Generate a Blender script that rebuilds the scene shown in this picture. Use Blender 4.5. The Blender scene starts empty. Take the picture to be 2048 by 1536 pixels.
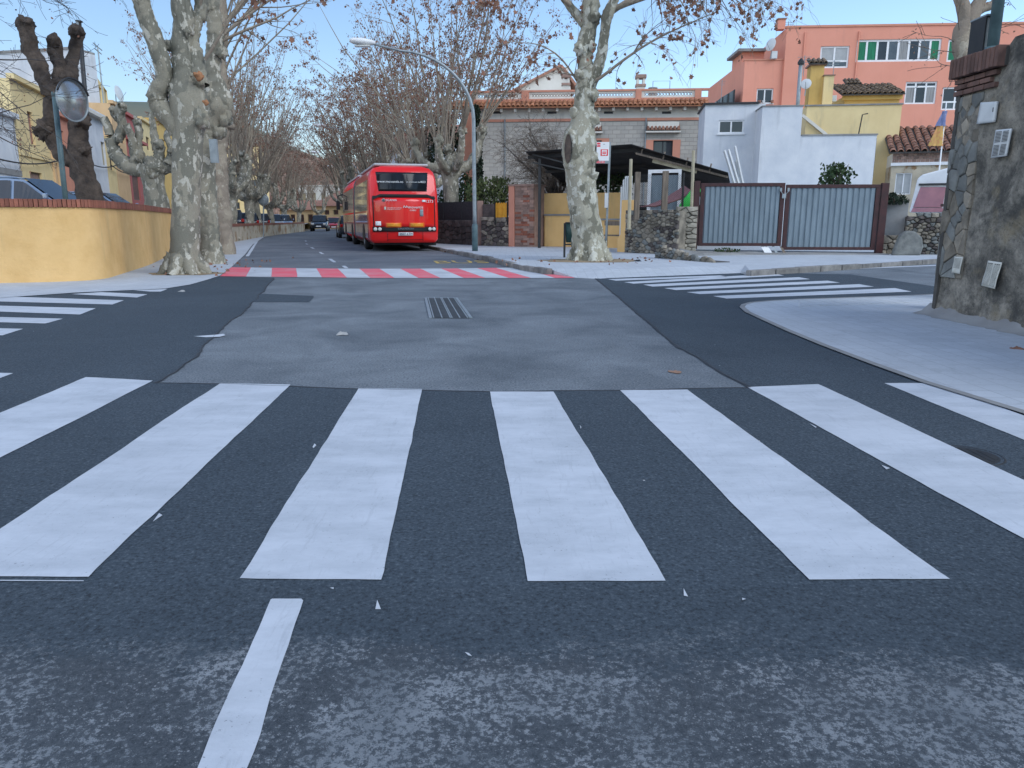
import bpy, math, random
import numpy as np
from mathutils import Vector, Matrix, noise as mnoise
R = math.radians
rnd = random.Random(7)
scene = bpy.context.scene
col = scene.collection

# ------------------------------------------------------------------ camera, sky, sun, exposure
FPX, HOR, CH = 1500.0, 440.0, 1.2          # focal length in px of a 2048 px wide picture, horizon row, eye height
PITCH = math.atan((768 - HOR) / FPX)
cam_d = bpy.data.cameras.new('camera'); cam = bpy.data.objects.new('camera', cam_d); col.objects.link(cam)
cam_d.sensor_width = 36; cam_d.lens = 36 * FPX / 2048; cam_d.clip_end = 6000; cam_d.clip_start = .05
cam.location = (0, 0, CH); cam.rotation_euler = (R(90) - PITCH, 0, 0)
scene.camera = cam

SUN_EL, SUN_AZ = R(38), R(125)             # azimuth clockwise from +Y (the view direction)
world = bpy.data.worlds.new('World'); scene.world = world; world.use_nodes = True
wn = world.node_tree; bg = wn.nodes['Background']
sky = wn.nodes.new('ShaderNodeTexSky'); sky.sky_type = 'NISHITA'; sky.sun_disc = False
sky.sun_elevation = SUN_EL; sky.sun_rotation = -SUN_AZ; sky.altitude = 50
sky.air_density = 1.0; sky.dust_density = 0.8; sky.ozone_density = 0.6
wn.links.new(sky.outputs[0], bg.inputs[0]); bg.inputs[1].default_value = 0.10
sl = bpy.data.lights.new('sun', 'SUN'); sl.energy = 1.3; sl.angle = R(45); sl.color = (1, .96, .91)
so = bpy.data.objects.new('sun', sl); col.objects.link(so)
sd = Vector((math.sin(SUN_AZ) * math.cos(SUN_EL), math.cos(SUN_AZ) * math.cos(SUN_EL), math.sin(SUN_EL)))
so.rotation_euler = (-sd).to_track_quat('-Z', 'Y').to_euler(); so.location = (20, -20, 30)
scene.view_settings.view_transform = 'Standard'; scene.view_settings.look = 'None'
scene.view_settings.exposure = 1.0; scene.view_settings.gamma = 1.0
scene.view_settings.use_curve_mapping = False
if hasattr(scene.view_settings, 'use_white_balance'):   # camera set for cool open shade
    scene.view_settings.use_white_balance = True; scene.view_settings.white_balance_temperature = 5900; scene.view_settings.white_balance_tint = 8
scene.render.engine = 'CYCLES'

# ------------------------------------------------------------------ where a row and column of the photograph meet the place
_up = Vector((0, math.sin(PITCH), math.cos(PITCH))); _fw = Vector((0, math.cos(PITCH), -math.sin(PITCH)))
EYE = Vector((0, 0, CH))
def ray(px, py):
    return Vector((1, 0, 0)) * ((px - 1024) / FPX) + _up * ((768 - py) / FPX) + _fw
def G(px, py, z=0.0):                       # on level ground of height z
    d = ray(px, py); t = (z - CH) / d.z
    return EYE + d * t
def P(px, py, Y):                           # at distance Y
    d = ray(px, py); return EYE + d * (Y / d.y)
def mpp(Y): return Y / 1535.0               # metres per photograph pixel at distance Y

# ------------------------------------------------------------------ mesh building
ORG = {}
def org(o):
    return ORG.get(o.name, Vector((0, 0, 0))) if o else Vector((0, 0, 0))
def empty(name, loc=(0, 0, 0), label=None, cat=None, group=None, kind=None):
    o = bpy.data.objects.new(name, None); col.objects.link(o); o.location = loc; o.empty_display_size = .2
    ORG[o.name] = Vector(loc); tag(o, label, cat, group, kind); return o
def tag(o, label=None, cat=None, group=None, kind=None):
    if label: o['label'] = label
    if cat: o['category'] = cat
    if group: o['group'] = group
    if kind: o['kind'] = kind
    return o
def link(name, me, parent=None):
    o = bpy.data.objects.new(name, me); col.objects.link(o)
    if parent: o.parent = parent
    ORG[o.name] = org(parent).copy(); return o
class MB:
    def __init__(s, M=None): s.v = []; s.f = []; s.M = M
    def add(s, vs, fs):
        b = len(s.v)
        if s.M is not None: vs = [s.M @ Vector(v) for v in vs]
        s.v.extend([tuple(v) for v in vs]); s.f.extend([tuple(i + b for i in f) for f in fs]); return s
    def box(s, x0, x1, y0, y1, z0, z1):
        return s.add([(x0,y0,z0),(x1,y0,z0),(x1,y1,z0),(x0,y1,z0),(x0,y0,z1),(x1,y0,z1),(x1,y1,z1),(x0,y1,z1)],
                     [(0,3,2,1),(4,5,6,7),(0,1,5,4),(1,2,6,5),(2,3,7,6),(3,0,4,7)])
    def bar(s, a, b, w, h=None):            # square bar between two points
        a, b = Vector(a), Vector(b); h = h or w; d = (b - a).normalized()
        r = Vector((0, 0, 1)) if abs(d.z) < .9 else Vector((1, 0, 0))
        u = d.cross(r).normalized() * w / 2; k = u.cross(d).normalized() * h / 2
        return s.add([a-u-k, a+u-k, a+u+k, a-u+k, b-u-k, b+u-k, b+u+k, b-u+k],
                     [(0,3,2,1),(4,5,6,7),(0,1,5,4),(1,2,6,5),(2,3,7,6),(3,0,4,7)])
    def prism(s, poly, z0, z1):
        n = len(poly)
        return s.add([(x, y, z0) for x, y in poly] + [(x, y, z1) for x, y in poly],
                     [tuple(range(n - 1, -1, -1)), tuple(range(n, 2 * n))] + [(i, (i+1) % n, n + (i+1) % n, n + i) for i in range(n)])
    def prism_xz(s, poly, y0, y1):          # outline in x,z pushed along y
        n = len(poly)
        return s.add([(x, y0, z) for x, z in poly] + [(x, y1, z) for x, z in poly],
                     [tuple(range(n)), tuple(range(2*n - 1, n - 1, -1))] + [(i, n + i, n + (i+1) % n, (i+1) % n) for i in range(n)])
    def sheet(s, pts):
        return s.add(pts, [tuple(range(len(pts)))])
    def tube(s, pts, rads, n=8, cap=True):
        pts = [Vector(p) for p in pts]; k = len(pts)
        if not hasattr(rads, '__len__'): rads = [rads] * k
        t0 = (pts[1] - pts[0]).normalized(); r = Vector((0, 1, 0)) if abs(t0.y) < .9 else Vector((1, 0, 0))
        u = t0.cross(r).normalized(); vs = []
        for i in range(k):
            t = (pts[min(i+1, k-1)] - pts[max(i-1, 0)]).normalized()
            u = (u - t * u.dot(t)).normalized(); w = t.cross(u)
            for j in range(n):
                a = 2 * math.pi * j / n; vs.append(pts[i] + (u * math.cos(a) + w * math.sin(a)) * rads[i])
        fs = [(i*n + j, i*n + (j+1) % n, (i+1)*n + (j+1) % n, (i+1)*n + j) for i in range(k-1) for j in range(n)]
        if cap: fs += [tuple(range(n-1, -1, -1)), tuple(range((k-1)*n, k*n))]
        return s.add(vs, fs)
    def disc(s, c, r, axis, n=16, h=.01):
        c = Vector(c); a = Vector(axis).normalized(); return s.tube([c, c + a * h], r, n)
    def hwall(s, u0, u1, z0, z1, holes, depth=.14, y=0.0):    # wall sheet with openings and their reveals
        us = sorted({u0, u1, *[h[0] for h in holes], *[h[1] for h in holes]}); zs = sorted({z0, z1, *[h[2] for h in holes], *[h[3] for h in holes]})
        for a, b in zip(us, us[1:]):
            for c, d in zip(zs, zs[1:]):
                m, k = (a+b)/2, (c+d)/2
                if any(h[0] < m < h[1] and h[2] < k < h[3] for h in holes): continue
                s.add([(a,y,c),(b,y,c),(b,y,d),(a,y,d)], [(0,1,2,3)])
        for a, b, c, d in holes:
            e = y + depth
            s.add([(a,y,c),(b,y,c),(b,y,d),(a,y,d),(a,e,c),(b,e,c),(b,e,d),(a,e,d)], [(0,4,5,1),(1,5,6,2),(2,6,7,3),(3,7,4,0)])
        return s
    def build(s, name, mat, parent=None, smooth=False, bevel=0, at=None):
        o0 = org(parent) if at is None else Vector(at)
        me = bpy.data.meshes.new(name)
        me.from_pydata([(x - o0.x, y - o0.y, z - o0.z) for x, y, z in s.v], [], s.f)
        if smooth: me.polygons.foreach_set('use_smooth', [True] * len(me.polygons))
        me.materials.append(M[mat] if isinstance(mat, str) else mat); me.update()
        o = link(name, me, parent)
        if at is not None and parent is None: o.location = at; ORG[o.name] = Vector(at)
        if bevel:
            b = o.modifiers.new('bevel', 'BEVEL'); b.width = bevel; b.segments = 2; b.limit_method = 'ANGLE'
        return o
def npmesh(name, V, F, mat, parent=None, smooth=False):      # equal-sided faces from arrays
    o0 = org(parent); V = np.asarray(V, dtype=np.float32).reshape(-1, 3) - np.array(o0, dtype=np.float32); F = np.asarray(F, dtype=np.int32)
    me = bpy.data.meshes.new(name); k = F.shape[1]
    me.vertices.add(len(V)); me.vertices.foreach_set('co', V.ravel())
    me.loops.add(F.size); me.loops.foreach_set('vertex_index', F.ravel())
    me.polygons.add(len(F)); me.polygons.foreach_set('loop_start', np.arange(0, F.size, k, dtype=np.int32))
    if smooth: me.polygons.foreach_set('use_smooth', np.ones(len(F), dtype=bool))
    me.materials.append(M[mat]); me.update(calc_edges=True); me.validate()
    return link(name, me, parent)
class Face:                                  # an upright plane in the place; local x along it, y into it, z up
    def __init__(s, a, b):
        s.o = Vector((a[0], a[1], 0)); s.u = Vector((b[0]-a[0], b[1]-a[1], 0)); s.len = s.u.length; s.u.normalize()
        s.i = Vector((-s.u.y, s.u.x, 0))
        s.M = Matrix(((s.u.x, s.i.x, 0, s.o.x), (s.u.y, s.i.y, 0, s.o.y), (0, 0, 1, 0), (0, 0, 0, 1)))
    def uz(s, px, py):
        d = ray(px, py); t = (s.o - EYE).dot(s.i) / d.dot(s.i); p = EYE + d * t
        return (p - s.o).dot(s.u), p.z
    def rect(s, x0, y0, x1, y1):
        mx, my = (x0+x1)/2, (y0+y1)/2
        return (s.uz(x0, my)[0], s.uz(x1, my)[0], s.uz(mx, y1)[1], s.uz(mx, y0)[1])
    def mb(s): return MB(s.M)
    def w(s, u, y, z): return s.M @ Vector((u, y, z))
def faceat(px0, Y0, px1, Y1): return Face(P(px0, HOR, Y0), P(px1, HOR, Y1))
def text(name, body, mat, parent, Mx, size, sx=1.0, align='CENTER', ext=.002):
    c = bpy.data.curves.new(name, 'FONT'); c.body = body; c.size = size; c.align_x = align; c.align_y = 'CENTER'; c.extrude = ext; c.resolution_u = 2
    t = bpy.data.objects.new('tmp', c); col.objects.link(t)
    me = bpy.data.meshes.new_from_object(t.evaluated_get(bpy.context.evaluated_depsgraph_get()))
    bpy.data.objects.remove(t); bpy.data.curves.remove(c)
    me.transform(Matrix.Translation(-org(parent)) @ Mx @ Matrix.Diagonal((sx, 1, 1, 1)))
    me.materials.clear(); me.materials.append(M[mat]); me.name = name
    return link(name, me, parent)
def copy_tree(o, parent=None):
    c = o.copy(); col.objects.link(c); c.parent = parent
    for ch in list(o.children): copy_tree(ch, c)
    return c

# ------------------------------------------------------------------ materials
M = {}
def S(r, g, b, k=1.0):
    def f(c): c /= 255; return (c / 12.92 if c <= .04045 else ((c + .055) / 1.055) ** 2.4) * k
    return (f(r), f(g), f(b))
class NT:
    def __init__(s, name):
        s.m = bpy.data.materials.new(name); s.m.use_nodes = True; s.t = s.m.node_tree; s.b = s.t.nodes['Principled BSDF']; M[name] = s.m
        s.tc = s.t.nodes.new('ShaderNodeTexCoord').outputs['Object']
    def n(s, typ, ins=None, **kw):
        nd = s.t.nodes.new(typ)
        for k, v in kw.items(): setattr(nd, k, v)
        for k, v in (ins or {}).items():
            if hasattr(v, 'is_output'): s.t.links.new(v, nd.inputs[k])
            else: nd.inputs[k].default_value = v
        return nd
    def noise(s, scale, detail=5, rough=.55, vec=None, dist=0, out=0):
        return s.n('ShaderNodeTexNoise', {'Vector': vec or s.tc, 'Scale': scale, 'Detail': detail, 'Roughness': rough, 'Distortion': dist}).outputs[out]
    def vor(s, scale, vec=None, out='Distance', rand=1, feature='F1'):
        return s.n('ShaderNodeTexVoronoi', {'Vector': vec or s.tc, 'Scale': scale, 'Randomness': rand}, feature=feature).outputs[out]
    def map(s, v, a, b, c=0.0, d=1.0):
        return s.n('ShaderNodeMapRange', {'Value': v, 'From Min': a, 'From Max': b, 'To Min': c, 'To Max': d}).outputs[0]
    def mix(s, f, a, b, mode='MIX'):
        nd = s.t.nodes.new('ShaderNodeMix'); nd.data_type = 'RGBA'; nd.blend_type = mode
        for i, v in ((0, f), (6, a), (7, b)):
            if hasattr(v, 'is_output'): s.t.links.new(v, nd.inputs[i])
            else: nd.inputs[i].default_value = (*v, 1) if isinstance(v, tuple) else v
        return nd.outputs[2]
    def math(s, op, a, b=0.0):
        nd = s.t.nodes.new('ShaderNodeMath'); nd.operation = op
        for i, v in ((0, a), (1, b)):
            if hasattr(v, 'is_output'): s.t.links.new(v, nd.inputs[i])
            else: nd.inputs[i].default_value = v
        return nd.outputs[0]
    def stretch(s, x, y, z):
        return s.n('ShaderNodeMapping', {'Vector': s.tc, 'Scale': (x, y, z)}).outputs[0]
    def done(s, colr, rough=.8, bump=None, bs=.3, bd=.01, metal=0, spec=.5, coat=0):
        for k, v in (('Base Color', colr), ('Roughness', rough), ('Metallic', metal), ('Specular IOR Level', spec), ('Coat Weight', coat)):
            if hasattr(v, 'is_output'): s.t.links.new(v, s.b.inputs[k])
            else: s.b.inputs[k].default_value = (*v, 1) if isinstance(v, tuple) else v
        s.b.inputs['Coat Roughness'].default_value = .05
        if bump is not None:
            nd = s.n('ShaderNodeBump', {'Height': bump, 'Strength': bs, 'Distance': bd}); s.t.links.new(nd.outputs[0], s.b.inputs['Normal'])
        return s.m
def pm(name, c1, c2=None, scale=3.0, rough=.8, bump=0, bscale=30, bd=.01, metal=0, spec=.4, coat=0, lo=.35, hi=.65, stretch=None, rand=0):
    t = NT(name); vec = t.stretch(*stretch) if stretch else t.tc
    c = c1
    if c2: c = t.mix(t.map(t.noise(scale, 7, .6, vec), lo, hi), c1, c2)
    if rand:
        oi = t.n('ShaderNodeObjectInfo').outputs['Random']
        nd = t.n('ShaderNodeHueSaturation', {'Hue': .5, 'Saturation': 1.0, 'Value': t.map(oi, 0, 1, 1 - rand, 1 + rand)})
        if hasattr(c, 'is_output'): t.t.links.new(c, nd.inputs['Color'])
        else: nd.inputs['Color'].default_value = (*c, 1)
        c = nd.outputs[0]
    return t.done(c, rough, t.noise(bscale, 6, .6) if bump else None, bump, bd, metal, spec, coat)

# asphalts
def asphalt_nodes(t, dark, light, speck, blotch, lo, hi, coarse):
    c = t.mix(t.map(t.noise(blotch, 6, .62, dist=.6), lo, hi), dark, light)
    fine = t.noise(coarse, 4, .75); med = t.noise(coarse * .22, 5, .7)
    c = t.mix(t.map(med, .52, .75, 0, .35), c, tuple(x * .6 for x in dark))
    c = t.mix(t.map(fine, .50, .36, 0, .8), c, tuple(x * .38 for x in dark))
    c = t.mix(t.map(fine, .55, .70, 0, .6), c, speck)
    vn = t.n('ShaderNodeTexVoronoi', {'Vector': t.tc, 'Scale': 8.0})
    keep = t.math('MULTIPLY', t.map(vn.outputs['Distance'], .05, .035), t.map(t.n('ShaderNodeSeparateColor', {'Color': vn.outputs['Color']}).outputs[0], .9, .91))
    c = t.mix(keep, c, (.5, .5, .48))
    return c, fine
def asphalt(name, *p, bump=.5):
    t = NT(name); c, f = asphalt_nodes(t, *p); t.done(c, .9, f, bump, .008, spec=.3)
NEWA = ((.042, .056, .070), (.064, .082, .100), (.15, .18, .20), .55, .3, .75, 70)
asphalt('asphalt_new', *NEWA)
asphalt('asphalt_old', (.105, .122, .138), (.22, .245, .265), (.33, .35, .36), .9, .33, .70, 60)
asphalt('asphalt_far', (.115, .13, .148), (.19, .205, .222), (.26, .27, .28), .5, .38, .65, 40)
t = NT('asphalt_worn')                       # coarse, polished stones in a pale grey matrix, giving way to the new surface
cn_, fn_ = asphalt_nodes(t, *NEWA)
sp = t.noise(60, 5, .85); s2 = t.noise(120, 3, .8); vs_ = t.vor(60)
patch = t.map(t.noise(1.3, 6, .68, dist=1.0), .38, .60)
pale = t.mix(t.map(t.noise(4, 5, .6), .35, .65), (.13, .147, .162), (.26, .28, .295))
dk = t.mix(t.map(s2, .4, .65), (.034, .041, .050), (.085, .098, .11))
thr = t.math('ADD', sp, t.math('MULTIPLY', patch, -.12))
c = t.mix(t.map(thr, .365, .435), pale, dk); c = t.mix(t.math('MULTIPLY', t.map(vs_, .22, .12), t.map(t.noise(7, 4), .45, .6)), c, (.24, .25, .26))
c = t.mix(t.map(t.noise(.6, 4), .52, .7, 0, .5), c, (.05, .06, .072))
yy = t.n('ShaderNodeSeparateXYZ', {'Vector': t.tc}).outputs[1]
edge_ = t.math('ADD', t.math('ADD', yy, t.math('MULTIPLY', t.noise(2.4, 6, .7), .9)), t.math('MULTIPLY', sp, .55))
c = t.mix(t.map(edge_, 2.52, 2.68), c, cn_)
t.done(c, .9, t.math('ADD', sp, s2), .5, .008, spec=.3)
t = NT('road_paint')
w = t.noise(1.6, 8, .72, t.stretch(1, 2.2, 1)); f = t.noise(75, 4, .75); sc = t.noise(5, 6, .75, t.stretch(5, .7, 1), 1.5)
c = t.mix(t.map(w, .40, .62, 0, 1.0), (.52, .55, .59), (.42, .45, .485))
c = t.mix(t.map(sc, .55, .70, 0, .4), c, (.30, .32, .345))
c = t.mix(t.map(t.math('ADD', f, t.math('MULTIPLY', w, .25)), .765, .85, 0, .85), c, (.11, .115, .125)); c = t.mix(t.map(t.noise(.7, 5), .5, .72, 0, .3), c, (.33, .35, .375))
t.done(c, .75, f, .3, .003, spec=.3)
for nm, a, b in (('paint_red', (.70, .115, .15), (.62, .23, .25)), ('paint_yellow', (.62, .42, .10), (.35, .29, .14)), ('paint_white', (.52, .55, .58), (.40, .42, .45))):
    t = NT(nm); f = t.noise(45, 4, .7); c = t.mix(t.map(t.noise(1.4, 6, .65), .4, .68), a, b)
    t.done(t.mix(t.map(f, .66, .76, 0, .6), c, (.12, .12, .125)), .75, f, .2, .003, spec=.3)
pm('tar', (.022, .025, .03), (.04, .044, .05), 6, .7, .3, 40)
pm('bin_green', (.015, .05, .042), (.01, .035, .03), 5, .5)
pm('grate_iron', (.12, .135, .15), (.08, .09, .10), 6, .6, .2, 40)
pm('rag_grey', (.42, .42, .40), (.30, .30, .29), 9, .9)
t = NT('pavement')                            # small ribbed cement tiles, too fine to tell apart
br = t.n('ShaderNodeTexBrick', {'Vector': t.tc, 'Color1': (.50, .53, .56, 1), 'Color2': (.45, .48, .51, 1), 'Mortar': (.37, .39, .41, 1), 'Scale': 1.0, 'Mortar Size': .006, 'Brick Width': .2, 'Row Height': .2, 'Mortar Smooth': .3}, offset=0.0)
c = t.mix(t.map(t.noise(.8, 6, .65), .35, .7, 0, .6), br.outputs['Color'], (.38, .40, .42))
c = t.mix(t.map(t.noise(25, 5, .7), .56, .75, 0, .5), c, (.22, .225, .23)); c = t.mix(t.map(t.noise(2.1, 6, .7, dist=1.2), .55, .68, 0, .4), c, (.27, .285, .30))
t.done(c, .85, t.math('ADD', t.math('MULTIPLY', br.outputs['Fac'], -.8), t.noise(40, 4)), .35, .006, spec=.3)
pm('cement', (.30, .30, .29), (.21, .205, .2), 1.5, .9, .3, 25)
pm('ground_earth', (.16, .14, .115), (.11, .10, .08), .6, .95, .4, 12)
pm('sandy_soil', (.36, .27, .16), (.22, .17, .11), 4, .95, .6, 40)
pm('kerb_stone', (.24, .23, .215), (.13, .125, .12), 4, .9, .4, 25, rand=.15)
# walls
def plaster(name, c1, c2, stain, sc=1.2, bump=.35, bscale=14):
    t = NT(name); c = t.mix(t.map(t.noise(sc, 7, .62), .35, .68), c1, c2)
    c = t.mix(t.map(t.noise(1.3, 6, .6, t.stretch(2.2, 2.2, .35)), .56, .8, 0, .55), c, stain)
    t.done(c, .92, t.noise(bscale, 6, .65), bump, .02, spec=.25)
plaster('plaster_ochre', (.74, .49, .215), (.64, .405, .16), (.46, .34, .17), 1.6, 1.0, 5)
plaster('plaster_yellow', (.78, .51, .215), (.70, .44, .175), (.47, .36, .18), 1.4, .3)
plaster('plaster_cream', (.74, .60, .32), (.65, .51, .26), (.35, .31, .22), .8, .25)
plaster('plaster_white', (.66, .68, .70), (.54, .57, .61), (.34, .36, .38), 1.1, .3)
plaster('plaster_offwhite', (.70, .67, .60), (.62, .59, .52), (.45, .42, .36), .7, .25)
plaster('plaster_gold', (.62, .43, .15), (.55, .37, .125), (.38, .25, .08), 1.5, .2)
plaster('plaster_pink', (.70, .315, .225), (.64, .28, .195), (.52, .245, .18), .35, .2)
plaster('plaster_salmon', (.60, .28, .19), (.52, .24, .165), (.38, .2, .15), 1.0, .3)
plaster('plaster_red', (.44, .15, .135), (.39, .13, .12), (.28, .1, .09), 1.0, .3)
plaster('plaster_orange', (.66, .46, .26), (.58, .40, .22), (.4, .25, .12), 1.0, .3)
t = NT('plaster_ruin')
c = t.mix(t.map(t.noise(2.2, 6, .6), .35, .68), (.50, .44, .33), (.34, .30, .23))
c = t.mix(t.map(t.noise(.9, 7, .65), .54, .57), c, (.27, .17, .09)); t.done(c, .95, t.noise(7, 6, .65), .7, .03)
t = NT('plaster_mossy')                       # the dark corner wall: grey render with black and ochre lichen
a = t.noise(3.6, 10, .78); b = t.noise(1.2, 8, .7, dist=.6); g = t.noise(26, 7, .8)
c = t.mix(t.map(a, .36, .64), (.105, .10, .088), (.36, .33, .275))
c = t.mix(t.map(b, .48, .6, 0, .75), c, (.05, .05, .047))
c = t.mix(t.map(t.noise(1.4, 6, .6), .56, .72, 0, .65), c, (.30, .24, .135))
c = t.mix(t.map(g, .58, .75, 0, .7), c, (.42, .40, .36)); c = t.mix(t.map(g, .46, .30, 0, .85), c, (.03, .03, .03))
t.done(c, .95, t.math('ADD', a, t.math('MULTIPLY', g, .6)), .8, .03, spec=.2)
t = NT('block_wall')                          # split-faced grey block of the villa, a few pixels per course
br = t.n('ShaderNodeTexBrick', {'Vector': t.n('ShaderNodeMapping', {'Vector': t.tc, 'Rotation': (R(90), 0, 0)}).outputs[0], 'Color1': (.46, .43, .38, 1), 'Color2': (.36, .34, .305, 1), 'Mortar': (.25, .24, .22, 1), 'Scale': 1.0, 'Mortar Size': .012, 'Brick Width': .45, 'Row Height': .22})
c = t.mix(t.map(t.noise(.6, 6), .35, .7, 0, .5), br.outputs['Color'], (.38, .355, .31)); t.done(c, .92, t.math('SUBTRACT', t.noise(9, 5), br.outputs['Fac']), .6, .03)
pm('stone', (.30, .265, .21), (.125, .112, .09), 3.5, .95, .7, 18, .02, rand=.35)
pm('stone_pale', (.36, .33, .27), (.21, .195, .16), 3.5, .95, .7, 18, .02, rand=.25)
pm('stone_slate', (.21, .215, .20), (.12, .125, .12), 5, .9, .6, 20, .015, rand=.25)
pm('stone_dark', (.13, .11, .098), (.06, .052, .05), 3, .95, .8, 14, .03, rand=.3)
pm('mortar', (.10, .094, .085), (.05, .048, .044), 4, .95, .7, 20, .02)
pm('brick', (.33, .125, .075), (.22, .085, .06), 6, .9, .5, 30, rand=.28)
pm('brick_dark', (.165, .095, .075), (.10, .062, .052), 6, .9, .5, 30, rand=.25)
pm('brick_worn', (.33, .215, .17), (.235, .165, .135), 4, .95, .6, 20, rand=.3)
pm('tile_red', (.38, .185, .12), (.20, .115, .085), 5, .9, .5, 22, rand=.3)
pm('tile_orange', (.48, .21, .10), (.30, .14, .08), 5, .9, .5, 22, rand=.3)
pm('tile_brown', (.25, .175, .11), (.12, .095, .07), 5, .95, .5, 22, rand=.35)
# metal, paint, glass
pm('gate_brown', (.060, .018, .017), (.035, .012, .012), 5, .45, .1, 40, spec=.5)
pm('sheet_grey', (.20, .25, .285), (.145, .185, .215), 2, .55, .1, 40, spec=.5, stretch=(3, 3, .6))
pm('galvanised', (.34, .38, .40), (.25, .285, .30), 6, .5, .1, 40, metal=.4)
pm('post_green', (.11, .17, .18), (.07, .11, .12), 5, .5, .1, 30)
pm('dark_metal', (.02, .022, .025), (.035, .035, .035), 6, .5)
pm('black', (.012, .012, .013), None, rough=.5)
pm('rubber', (.018, .018, .019), (.03, .03, .03), 8, .85)
pm('white_paint', (.78, .79, .79), (.70, .71, .72), 3, .5)
pm('white_plastic', (.62, .64, .64), (.54, .56, .56), 4, .4)
pm('paper', (.60, .60, .54), (.50, .49, .43), 9, .8)
pm('ink', (.10, .10, .10), None, rough=.8)
pm('glass_dark', (.018, .022, .026), (.03, .034, .038), 1.2, .04, spec=.7)
pm('glass_pale', (.10, .12, .13), (.05, .06, .07), 1.2, .08, spec=.7)
pm('curtain_green', (.03, .22, .10), (.015, .12, .06), 4, .3, stretch=(6, 6, .3))
pm('curtain_grey', (.34, .34, .33), (.17, .17, .17), 3, .3, stretch=(8, 8, .3))
pm('blind', (.40, .41, .41), (.33, .34, .34), 3, .4)
pm('shutter_dark', (.055, .05, .048), (.035, .033, .03), 8, .7)
pm('wood_grey', (.22, .18, .14), (.12, .10, .08), 3, .9, .4, 30, stretch=(6, 6, .8))
pm('wood_pale', (.46, .42, .30), (.34, .30, .21), 3, .85, .3, 30)
pm('roof_black', (.022, .022, .024), (.04, .038, .036), 3, .8)
pm('bus_red', (.74, .012, .010), (.68, .010, .009), .8, .28, coat=.6)
pm('bus_roof', (.50, .51, .52), (.42, .43, .44), 2, .5)
pm('bus_glass', (.012, .014, .018), None, rough=.12, spec=.3)
pm('bus_side_reflecting', (.50, .10, .09), (.44, .09, .085), 1.5, .1, coat=1.0, spec=.9); pm('bus_side_glass', (.10, .085, .07), (.07, .06, .05), 1.0, .06, spec=1.0, coat=.6)  # side red and glass toned paler, reflected house fronts put into the colour
pm('bellows', (.13, .14, .15), (.09, .095, .1), 6, .8)
pm('reflector', (.72, .29, .02), None, rough=.35); pm('reflector_edge', (.75, .12, .02), None, rough=.35)
pm('lamp_clear', (.62, .62, .58), None, rough=.15); pm('lamp_red', (.35, .01, .01), None, rough=.15)
pm('car_blue', (.24, .32, .44), (.21, .28, .39), 1, .22, metal=.1, coat=.8)
pm('car_dark', (.03, .035, .045), (.022, .026, .034), 1, .2, metal=.2, coat=.8)
pm('car_red', (.33, .02, .02), None, rough=.25, coat=.8); pm('car_silver', (.5, .52, .54), None, rough=.25, metal=.4, coat=.8)
pm('sign_red', (.72, .02, .035), None, rough=.35); pm('sign_white', (.76, .77, .78), None, rough=.35)
pm('lime_plastic', (.10, .72, .12), (.08, .6, .1), 3, .4); pm('sheet_pink', (.42, .20, .22), (.33, .16, .19), 2.5, .5)
pm('tarp_red', (.30, .14, .14), (.22, .11, .115), 3, .8); pm('mesh_orange', (.72, .36, .03), (.6, .28, .02), 6, .7); pm('mesh_black', (.03, .032, .036), (.05, .05, .055), 12, .8)
pm('mirror_glass', (.42, .43, .44), None, rough=.22, metal=.8)
pm('lavender', (.30, .19, .36), None); pm('flag_blue', (.20, .24, .42), None); pm('flag_yellow', (.60, .42, .12), (.55, .25, .12), 9)
# trees
def bark(name, olive, pale, tan, share, sc=1.0):
    t = NT(name)
    wv = t.n('ShaderNodeVectorMath', {0: t.stretch(1, 1, .62), 1: t.n('ShaderNodeVectorMath', {0: t.noise(7, 3, .5, out=1), 1: (.09, .09, .09)}, operation='MULTIPLY').outputs[0]}, operation='ADD').outputs[0]
    p = t.noise(2.6 * sc, 4, .5, wv); q = t.noise(6.5 * sc, 4, .55, wv); s3 = t.vor(9 * sc, wv); f = t.noise(40, 5, .7); big = t.noise(1.1, 3)
    c = t.mix(t.map(p, .485 - share, .505 - share), olive, tan)
    c = t.mix(t.math('MULTIPLY', t.map(q, .56 - share, .585 - share), t.map(big, .36, .5)), c, pale)
    c = t.mix(t.math('MULTIPLY', t.map(s3, .2, .14), t.map(big, .4, .55, 0, .8)), c, tuple(x * .92 for x in pale))
    c = t.mix(t.map(f, .4, .75, 0, .4), c, tuple(x * .5 for x in olive))
    c = t.mix(t.map(t.noise(3.2, 6, .65, t.stretch(3, 3, .5)), .56, .72, 0, .6), c, tuple(x * .42 for x in olive))
    t.done(c, .9, t.math('ADD', t.math('MULTIPLY', t.map(q, .55, .60), -.45), f), .8, .02, spec=.25)
bark('bark_plane', (.205, .196, .155), (.54, .51, .425), (.31, .285, .22), 0.0)
bark('bark_pale', (.185, .178, .135), (.60, .59, .50), (.37, .35, .27), .03)
bark('bark_branch', (.30, .25, .195), (.46, .41, .32), (.37, .315, .24), -.05)
pm('bark_dark', (.12, .092, .072), (.045, .036, .031), 3.5, .95, 1.0, 11, .05)
pm('wood_cut', (.38, .19, .09), (.26, .12, .06), 8, .9, .5, 20)
pm('twig', (.17, .135, .105), (.10, .08, .064), 2, .9); pm('twig_grey', (.075, .065, .06), None, rough=.9)
pm('leaf_brown', (.29, .145, .092), (.17, .088, .06), 1.5, .8, lo=.3, hi=.7); pm('leaf_tan', (.34, .21, .14), (.22, .135, .095), 2, .8)
pm('leaf_green', (.05, .085, .025), (.025, .05, .018), 2, .7); pm('leaf_dark', (.012, .025, .012), (.02, .035, .018), 2, .8); pm('leaf_lime', (.11, .13, .04), (.05, .075, .025), 2, .7)
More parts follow.
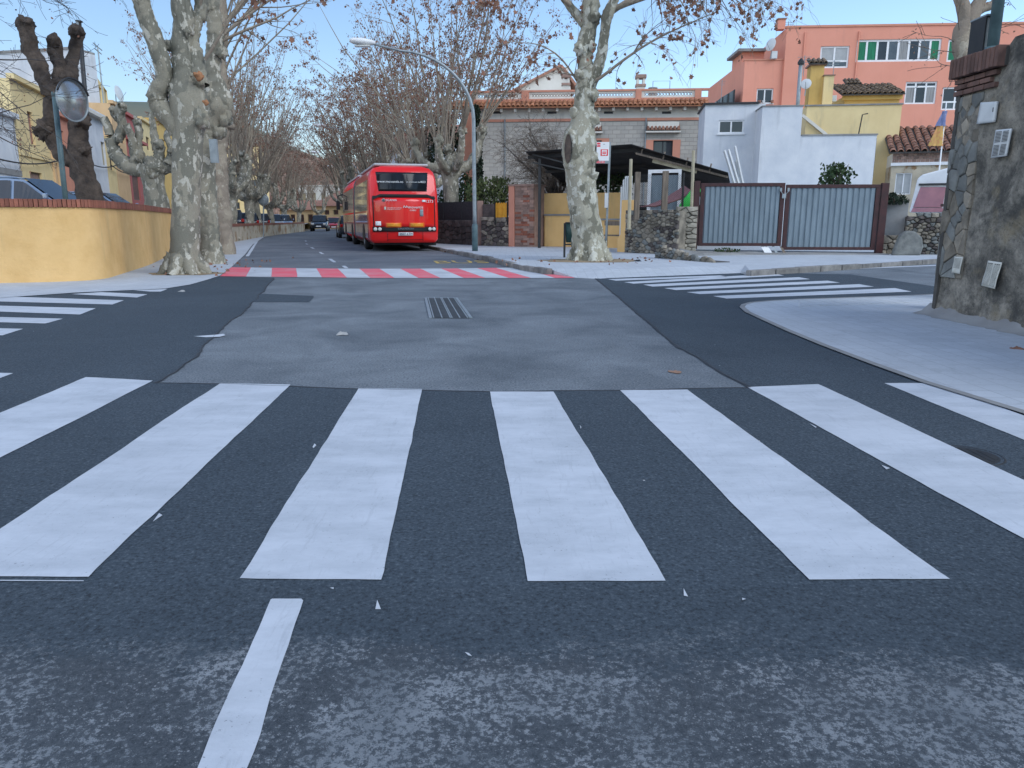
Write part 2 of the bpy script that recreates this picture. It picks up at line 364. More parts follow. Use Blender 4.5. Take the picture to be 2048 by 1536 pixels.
pm('wood_hill', (.26, .16, .115), (.18, .125, .095), .12, .95, rand=0); pm('hill_green', (.13, .15, .11), (.17, .16, .12), .02, .95)
pm('brush_brown', (.36, .235, .175), (.24, .16, .125), .3, .9)
# ------------------------------------------------------------------ ground, road, pavements
def jag(pts, step=.12, amp=.03, seed=1):      # roughen a ground outline
    out = []; 
    for a, b in zip(pts, pts[1:]):
        a, b = Vector(a), Vector(b); d = b - a; n = max(1, int(d.length / step)); p = Vector((-d.y, d.x, 0)).normalized()
        for i in range(n):
            q = a + d * i / n
            k = mnoise.noise(Vector((q.x * 1.3, q.y * 1.3, seed))) * 1.4 + mnoise.noise(Vector((q.x * 6, q.y * 6, seed + 9))) * .7
            out.append(q + p * (k * amp))
    out.append(Vector(pts[-1])); return out
def GP(l, z=0.0): return [G(x, y, z) for x, y in l]
def sheet(name, pts, z, mat, parent=None, kind=None):
    mb = MB(); mb.sheet([(p[0], p[1], z) for p in pts]); o = mb.build(name, mat, parent)
    # keep the face looking up
    me = o.data
    if me.polygons[0].normal.z < 0: me.flip_normals()
    if kind: o['kind'] = kind
    return o
sheet('ground', [(-2500, -300), (2500, -300), (2500, 4000), (-2500, 4000)], -.06, 'ground_earth', kind='structure')
road = sheet('road', [(-45, -8), (45, -8), (45, 24), (14, 24), (-11, 18), (-45, 18)], 0, 'asphalt_old', kind='structure')
far_l = [(440, 553), (463, 535), (490, 510), (505, 490), (530, 474), (575, 466), (612, 462), (640, 457), (655, 450)]
far_r = [(672, 450), (690, 459), (712, 466), (800, 482), (880, 497), (980, 517), (1050, 534), (1085, 545), (1150, 556)]
sheet('road_beyond_crossing', GP(far_l) + GP(far_r), .002, 'asphalt_far', road)
near_b = jag([(-14, 1.93, 0), (-1.2, 1.93, 0), (-.3, 1.86, 0), (.1, 1.84, 0), (1.3, 1.93, 0), (14, 1.97, 0)], .02, .03, 3)
sheet('worn_asphalt', [Vector((-14, -8, 0)), Vector((14, -8, 0)), Vector((14, 2.3, 0)), Vector((-14, 2.3, 0))], .0055, 'asphalt_worn', road)
cr = jag(GP([(1190, 556), (1225, 585), (1262, 616), (1350, 690), (1430, 738), (1500, 776)]), .08, .02, 2)
cb = jag(GP([(1500, 776), (1240, 782), (980, 785), (717, 779), (441, 769), (310, 767)]), .06, .012, 5)
cl = jag(GP([(310, 767), (395, 710), (420, 680), (462, 645), (512, 600), (548, 556)]), .05, .028, 8)
ol = GP([(548, 556), (440, 553), (410, 560), (330, 578), (150, 586), (0, 597), (-700, 640)])
orr = GP([(2300, 586), (1870, 573), (1700, 549), (1520, 545), (1190, 556)])
sheet('new_asphalt', near_b + orr + cr[1:] + cb[1:] + cl[1:] + ol[1:] + [Vector((-14, 9, 0))], .004, 'asphalt_new', road)
pp = jag(GP([(500, 597), (522, 588), (628, 592), (620, 605), (505, 604), (500, 597)]), .08, .02, 4)
sheet('asphalt_patch', pp[:-1], .0045, 'asphalt_new', road)
# painted markings, each its own piece of the road
def mark(name, pts, mat='road_paint', z=.0075, amp=.007):
    g = GP(pts); g.append(g[0]); sheet(name, jag(g, .06, amp, rnd.random() * 50)[:-1], z, mat, road)
for q in ([(172, 756), (306, 763), (-468, 1155), (-781, 1155)], [(441, 768), (581, 771), (177, 1158), (-148, 1158)], [(717, 778), (845, 780), (763, 1162), (482, 1160)],
          [(980, 785), (1107, 785), (1331, 1165), (1057, 1166)], [(1240, 782), (1375, 781), (1900, 1162), (1617, 1163)], [(1495, 776), (1636, 770), (2469, 1160), (2189, 1160)],
          [(1768, 768), (1871, 768), (2700, 1075), (2583, 1100)]):
    mark('zebra_stripe', q)
for q in ([(1426, 593), (1790, 577), (1823, 584), (1453, 598)], [(1373, 585), (1718, 569), (1748, 574), (1400, 589)], [(1328, 577), (1655, 562), (1680, 566), (1352, 581)],
          [(1286, 570), (1598, 555), (1620, 559), (1305, 574)], [(1248, 565), (1548, 548), (1568, 551.5), (1267, 568)], [(1215, 559), (1440, 551.5), (1455, 554), (1232, 562)], [(1186, 556), (1238, 553.4), (1241, 555), (1200, 558)],
          [(266, 581), (335, 579), (321, 584), (300, 584)], [(143, 589), (203, 585), (295, 589.5), (274, 596)], [(-30, 597), (33, 594.6), (247.6, 601.5), (225, 610), (-30, 603)],
          [(-120, 609), (192, 617.5), (160, 630), (-120, 620)], [(-180, 630), (126, 638.5), (91, 648), (-180, 641)], [(-250, 652), (47, 658.8), (5, 672), (-250, 664)], [(-300, 740), (27, 748), (0, 758), (-300, 756)]):
    mark('zebra_stripe', q, amp=.004)
nb = [440, 492, 543, 595, 644, 694, 741, 789, 837, 881, 928, 971, 1018, 1062, 1110, 1150]; fb = [463, 502, 544, 592, 633, 675, 719, 759, 801, 841, 882, 915, 954, 992, 1040, 1077]
def ny(x): return 553 + 3.5 * min(1, max(0, (x - 440) / 300))
def fy(x): return 535 + 3 * math.sin(math.pi * (x - 463) / 614)
for i in range(15):
    mark('ramp_stripe', [(fb[i], fy(fb[i])), (fb[i+1], fy(fb[i+1])), (nb[i+1], ny(nb[i+1])), (nb[i], ny(nb[i]))], 'paint_red' if i % 2 == 0 else 'paint_white', amp=.004)
mark('centre_line', [(541, 1203), (545, 1201), (604, 1201), (608, 1205), (460, 1640), (440, 1700), (330, 1700), (352, 1640)], amp=.008)
for q in ([(683, 532), (691, 532), (697, 537), (690, 537)], [(656, 518), (663, 518), (673, 525), (666, 525)], [(637, 504.5), (642, 504.5), (649, 508.5), (643, 508.5)], [(620, 495), (625, 495), (630, 497.5), (625, 497.5)], [(610, 487.5), (614, 487.5), (617, 489), (613, 489)], [(609, 481.5), (612, 481.5), (614, 483), (611, 483)],
          [(515, 478), (519, 478), (498, 513), (491, 513)]):
    mark('lane_dash', q, amp=.01)
mark('edge_line', [(1520, 546), (1700, 537), (1880, 530), (2300, 510), (2300, 512), (1880, 532), (1700, 539), (1522, 548)], amp=.004)
mark('yellow_line', [(872, 499), (980, 520), (1048, 536), (1040, 536.5), (974, 521.2), (866, 499.5)], 'paint_yellow', amp=.01)
for w_, pts in (('paint_fleck', [(755, 1204), (762, 1223), (751, 1223)]), ('paint_fleck', [(1366, 1181), (1376, 1197), (1369, 1196)]), ('paint_fleck', [(388, 674), (430, 671), (447, 669), (451, 672), (440, 675), (412, 676)]), ('paint_fleck', [(318, 1030), (325, 1034), (306, 1047)]), ('paint_fleck', [(629, 890), (633, 893), (627, 899), (625, 897)]), ('paint_fleck', [(1619, 849), (1634, 857), (1630, 858)]),
               ('paint_fleck', [(1761, 933), (1778, 939), (1774, 942)]), ('paint_fleck', [(0, 1164), (168, 1165), (168, 1167), (0, 1166)]), ('paint_fleck', [(660, 1180), (668, 1179), (667, 1183)]), ('paint_fleck', [(1484, 1201), (1490, 1202), (1486, 1205)]), ('paint_fleck', [(930, 1309), (938, 1311), (944, 1318), (936, 1316)]), ('paint_fleck', [(1160, 853), (1163, 857), (1161, 860)])):
    mark(w_, pts, 'paint_white', .0085, .003)
bt = G(922, 524.5)
text('bus_lettering', 'BUS', 'paint_yellow', road, Matrix.Translation((bt.x, bt.y, .008)) @ Matrix.Rotation(R(10), 4, 'Z') @ Matrix.Diagonal((1.0, 2.1, 1, 1)), .95, 1.0, ext=.0005)
# tar seams where new and old asphalt meet
def seam(pts, w, z, sd):
    mb = MB(); vs = []
    for i, p in enumerate(pts):
        d = (Vector(pts[min(i+1, len(pts)-1)]) - Vector(pts[max(i-1, 0)])).normalized(); n = Vector((-d.y, d.x, 0)); k = w * (.5 + .8 * abs(mnoise.noise(Vector((p[0] * 3, p[1] * 3, sd)))))
        vs += [(p[0] - n.x * k, p[1] - n.y * k, z), (p[0], p[1], z + .004), (p[0] + n.x * k, p[1] + n.y * k, z)]
    mb.add(vs, [(3*i+j, 3*i+1+j, 3*i+4+j, 3*i+3+j) for i in range(len(pts)-1) for j in range(2)]); o = mb.build('tar_seam', 'tar', road)
seam(cr, .03, .0048, 1); seam(cb, .016, .0048, 2); seam(cl, .022, .0048, 3)
# loose things lying on the road
def rag(name, px, py, L, W, H, mat, label, cat, z=.004, seed=0):
    c = G(px, py, z); mb = MB(); n, m = 9, 6; vs = []
    for j in range(m):
        for i in range(n):
            u, v = i / (n - 1) - .5, j / (m - 1) - .5; k = max(0, 1 - (2 * u) ** 2) * max(0, 1 - (2 * v) ** 2)
            vs.append((c.x + u * L * (1 - .5 * abs(v)), c.y + v * W * (1 - .4 * abs(u)) + .2 * W * math.sin(5 * u + seed), z + .002 + H * k * (.55 + .9 * mnoise.noise(Vector((u * 5, v * 4, seed))))))
    mb.add(vs, [(j*n+i, j*n+i+1, (j+1)*n+i+1, (j+1)*n+i) for j in range(m-1) for i in range(n-1)])
    tag(mb.build(name, mat, None, True, at=(c.x, c.y, z)), label, cat)
rag('crumpled_rag', 685, 669, .13, .13, .045, 'rag_grey', 'small pale crumpled rag lying in the middle of the worn asphalt', 'rag', seed=1)
rag('crumpled_paper', 364, 583, .12, .16, .03, 'rag_grey', 'scrap of pale paper on the dark asphalt near the big left tree', 'litter', seed=2)
rag('fallen_leaf', 2034, 698, .12, .1, .03, 'leaf_brown', 'dry brown leaf on the corner pavement below the notices', 'leaf', .012, seed=3)
rag('fallen_leaf', 1350, 744, .11, .1, .02, 'leaf_tan', 'tan leaf on worn asphalt above the fifth zebra stripe', 'leaf', seed=4)
rag('fallen_leaf', 1275, 522.5, .25, .2, .07, 'black', 'small black scrap on the pavement right of the hollow tree', 'litter', .12, seed=5)
# manhole cover in the new asphalt
c = G(1933, 912); t_ = empty('manhole_cover', (c.x, c.y, 0), 'round iron manhole cover in dark asphalt between the two rightmost zebra stripes', 'manhole cover')
mb = MB(); mb.tube([(c.x, c.y, -.01), (c.x, c.y, .005)], .15, 32); mb.build('lid', 'dark_metal', t_)
mb = MB()
for i in range(-3, 4):
    h = math.sqrt(max(0, .13 ** 2 - (i * .035) ** 2)); mb.box(c.x + i * .035 - .008, c.x + i * .035 + .008, c.y - h, c.y + h, .005, .0065)
mb.build('ribs', 'dark_metal', t_); mb = MB()
ring = [(c.x + math.cos(a) * .17, c.y + math.sin(a) * .17, -.005) for a in np.linspace(0, 2 * math.pi, 33)]; mb.tube(ring, .012, 6, False); mb.build('rim', 'dark_metal', t_)
# the drain grate
gA, gB, gC, gD = G(849, 597), G(915, 597), G(945, 637), G(858, 637)
def gq(u, v): a = gA.lerp(gB, u); b = gD.lerp(gC, u); return a.lerp(b, v)
t_ = empty('drain_grate', gq(.5, 1), 'long rectangular iron drain grate in the middle of the junction', 'drain grate')
mb = MB(); mb.sheet([(p.x, p.y, .005) for p in (gA, gD, gC, gB)]); mb.build('pit', 'dark_metal', t_)
for u0, u1 in ((0, .075), (.925, 1)):
    mb = MB(); q = [gq(u0, 0), gq(u0, 1), gq(u1, 1), gq(u1, 0)]; mb.prism([(p.x, p.y) for p in q], .003, .014); mb.build('frame', 'galvanised', t_)
for u in (.11, .30, .49, .53, .71, .89):
    mb = MB(); q = [gq(u - .014, 0), gq(u - .014, 1), gq(u + .014, 1), gq(u + .014, 0)]; mb.prism([(p.x, p.y) for p in q], .006, .015); mb.build('bar', 'galvanised', t_)
for i in range(22):
    v = (i + .5) / 22; mb = MB(); a, b = gq(.08, v), gq(.92, v); mb.bar((a.x, a.y, .009), (b.x, b.y, .009), .03, .004); mb.build('slat', 'grate_iron', t_)
# pavements
corner = GP([(1479, 614), (1483, 609), (1500, 604.5), (1540, 601), (1600, 598), (1740, 593.5), (1870, 588.5), (2300, 570), (3200, 540)], .012)
corner_in = GP([(3400, 1350), (2700, 1075), (2048, 828), (1840, 764), (1740, 728), (1640, 690), (1570, 661), (1520, 638), (1490, 624)], .012)
sheet('pavement_right', corner + corner_in, .014, 'pavement', kind='structure')
pv = bpy.data.objects['pavement_right']
edge = corner_in[2:] + corner[:7]
mb = MB()
for a, b in zip(edge, edge[1:]):
    d = (b - a).normalized(); n = Vector((d.y, -d.x, 0)) * .07
    mb.add([(a.x, a.y, .0165), (b.x, b.y, .0165), (b.x + n.x, b.y + n.y, .0165), (a.x + n.x, a.y + n.y, .0165)], [(0, 1, 2, 3)])
mb.build('edging', 'cement', pv)
mb = MB()                                     # raised ribs of the warning tiles at the dropped kerb
for i in range(60):
    for j in range(9):
        p = G(1600 + i * 4.4, 600.5 - i * .16 + j * 1.5, .014); mb.box(p.x - .018, p.x + .018, p.y - .035, p.y + .035, .014, .020)
o = mb.build('tactile_studs', 'pavement', pv); o['kind'] = 'stuff'
left_out = GP([(-700, 636), (0, 595.5), (150, 585), (330, 577), (380, 569), (412, 560), (440, 551), (463, 534), (490, 509), (505, 489), (530, 473), (575, 465)], .012)
left_in = GP([(600, 458), (530, 466), (463, 482), (380, 500), (349, 503), (300, 520), (240, 540), (180, 552), (0, 556), (-700, 570)], .012)
sheet('pavement_left', left_out + left_in, .012, 'pavement', kind='structure')
Z = .12
kerb = [(690, 458), (712, 465), (800, 481), (880, 495.5), (980, 515), (1045, 531), (1096, 539)]
drop_o = [(1096, 539), (1150, 555), (1190, 557), (1330, 551.5), (1480, 546), (1500, 541.5)]
drop_i = [(1112, 530), (1160, 538), (1200, 540), (1330, 535), (1450, 531), (1490, 530)]
kerb2 = [(1500, 541.5), (1640, 533), (1760, 525.5), (1880, 518), (2300, 495)]
main = GP(kerb[:-1], Z) + [G(1096, 537, Z)] + GP(drop_i, Z) + GP(kerb2, Z)
mb = MB(); mb.sheet([(p.x, p.y, Z) for p in main] + [(60, 31, Z), (60, 70, Z), (-8, 70, Z)])
do = [G(x, y, .006) for x, y in drop_o]; di = GP(drop_i, Z); do[0] = G(1096, 537, Z); do[-1] = G(1500, 541.5, Z)
for i in range(len(do) - 1):
    mb.add([do[i], do[i+1], di[i+1], di[i]], [(0, 1, 2, 3)]); mb.add([do[i], do[i+1], (do[i+1].x, do[i+1].y, -.03), (do[i].x, do[i].y, -.03)], [(3, 2, 1, 0)])
pav = mb.build('pavement_across', 'pavement'); pav['kind'] = 'structure'
def kerbs(pts, L=.95):
    g = [G(x, y, Z) for x, y in pts]; acc = []
    for a, b in zip(g, g[1:]):
        n = max(1, round((b - a).length / L)); acc += [a.lerp(b, i / n) for i in range(n)]
    acc.append(g[-1])
    for a, b in zip(acc, acc[1:]):
        d = (b - a).normalized(); n = Vector((-d.y, d.x, 0)); e = .012 * d; h = Z + .008 + rnd.uniform(-.012, .012); k = rnd.uniform(-.012, .012)
        p = [a + e + n * k, b - e + n * k, b - e + n * .16, a + e + n * .16]; o = n * -.04
        mb = MB(); mb.prism([(q.x + o.x, q.y + o.y) for q in p], -.02, h); mb.build('kerb_stone', 'kerb_stone', pav, bevel=.02)
kerbs(kerb[2:]); kerbs(kerb2)
# ------------------------------------------------------------------ shared pieces for buildings
def shared(name, mb, mat, parent, mats, smooth=False):        # one mesh, many pieces
    me = bpy.data.meshes.new(name); me.from_pydata(mb.v, [], mb.f); me.materials.append(M[mat] if isinstance(mat, str) else mat)
    if smooth: me.polygons.foreach_set('use_smooth', [True] * len(me.polygons))
    me.update(); out = []; o0 = Matrix.Translation(-org(parent))
    for m in mats:
        o = link(name, me, parent); o.matrix_local = o0 @ m; out.append(o)
    return out
def barrel(w=.2, L=.45, t=.018, n=6):                         # one clay barrel tile, cap side up, along +y
    mb = MB(); vs = []
    for y, k in ((0, 1.0), (L, .86)):
        for rr in (w / 2 * k, (w / 2 - t) * k):
            for i in range(n + 1):
                a = math.pi * i / n; vs.append((math.cos(a) * rr, y, math.sin(a) * rr * .9))
    m = n + 1; fs = []
    for i in range(n):
        fs += [(i, i+1, 2*m+i+1, 2*m+i), (m+i+1, m+i, 3*m+i, 3*m+i+1), (i+1, i, m+i, m+i+1), (2*m+i, 2*m+i+1, 3*m+i+1, 3*m+i)]
    fs += [(0, 2*m, 3*m, m), (n, m+n, 3*m+n, 2*m+n)]
    return mb.add(vs, fs)
def tiled(parent, F, u0, u1, zlo, zhi, y0, y1, mat, pitch=.22, L=.36, jit=.012, base='mortar'):
    """rows of barrel tiles on a slope that rises from (y0,zlo) to (y1,zhi) in the frame of F"""
    sl = math.hypot(y1 - y0, zhi - zlo); ang = math.atan2(zhi - zlo, y1 - y0); rows = max(1, round(sl / L)); cols = max(1, round((u1 - u0) / pitch)); ms = []
    for c in range(cols):
        for r in range(rows):
            s = r * sl / rows - .04; u = u0 + (c + .5) * (u1 - u0) / cols
            ms.append(F.M @ Matrix.Translation((u + rnd.uniform(-jit, jit), y0 + s * math.cos(ang), zlo + s * math.sin(ang) + .02 + rnd.uniform(0, jit))) @ Matrix.Rotation(ang - .05, 4, 'X') @ Matrix.Rotation(rnd.uniform(-.04, .04), 4, 'Z'))
    shared('roof_tile', barrel((u1 - u0) / cols * .82, sl / rows + .06), mat, parent, ms, True)
    mb = F.mb(); t = .06; mb.add([(u0, y0, zlo), (u1, y0, zlo), (u1, y1, zhi), (u0, y1, zhi), (u0, y0, zlo - t), (u1, y0, zlo - t), (u1, y1, zhi - t), (u0, y1, zhi - t)], [(0,1,2,3),(7,6,5,4),(0,4,5,1),(1,5,6,2),(2,6,7,3),(3,7,4,0)])
    mb.build('tile_bed', base, parent)
def window(parent, F, r, nx=2, ny=1, frame='white_paint', panes='glass_dark', fw=.06, depth=.14, sill=None, y=0.0, name='window', splits=None, mid=None):
    """frame with its panes set back in an opening r=(u0,u1,z0,z1)"""
    u0, u1, z0, z1 = r; yb = y + depth; mb = F.mb()
    us = splits or [u0 + (u1 - u0) * i / nx for i in range(nx + 1)]; zs = [z0, z1] if not mid else [z0, z0 + (z1 - z0) * mid, z1]
    if ny > 1 and not mid: zs = [z0 + (z1 - z0) * i / ny for i in range(ny + 1)]
    for i, u in enumerate(us):
        a = u if i == 0 else (u - fw if i == len(us) - 1 else u - fw / 2); mb.box(a, a + fw, yb - .06, yb - .005, z0, z1)
    for i, z in enumerate(zs):
        a = z if i == 0 else (z - fw if i == len(zs) - 1 else z - fw / 2)
        for p, q in zip(us, us[1:]): mb.box(p + fw * .5, q - fw * .5, yb - .057, yb - .008, a, a + fw)
    w = mb.build(name, frame, parent); k = 0
    for j in range(len(zs) - 1):
        for i in range(len(us) - 1):
            m = panes if isinstance(panes, str) else panes[k % len(panes)]; k += 1
            mb = F.mb(); mb.box(us[i] + fw * .4, us[i+1] - fw * .4, yb - .03, yb - .015, zs[j] + fw * .4, zs[j+1] - fw * .4); mb.build('pane', m, w)
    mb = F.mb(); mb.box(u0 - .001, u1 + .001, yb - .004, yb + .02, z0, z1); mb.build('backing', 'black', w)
    if sill: mb = F.mb(); mb.box(u0 - .06, u1 + .06, y - .06, yb - .061, z0 - .06, z0 - .002); mb.build('sill', sill, w)
    return w
def shell(F, u0, u1, z0, z1, depth, holes, hd=.14, roof=True):   # front wall with openings, plus sides, back and roof
    mb = F.mb(); mb.hwall(u0, u1, z0, z1, holes, hd)
    mb.add([(u0,0,z0),(u1,0,z0),(u1,depth,z0),(u0,depth,z0),(u0,0,z1),(u1,0,z1),(u1,depth,z1),(u0,depth,z1)], [(1,2,6,5),(2,3,7,6),(3,0,4,7)] + ([(4,5,6,7)] if roof else []))
    return mb
def voronoi(u0, u1, z0, z1, n, joint, sz=1.0, seed=0, relax=2):  # fitted irregular stones: convex cells of a rectangle
    r = random.Random(seed); pts = [(r.uniform(u0, u1), r.uniform(z0, z1)) for _ in range(n)]
    def cells(pts, jn):
        out = []
        for i, p in enumerate(pts):
            poly = [(u0, z0), (u1, z0), (u1, z1), (u0, z1)]
            for j, q in enumerate(pts):
                if i == j: continue
                dx, dz = q[0] - p[0], (q[1] - p[1]) * sz * sz; mx, mz = (p[0]+q[0]) / 2, (p[1]+q[1]) / 2; L = math.hypot(dx, dz) or 1e-6
                new = []
                def d(a): return ((a[0]-mx) * dx + (a[1]-mz) * dz) / L + jn
                for a, b in zip(poly, poly[1:] + poly[:1]):
                    da, db = d(a), d(b)
                    if da <= 0: new.append(a)
                    if (da < 0) != (db < 0) and da != db: k = da / (da - db); new.append((a[0] + (b[0]-a[0]) * k, a[1] + (b[1]-a[1]) * k))
                poly = new
                if len(poly) < 3: break
            out.append(poly)
        return out
    for _ in range(relax):
        pts = [(sum(a[0] for a in c) / len(c), sum(a[1] for a in c) / len(c)) if len(c) > 2 else p for c, p in zip(cells(pts, 0), pts)]
    return [c for c in cells(pts, joint) if len(c) > 2]
def stones(parent, F, cells, mat, proud=.05, y=0.0, seed=0, name='stone', mats=None, ins=.025):
    r = random.Random(seed)
    for c in cells:
        n = len(c); cu = sum(a[0] for a in c) / n; cz = sum(a[1] for a in c) / n; p = proud * r.uniform(.45, 1.25); vs = [(a, y + .05, b) for a, b in c]
        c2 = []
        for a, b in c:
            dx, dz = cu - a, cz - b; L = math.hypot(dx, dz) or 1; k = min(.45, ins / L); c2.append((a + dx * k, b + dz * k))
        vs += [(a, y - p * .55, b) for a, b in c] + [(a, y - p * r.uniform(.85, 1.15), b) for a, b in c2] + [(cu, y - p * 1.12, cz)]
        fs = [(i, (i+1) % n, n + (i+1) % n, n + i) for i in range(n)] + [(n + i, n + (i+1) % n, 2*n + (i+1) % n, 2*n + i) for i in range(n)] + [(2*n + i, 2*n + (i+1) % n, 3*n) for i in range(n)]
        mb = F.mb(); mb.add(vs, fs); mb.build(name, mats[r.randrange(len(mats))] if mats else mat, parent)

# ------------------------------------------------------------------ left: ochre wall, terrace
wall_px = [(-420, 574), (0, 566), (90, 564.5), (205, 560), (240, 549), (300, 530), (328, 516), (349, 507), (463, 485), (530, 472.5), (610, 462.5)]
wp = GP(wall_px, .012); wt = [1.6] * 8 + [.99, .98, .95]
wall = empty('ochre_wall', wp[3], 'ochre plastered low retaining wall capped with upright red bricks', 'wall')
def ribbon(mb, pts, tops, z0, thick, side=1):
    vs = []; k = len(pts)
    for i, a in enumerate(pts):
        d = (pts[min(i+1, k-1)] - pts[max(i-1, 0)]).normalized(); n = Vector((-d.y, d.x, 0)) * side * thick
        vs += [(a.x, a.y, z0), (a.x, a.y, tops[i]), (a.x + n.x, a.y + n.y, tops[i]), (a.x + n.x, a.y + n.y, z0)]
    mb.add(vs, [(4*i+j, 4*i+4+j, 4*i+5+j, 4*i+1+j) for i in range(k-1) for j in range(3)] + [(0, 1, 2, 3), (4*k-1, 4*k-2, 4*k-3, 4*k-4)])
def chaikin(pts, n=3):
    for _ in range(n):
        o = [pts[0]]
        for a, b in zip(pts, pts[1:]): o += [a.lerp(b, .25), a.lerp(b, .75)]
        pts = o + [pts[-1]]
    return pts
def smooth_path(pts, n=5):
    out = []
    for i in range(len(pts) - 1):
        p0, p1, p2, p3 = pts[max(i-1, 0)], pts[i], pts[i+1], pts[min(i+2, len(pts)-1)]
        for k in range(n):
            t = k / n; out.append(.5 * ((2*p1) + (p2-p0)*t + (2*p0-5*p1+4*p2-p3)*t*t + (3*p1-p0-3*p2+p3)*t**3))
    out.append(pts[-1]); return out
near_w = chaikin(wp[:9], 3)
L_ = len(near_w); nt_ = [1.44 if p.y < 27 else 1.44 - .55 * (p.y - 27) / (near_w[-1].y - 27) for p in near_w]
mb = MB(); ribbon(mb, near_w, nt_, -.05, .28); o = mb.build('render', 'plaster_ochre', wall, True); o.modifiers.new('edge', 'EDGE_SPLIT').split_angle = R(50)
brick_me = MB().box(-.034, .034, -.16, .16, 0, .15)
acc = 0; mats = []; pos = near_w[0]; seg = 0; step = .078
cum = [0]
for a, b in zip(near_w, near_w[1:]): cum.append(cum[-1] + (b - a).length)
s_ = 0
while s_ < cum[-1] and len(mats) < 295:
    k = max(i for i in range(len(cum)) if cum[i] <= s_); k = min(k, len(near_w) - 2); t = (s_ - cum[k]) / (cum[k+1] - cum[k]); p = near_w[k].lerp(near_w[k+1], t); d = (near_w[k+1] - near_w[k]).normalized()
    n = Vector((-d.y, d.x, 0)); q = p + n * .12; z = nt_[k] + (nt_[k+1] - nt_[k]) * t
    mats.append(Matrix.Translation((q.x, q.y, z + rnd.uniform(0, .008))) @ Matrix.Rotation(math.atan2(d.y, d.x) + rnd.uniform(-.02, .02), 4, 'Z') @ Matrix.Rotation(rnd.uniform(-.02, .02), 4, 'Y'))
    s_ += step
shared('brick', brick_me, 'brick', wall, mats)
mb = MB(); ribbon(mb, [p + Vector((-.03, .05, 0)) for p in near_w], [z + .135 for z in nt_], 1.3, .12); mb.build('cap_mortar', 'mortar', wall)
fw_ = empty('roadside_wall', wp[9], 'low stone wall with a brick cap along the left side of the far road', 'wall')
mb = MB(); ribbon(mb, wp[8:], [.86, .84, .82], -.05, .3); mb.build('render', 'plaster_ruin', fw_)
mb = MB(); ribbon(mb, [p + Vector((.03, -.04, 0)) for p in wp[8:]], [1.0, .98, .96], .84, .38); mb.build('cap', 'brick', fw_)
TZ = .76
tp = near_w[:] + wp[9:]
sheet('terrace', [p + Vector((-.05, .12, 0)) for p in tp] + [Vector((-34, 130, 0)), Vector((-120, 130, 0)), Vector((-120, 5, 0)), Vector((-30, 8, 0))], TZ, 'cement', kind='structure')

# ------------------------------------------------------------------ right foreground: the mossy corner wall
WF = Face(G(1866, 630), G(2048, 668))         # u runs towards the camera, face looks to the road
cw = empty('corner_wall', WF.w(0, 0, 0), 'dark mossy rendered wall with stone trimmed corner and brick cap at right', 'wall')
top_r = WF.uz(2040, 70)[1]; zc = WF.uz(1950, 185)[1]; zt = WF.uz(1950, 112)[1]
ue = WF.uz(1944, 400)[0]; ub = WF.uz(2012, 150)[0]
print('corner wall', WF.len, top_r, zc, zt, ue, ub)
n_ = 40; m_ = 30; mb = WF.mb(); vs = []
Lw = 6.0
for j in range(m_ + 1):
    for i in range(n_ + 1):
        u = Lw * (i / n_) ** 1.6; zz = (top_r if u > ub else zt - .02) * j / m_
        vs.append((u, .035 * mnoise.noise(Vector((u * 1.5, zz * 1.5, 3))) - .06 * max(0, 1 - zz / .5) * (0.6 + .8 * mnoise.noise(Vector((u * 4, 1, 2)))), zz))
mb.add(vs, [(j*(n_+1)+i, j*(n_+1)+i+1, (j+1)*(n_+1)+i+1, (j+1)*(n_+1)+i) for j in range(m_) for i in range(n_)])
mb.box(ub, Lw, .05, .5, 0, top_r - .003); mb.box(0, ub - .002, .05, .5, 0, zt - .03)
mb.build('render', 'plaster_mossy', cw, True)
us_ = ue; print(ue)
stones(cw, WF, voronoi(-.02, us_, .5, zc - .02, 44, .0045, .75, 6, 1), 'stone_slate', .026, -.005, 3, mats=['stone_slate', 'stone'], ins=.012)
SF = Face(WF.w(0, .5, 0), WF.w(0, -.03, 0))    # the short end face towards the side street
mb = SF.mb(); mb.box(0, .53, .0, .06, 0, zt - .04); mb.build('end_face', 'mortar', cw)
stones(cw, SF, voronoi(.02, .5, .05, zc - .02, 36, .008, .8, 8), 'stone_slate', .045, 0, 4)
zc2 = WF.uz(1950, 150)[1]
for r_ in range(3):
    h = (zc2 - zc) / 3; off = .09 * (r_ % 2)
    for i in range(4):
        a = -.05 + i * .19 - off * (i > 0); b = a + .18 + (off if i == 0 else 0)
        if a > ub: continue
        mb = WF.mb(); mb.box(a, min(b, ub), -.05, .2, zc + r_ * h, zc + (r_ + 1) * h - .012); mb.build('brick', 'brick_dark', cw, bevel=.008)
for i in range(int((ub + .14) / .068)):
    a = -.09 + i * .068; mb = WF.mb(); mb.box(a, a + .058, -.11, .22, zc2 + rnd.uniform(0, .006), zt + rnd.uniform(0, .01)); mb.build('brick', 'brick_dark', cw, bevel=.008)
mb = WF.mb(); mb.box(-.04, ub - .003, -.02, .46, zc2 + .01, zt - .015); mb.build('cap_mortar', 'mortar', cw)
mb = WF.mb(); n_ = 46                          # ragged cement skirt poured along the foot
vs = []
for i in range(n_ + 1):
    u = -.12 + 4.5 * i / n_; k = mnoise.noise(Vector((u * 6, 0, 7))); vs += [(u, -.20 - .07 * k - .05 * mnoise.noise(Vector((u * 15, 0, 1))), .016), (u, -.085, .05 + .03 * k), (u, 0.02, .15 + .07 * k + .04 * mnoise.noise(Vector((u * 17, 2, 1))))]
mb.add(vs, [(3*i+j, 3*i+3+j, 3*i+4+j, 3*i+1+j) for i in range(n_) for j in range(2)]); mb.build('cement_skirt', 'cement', cw, True)
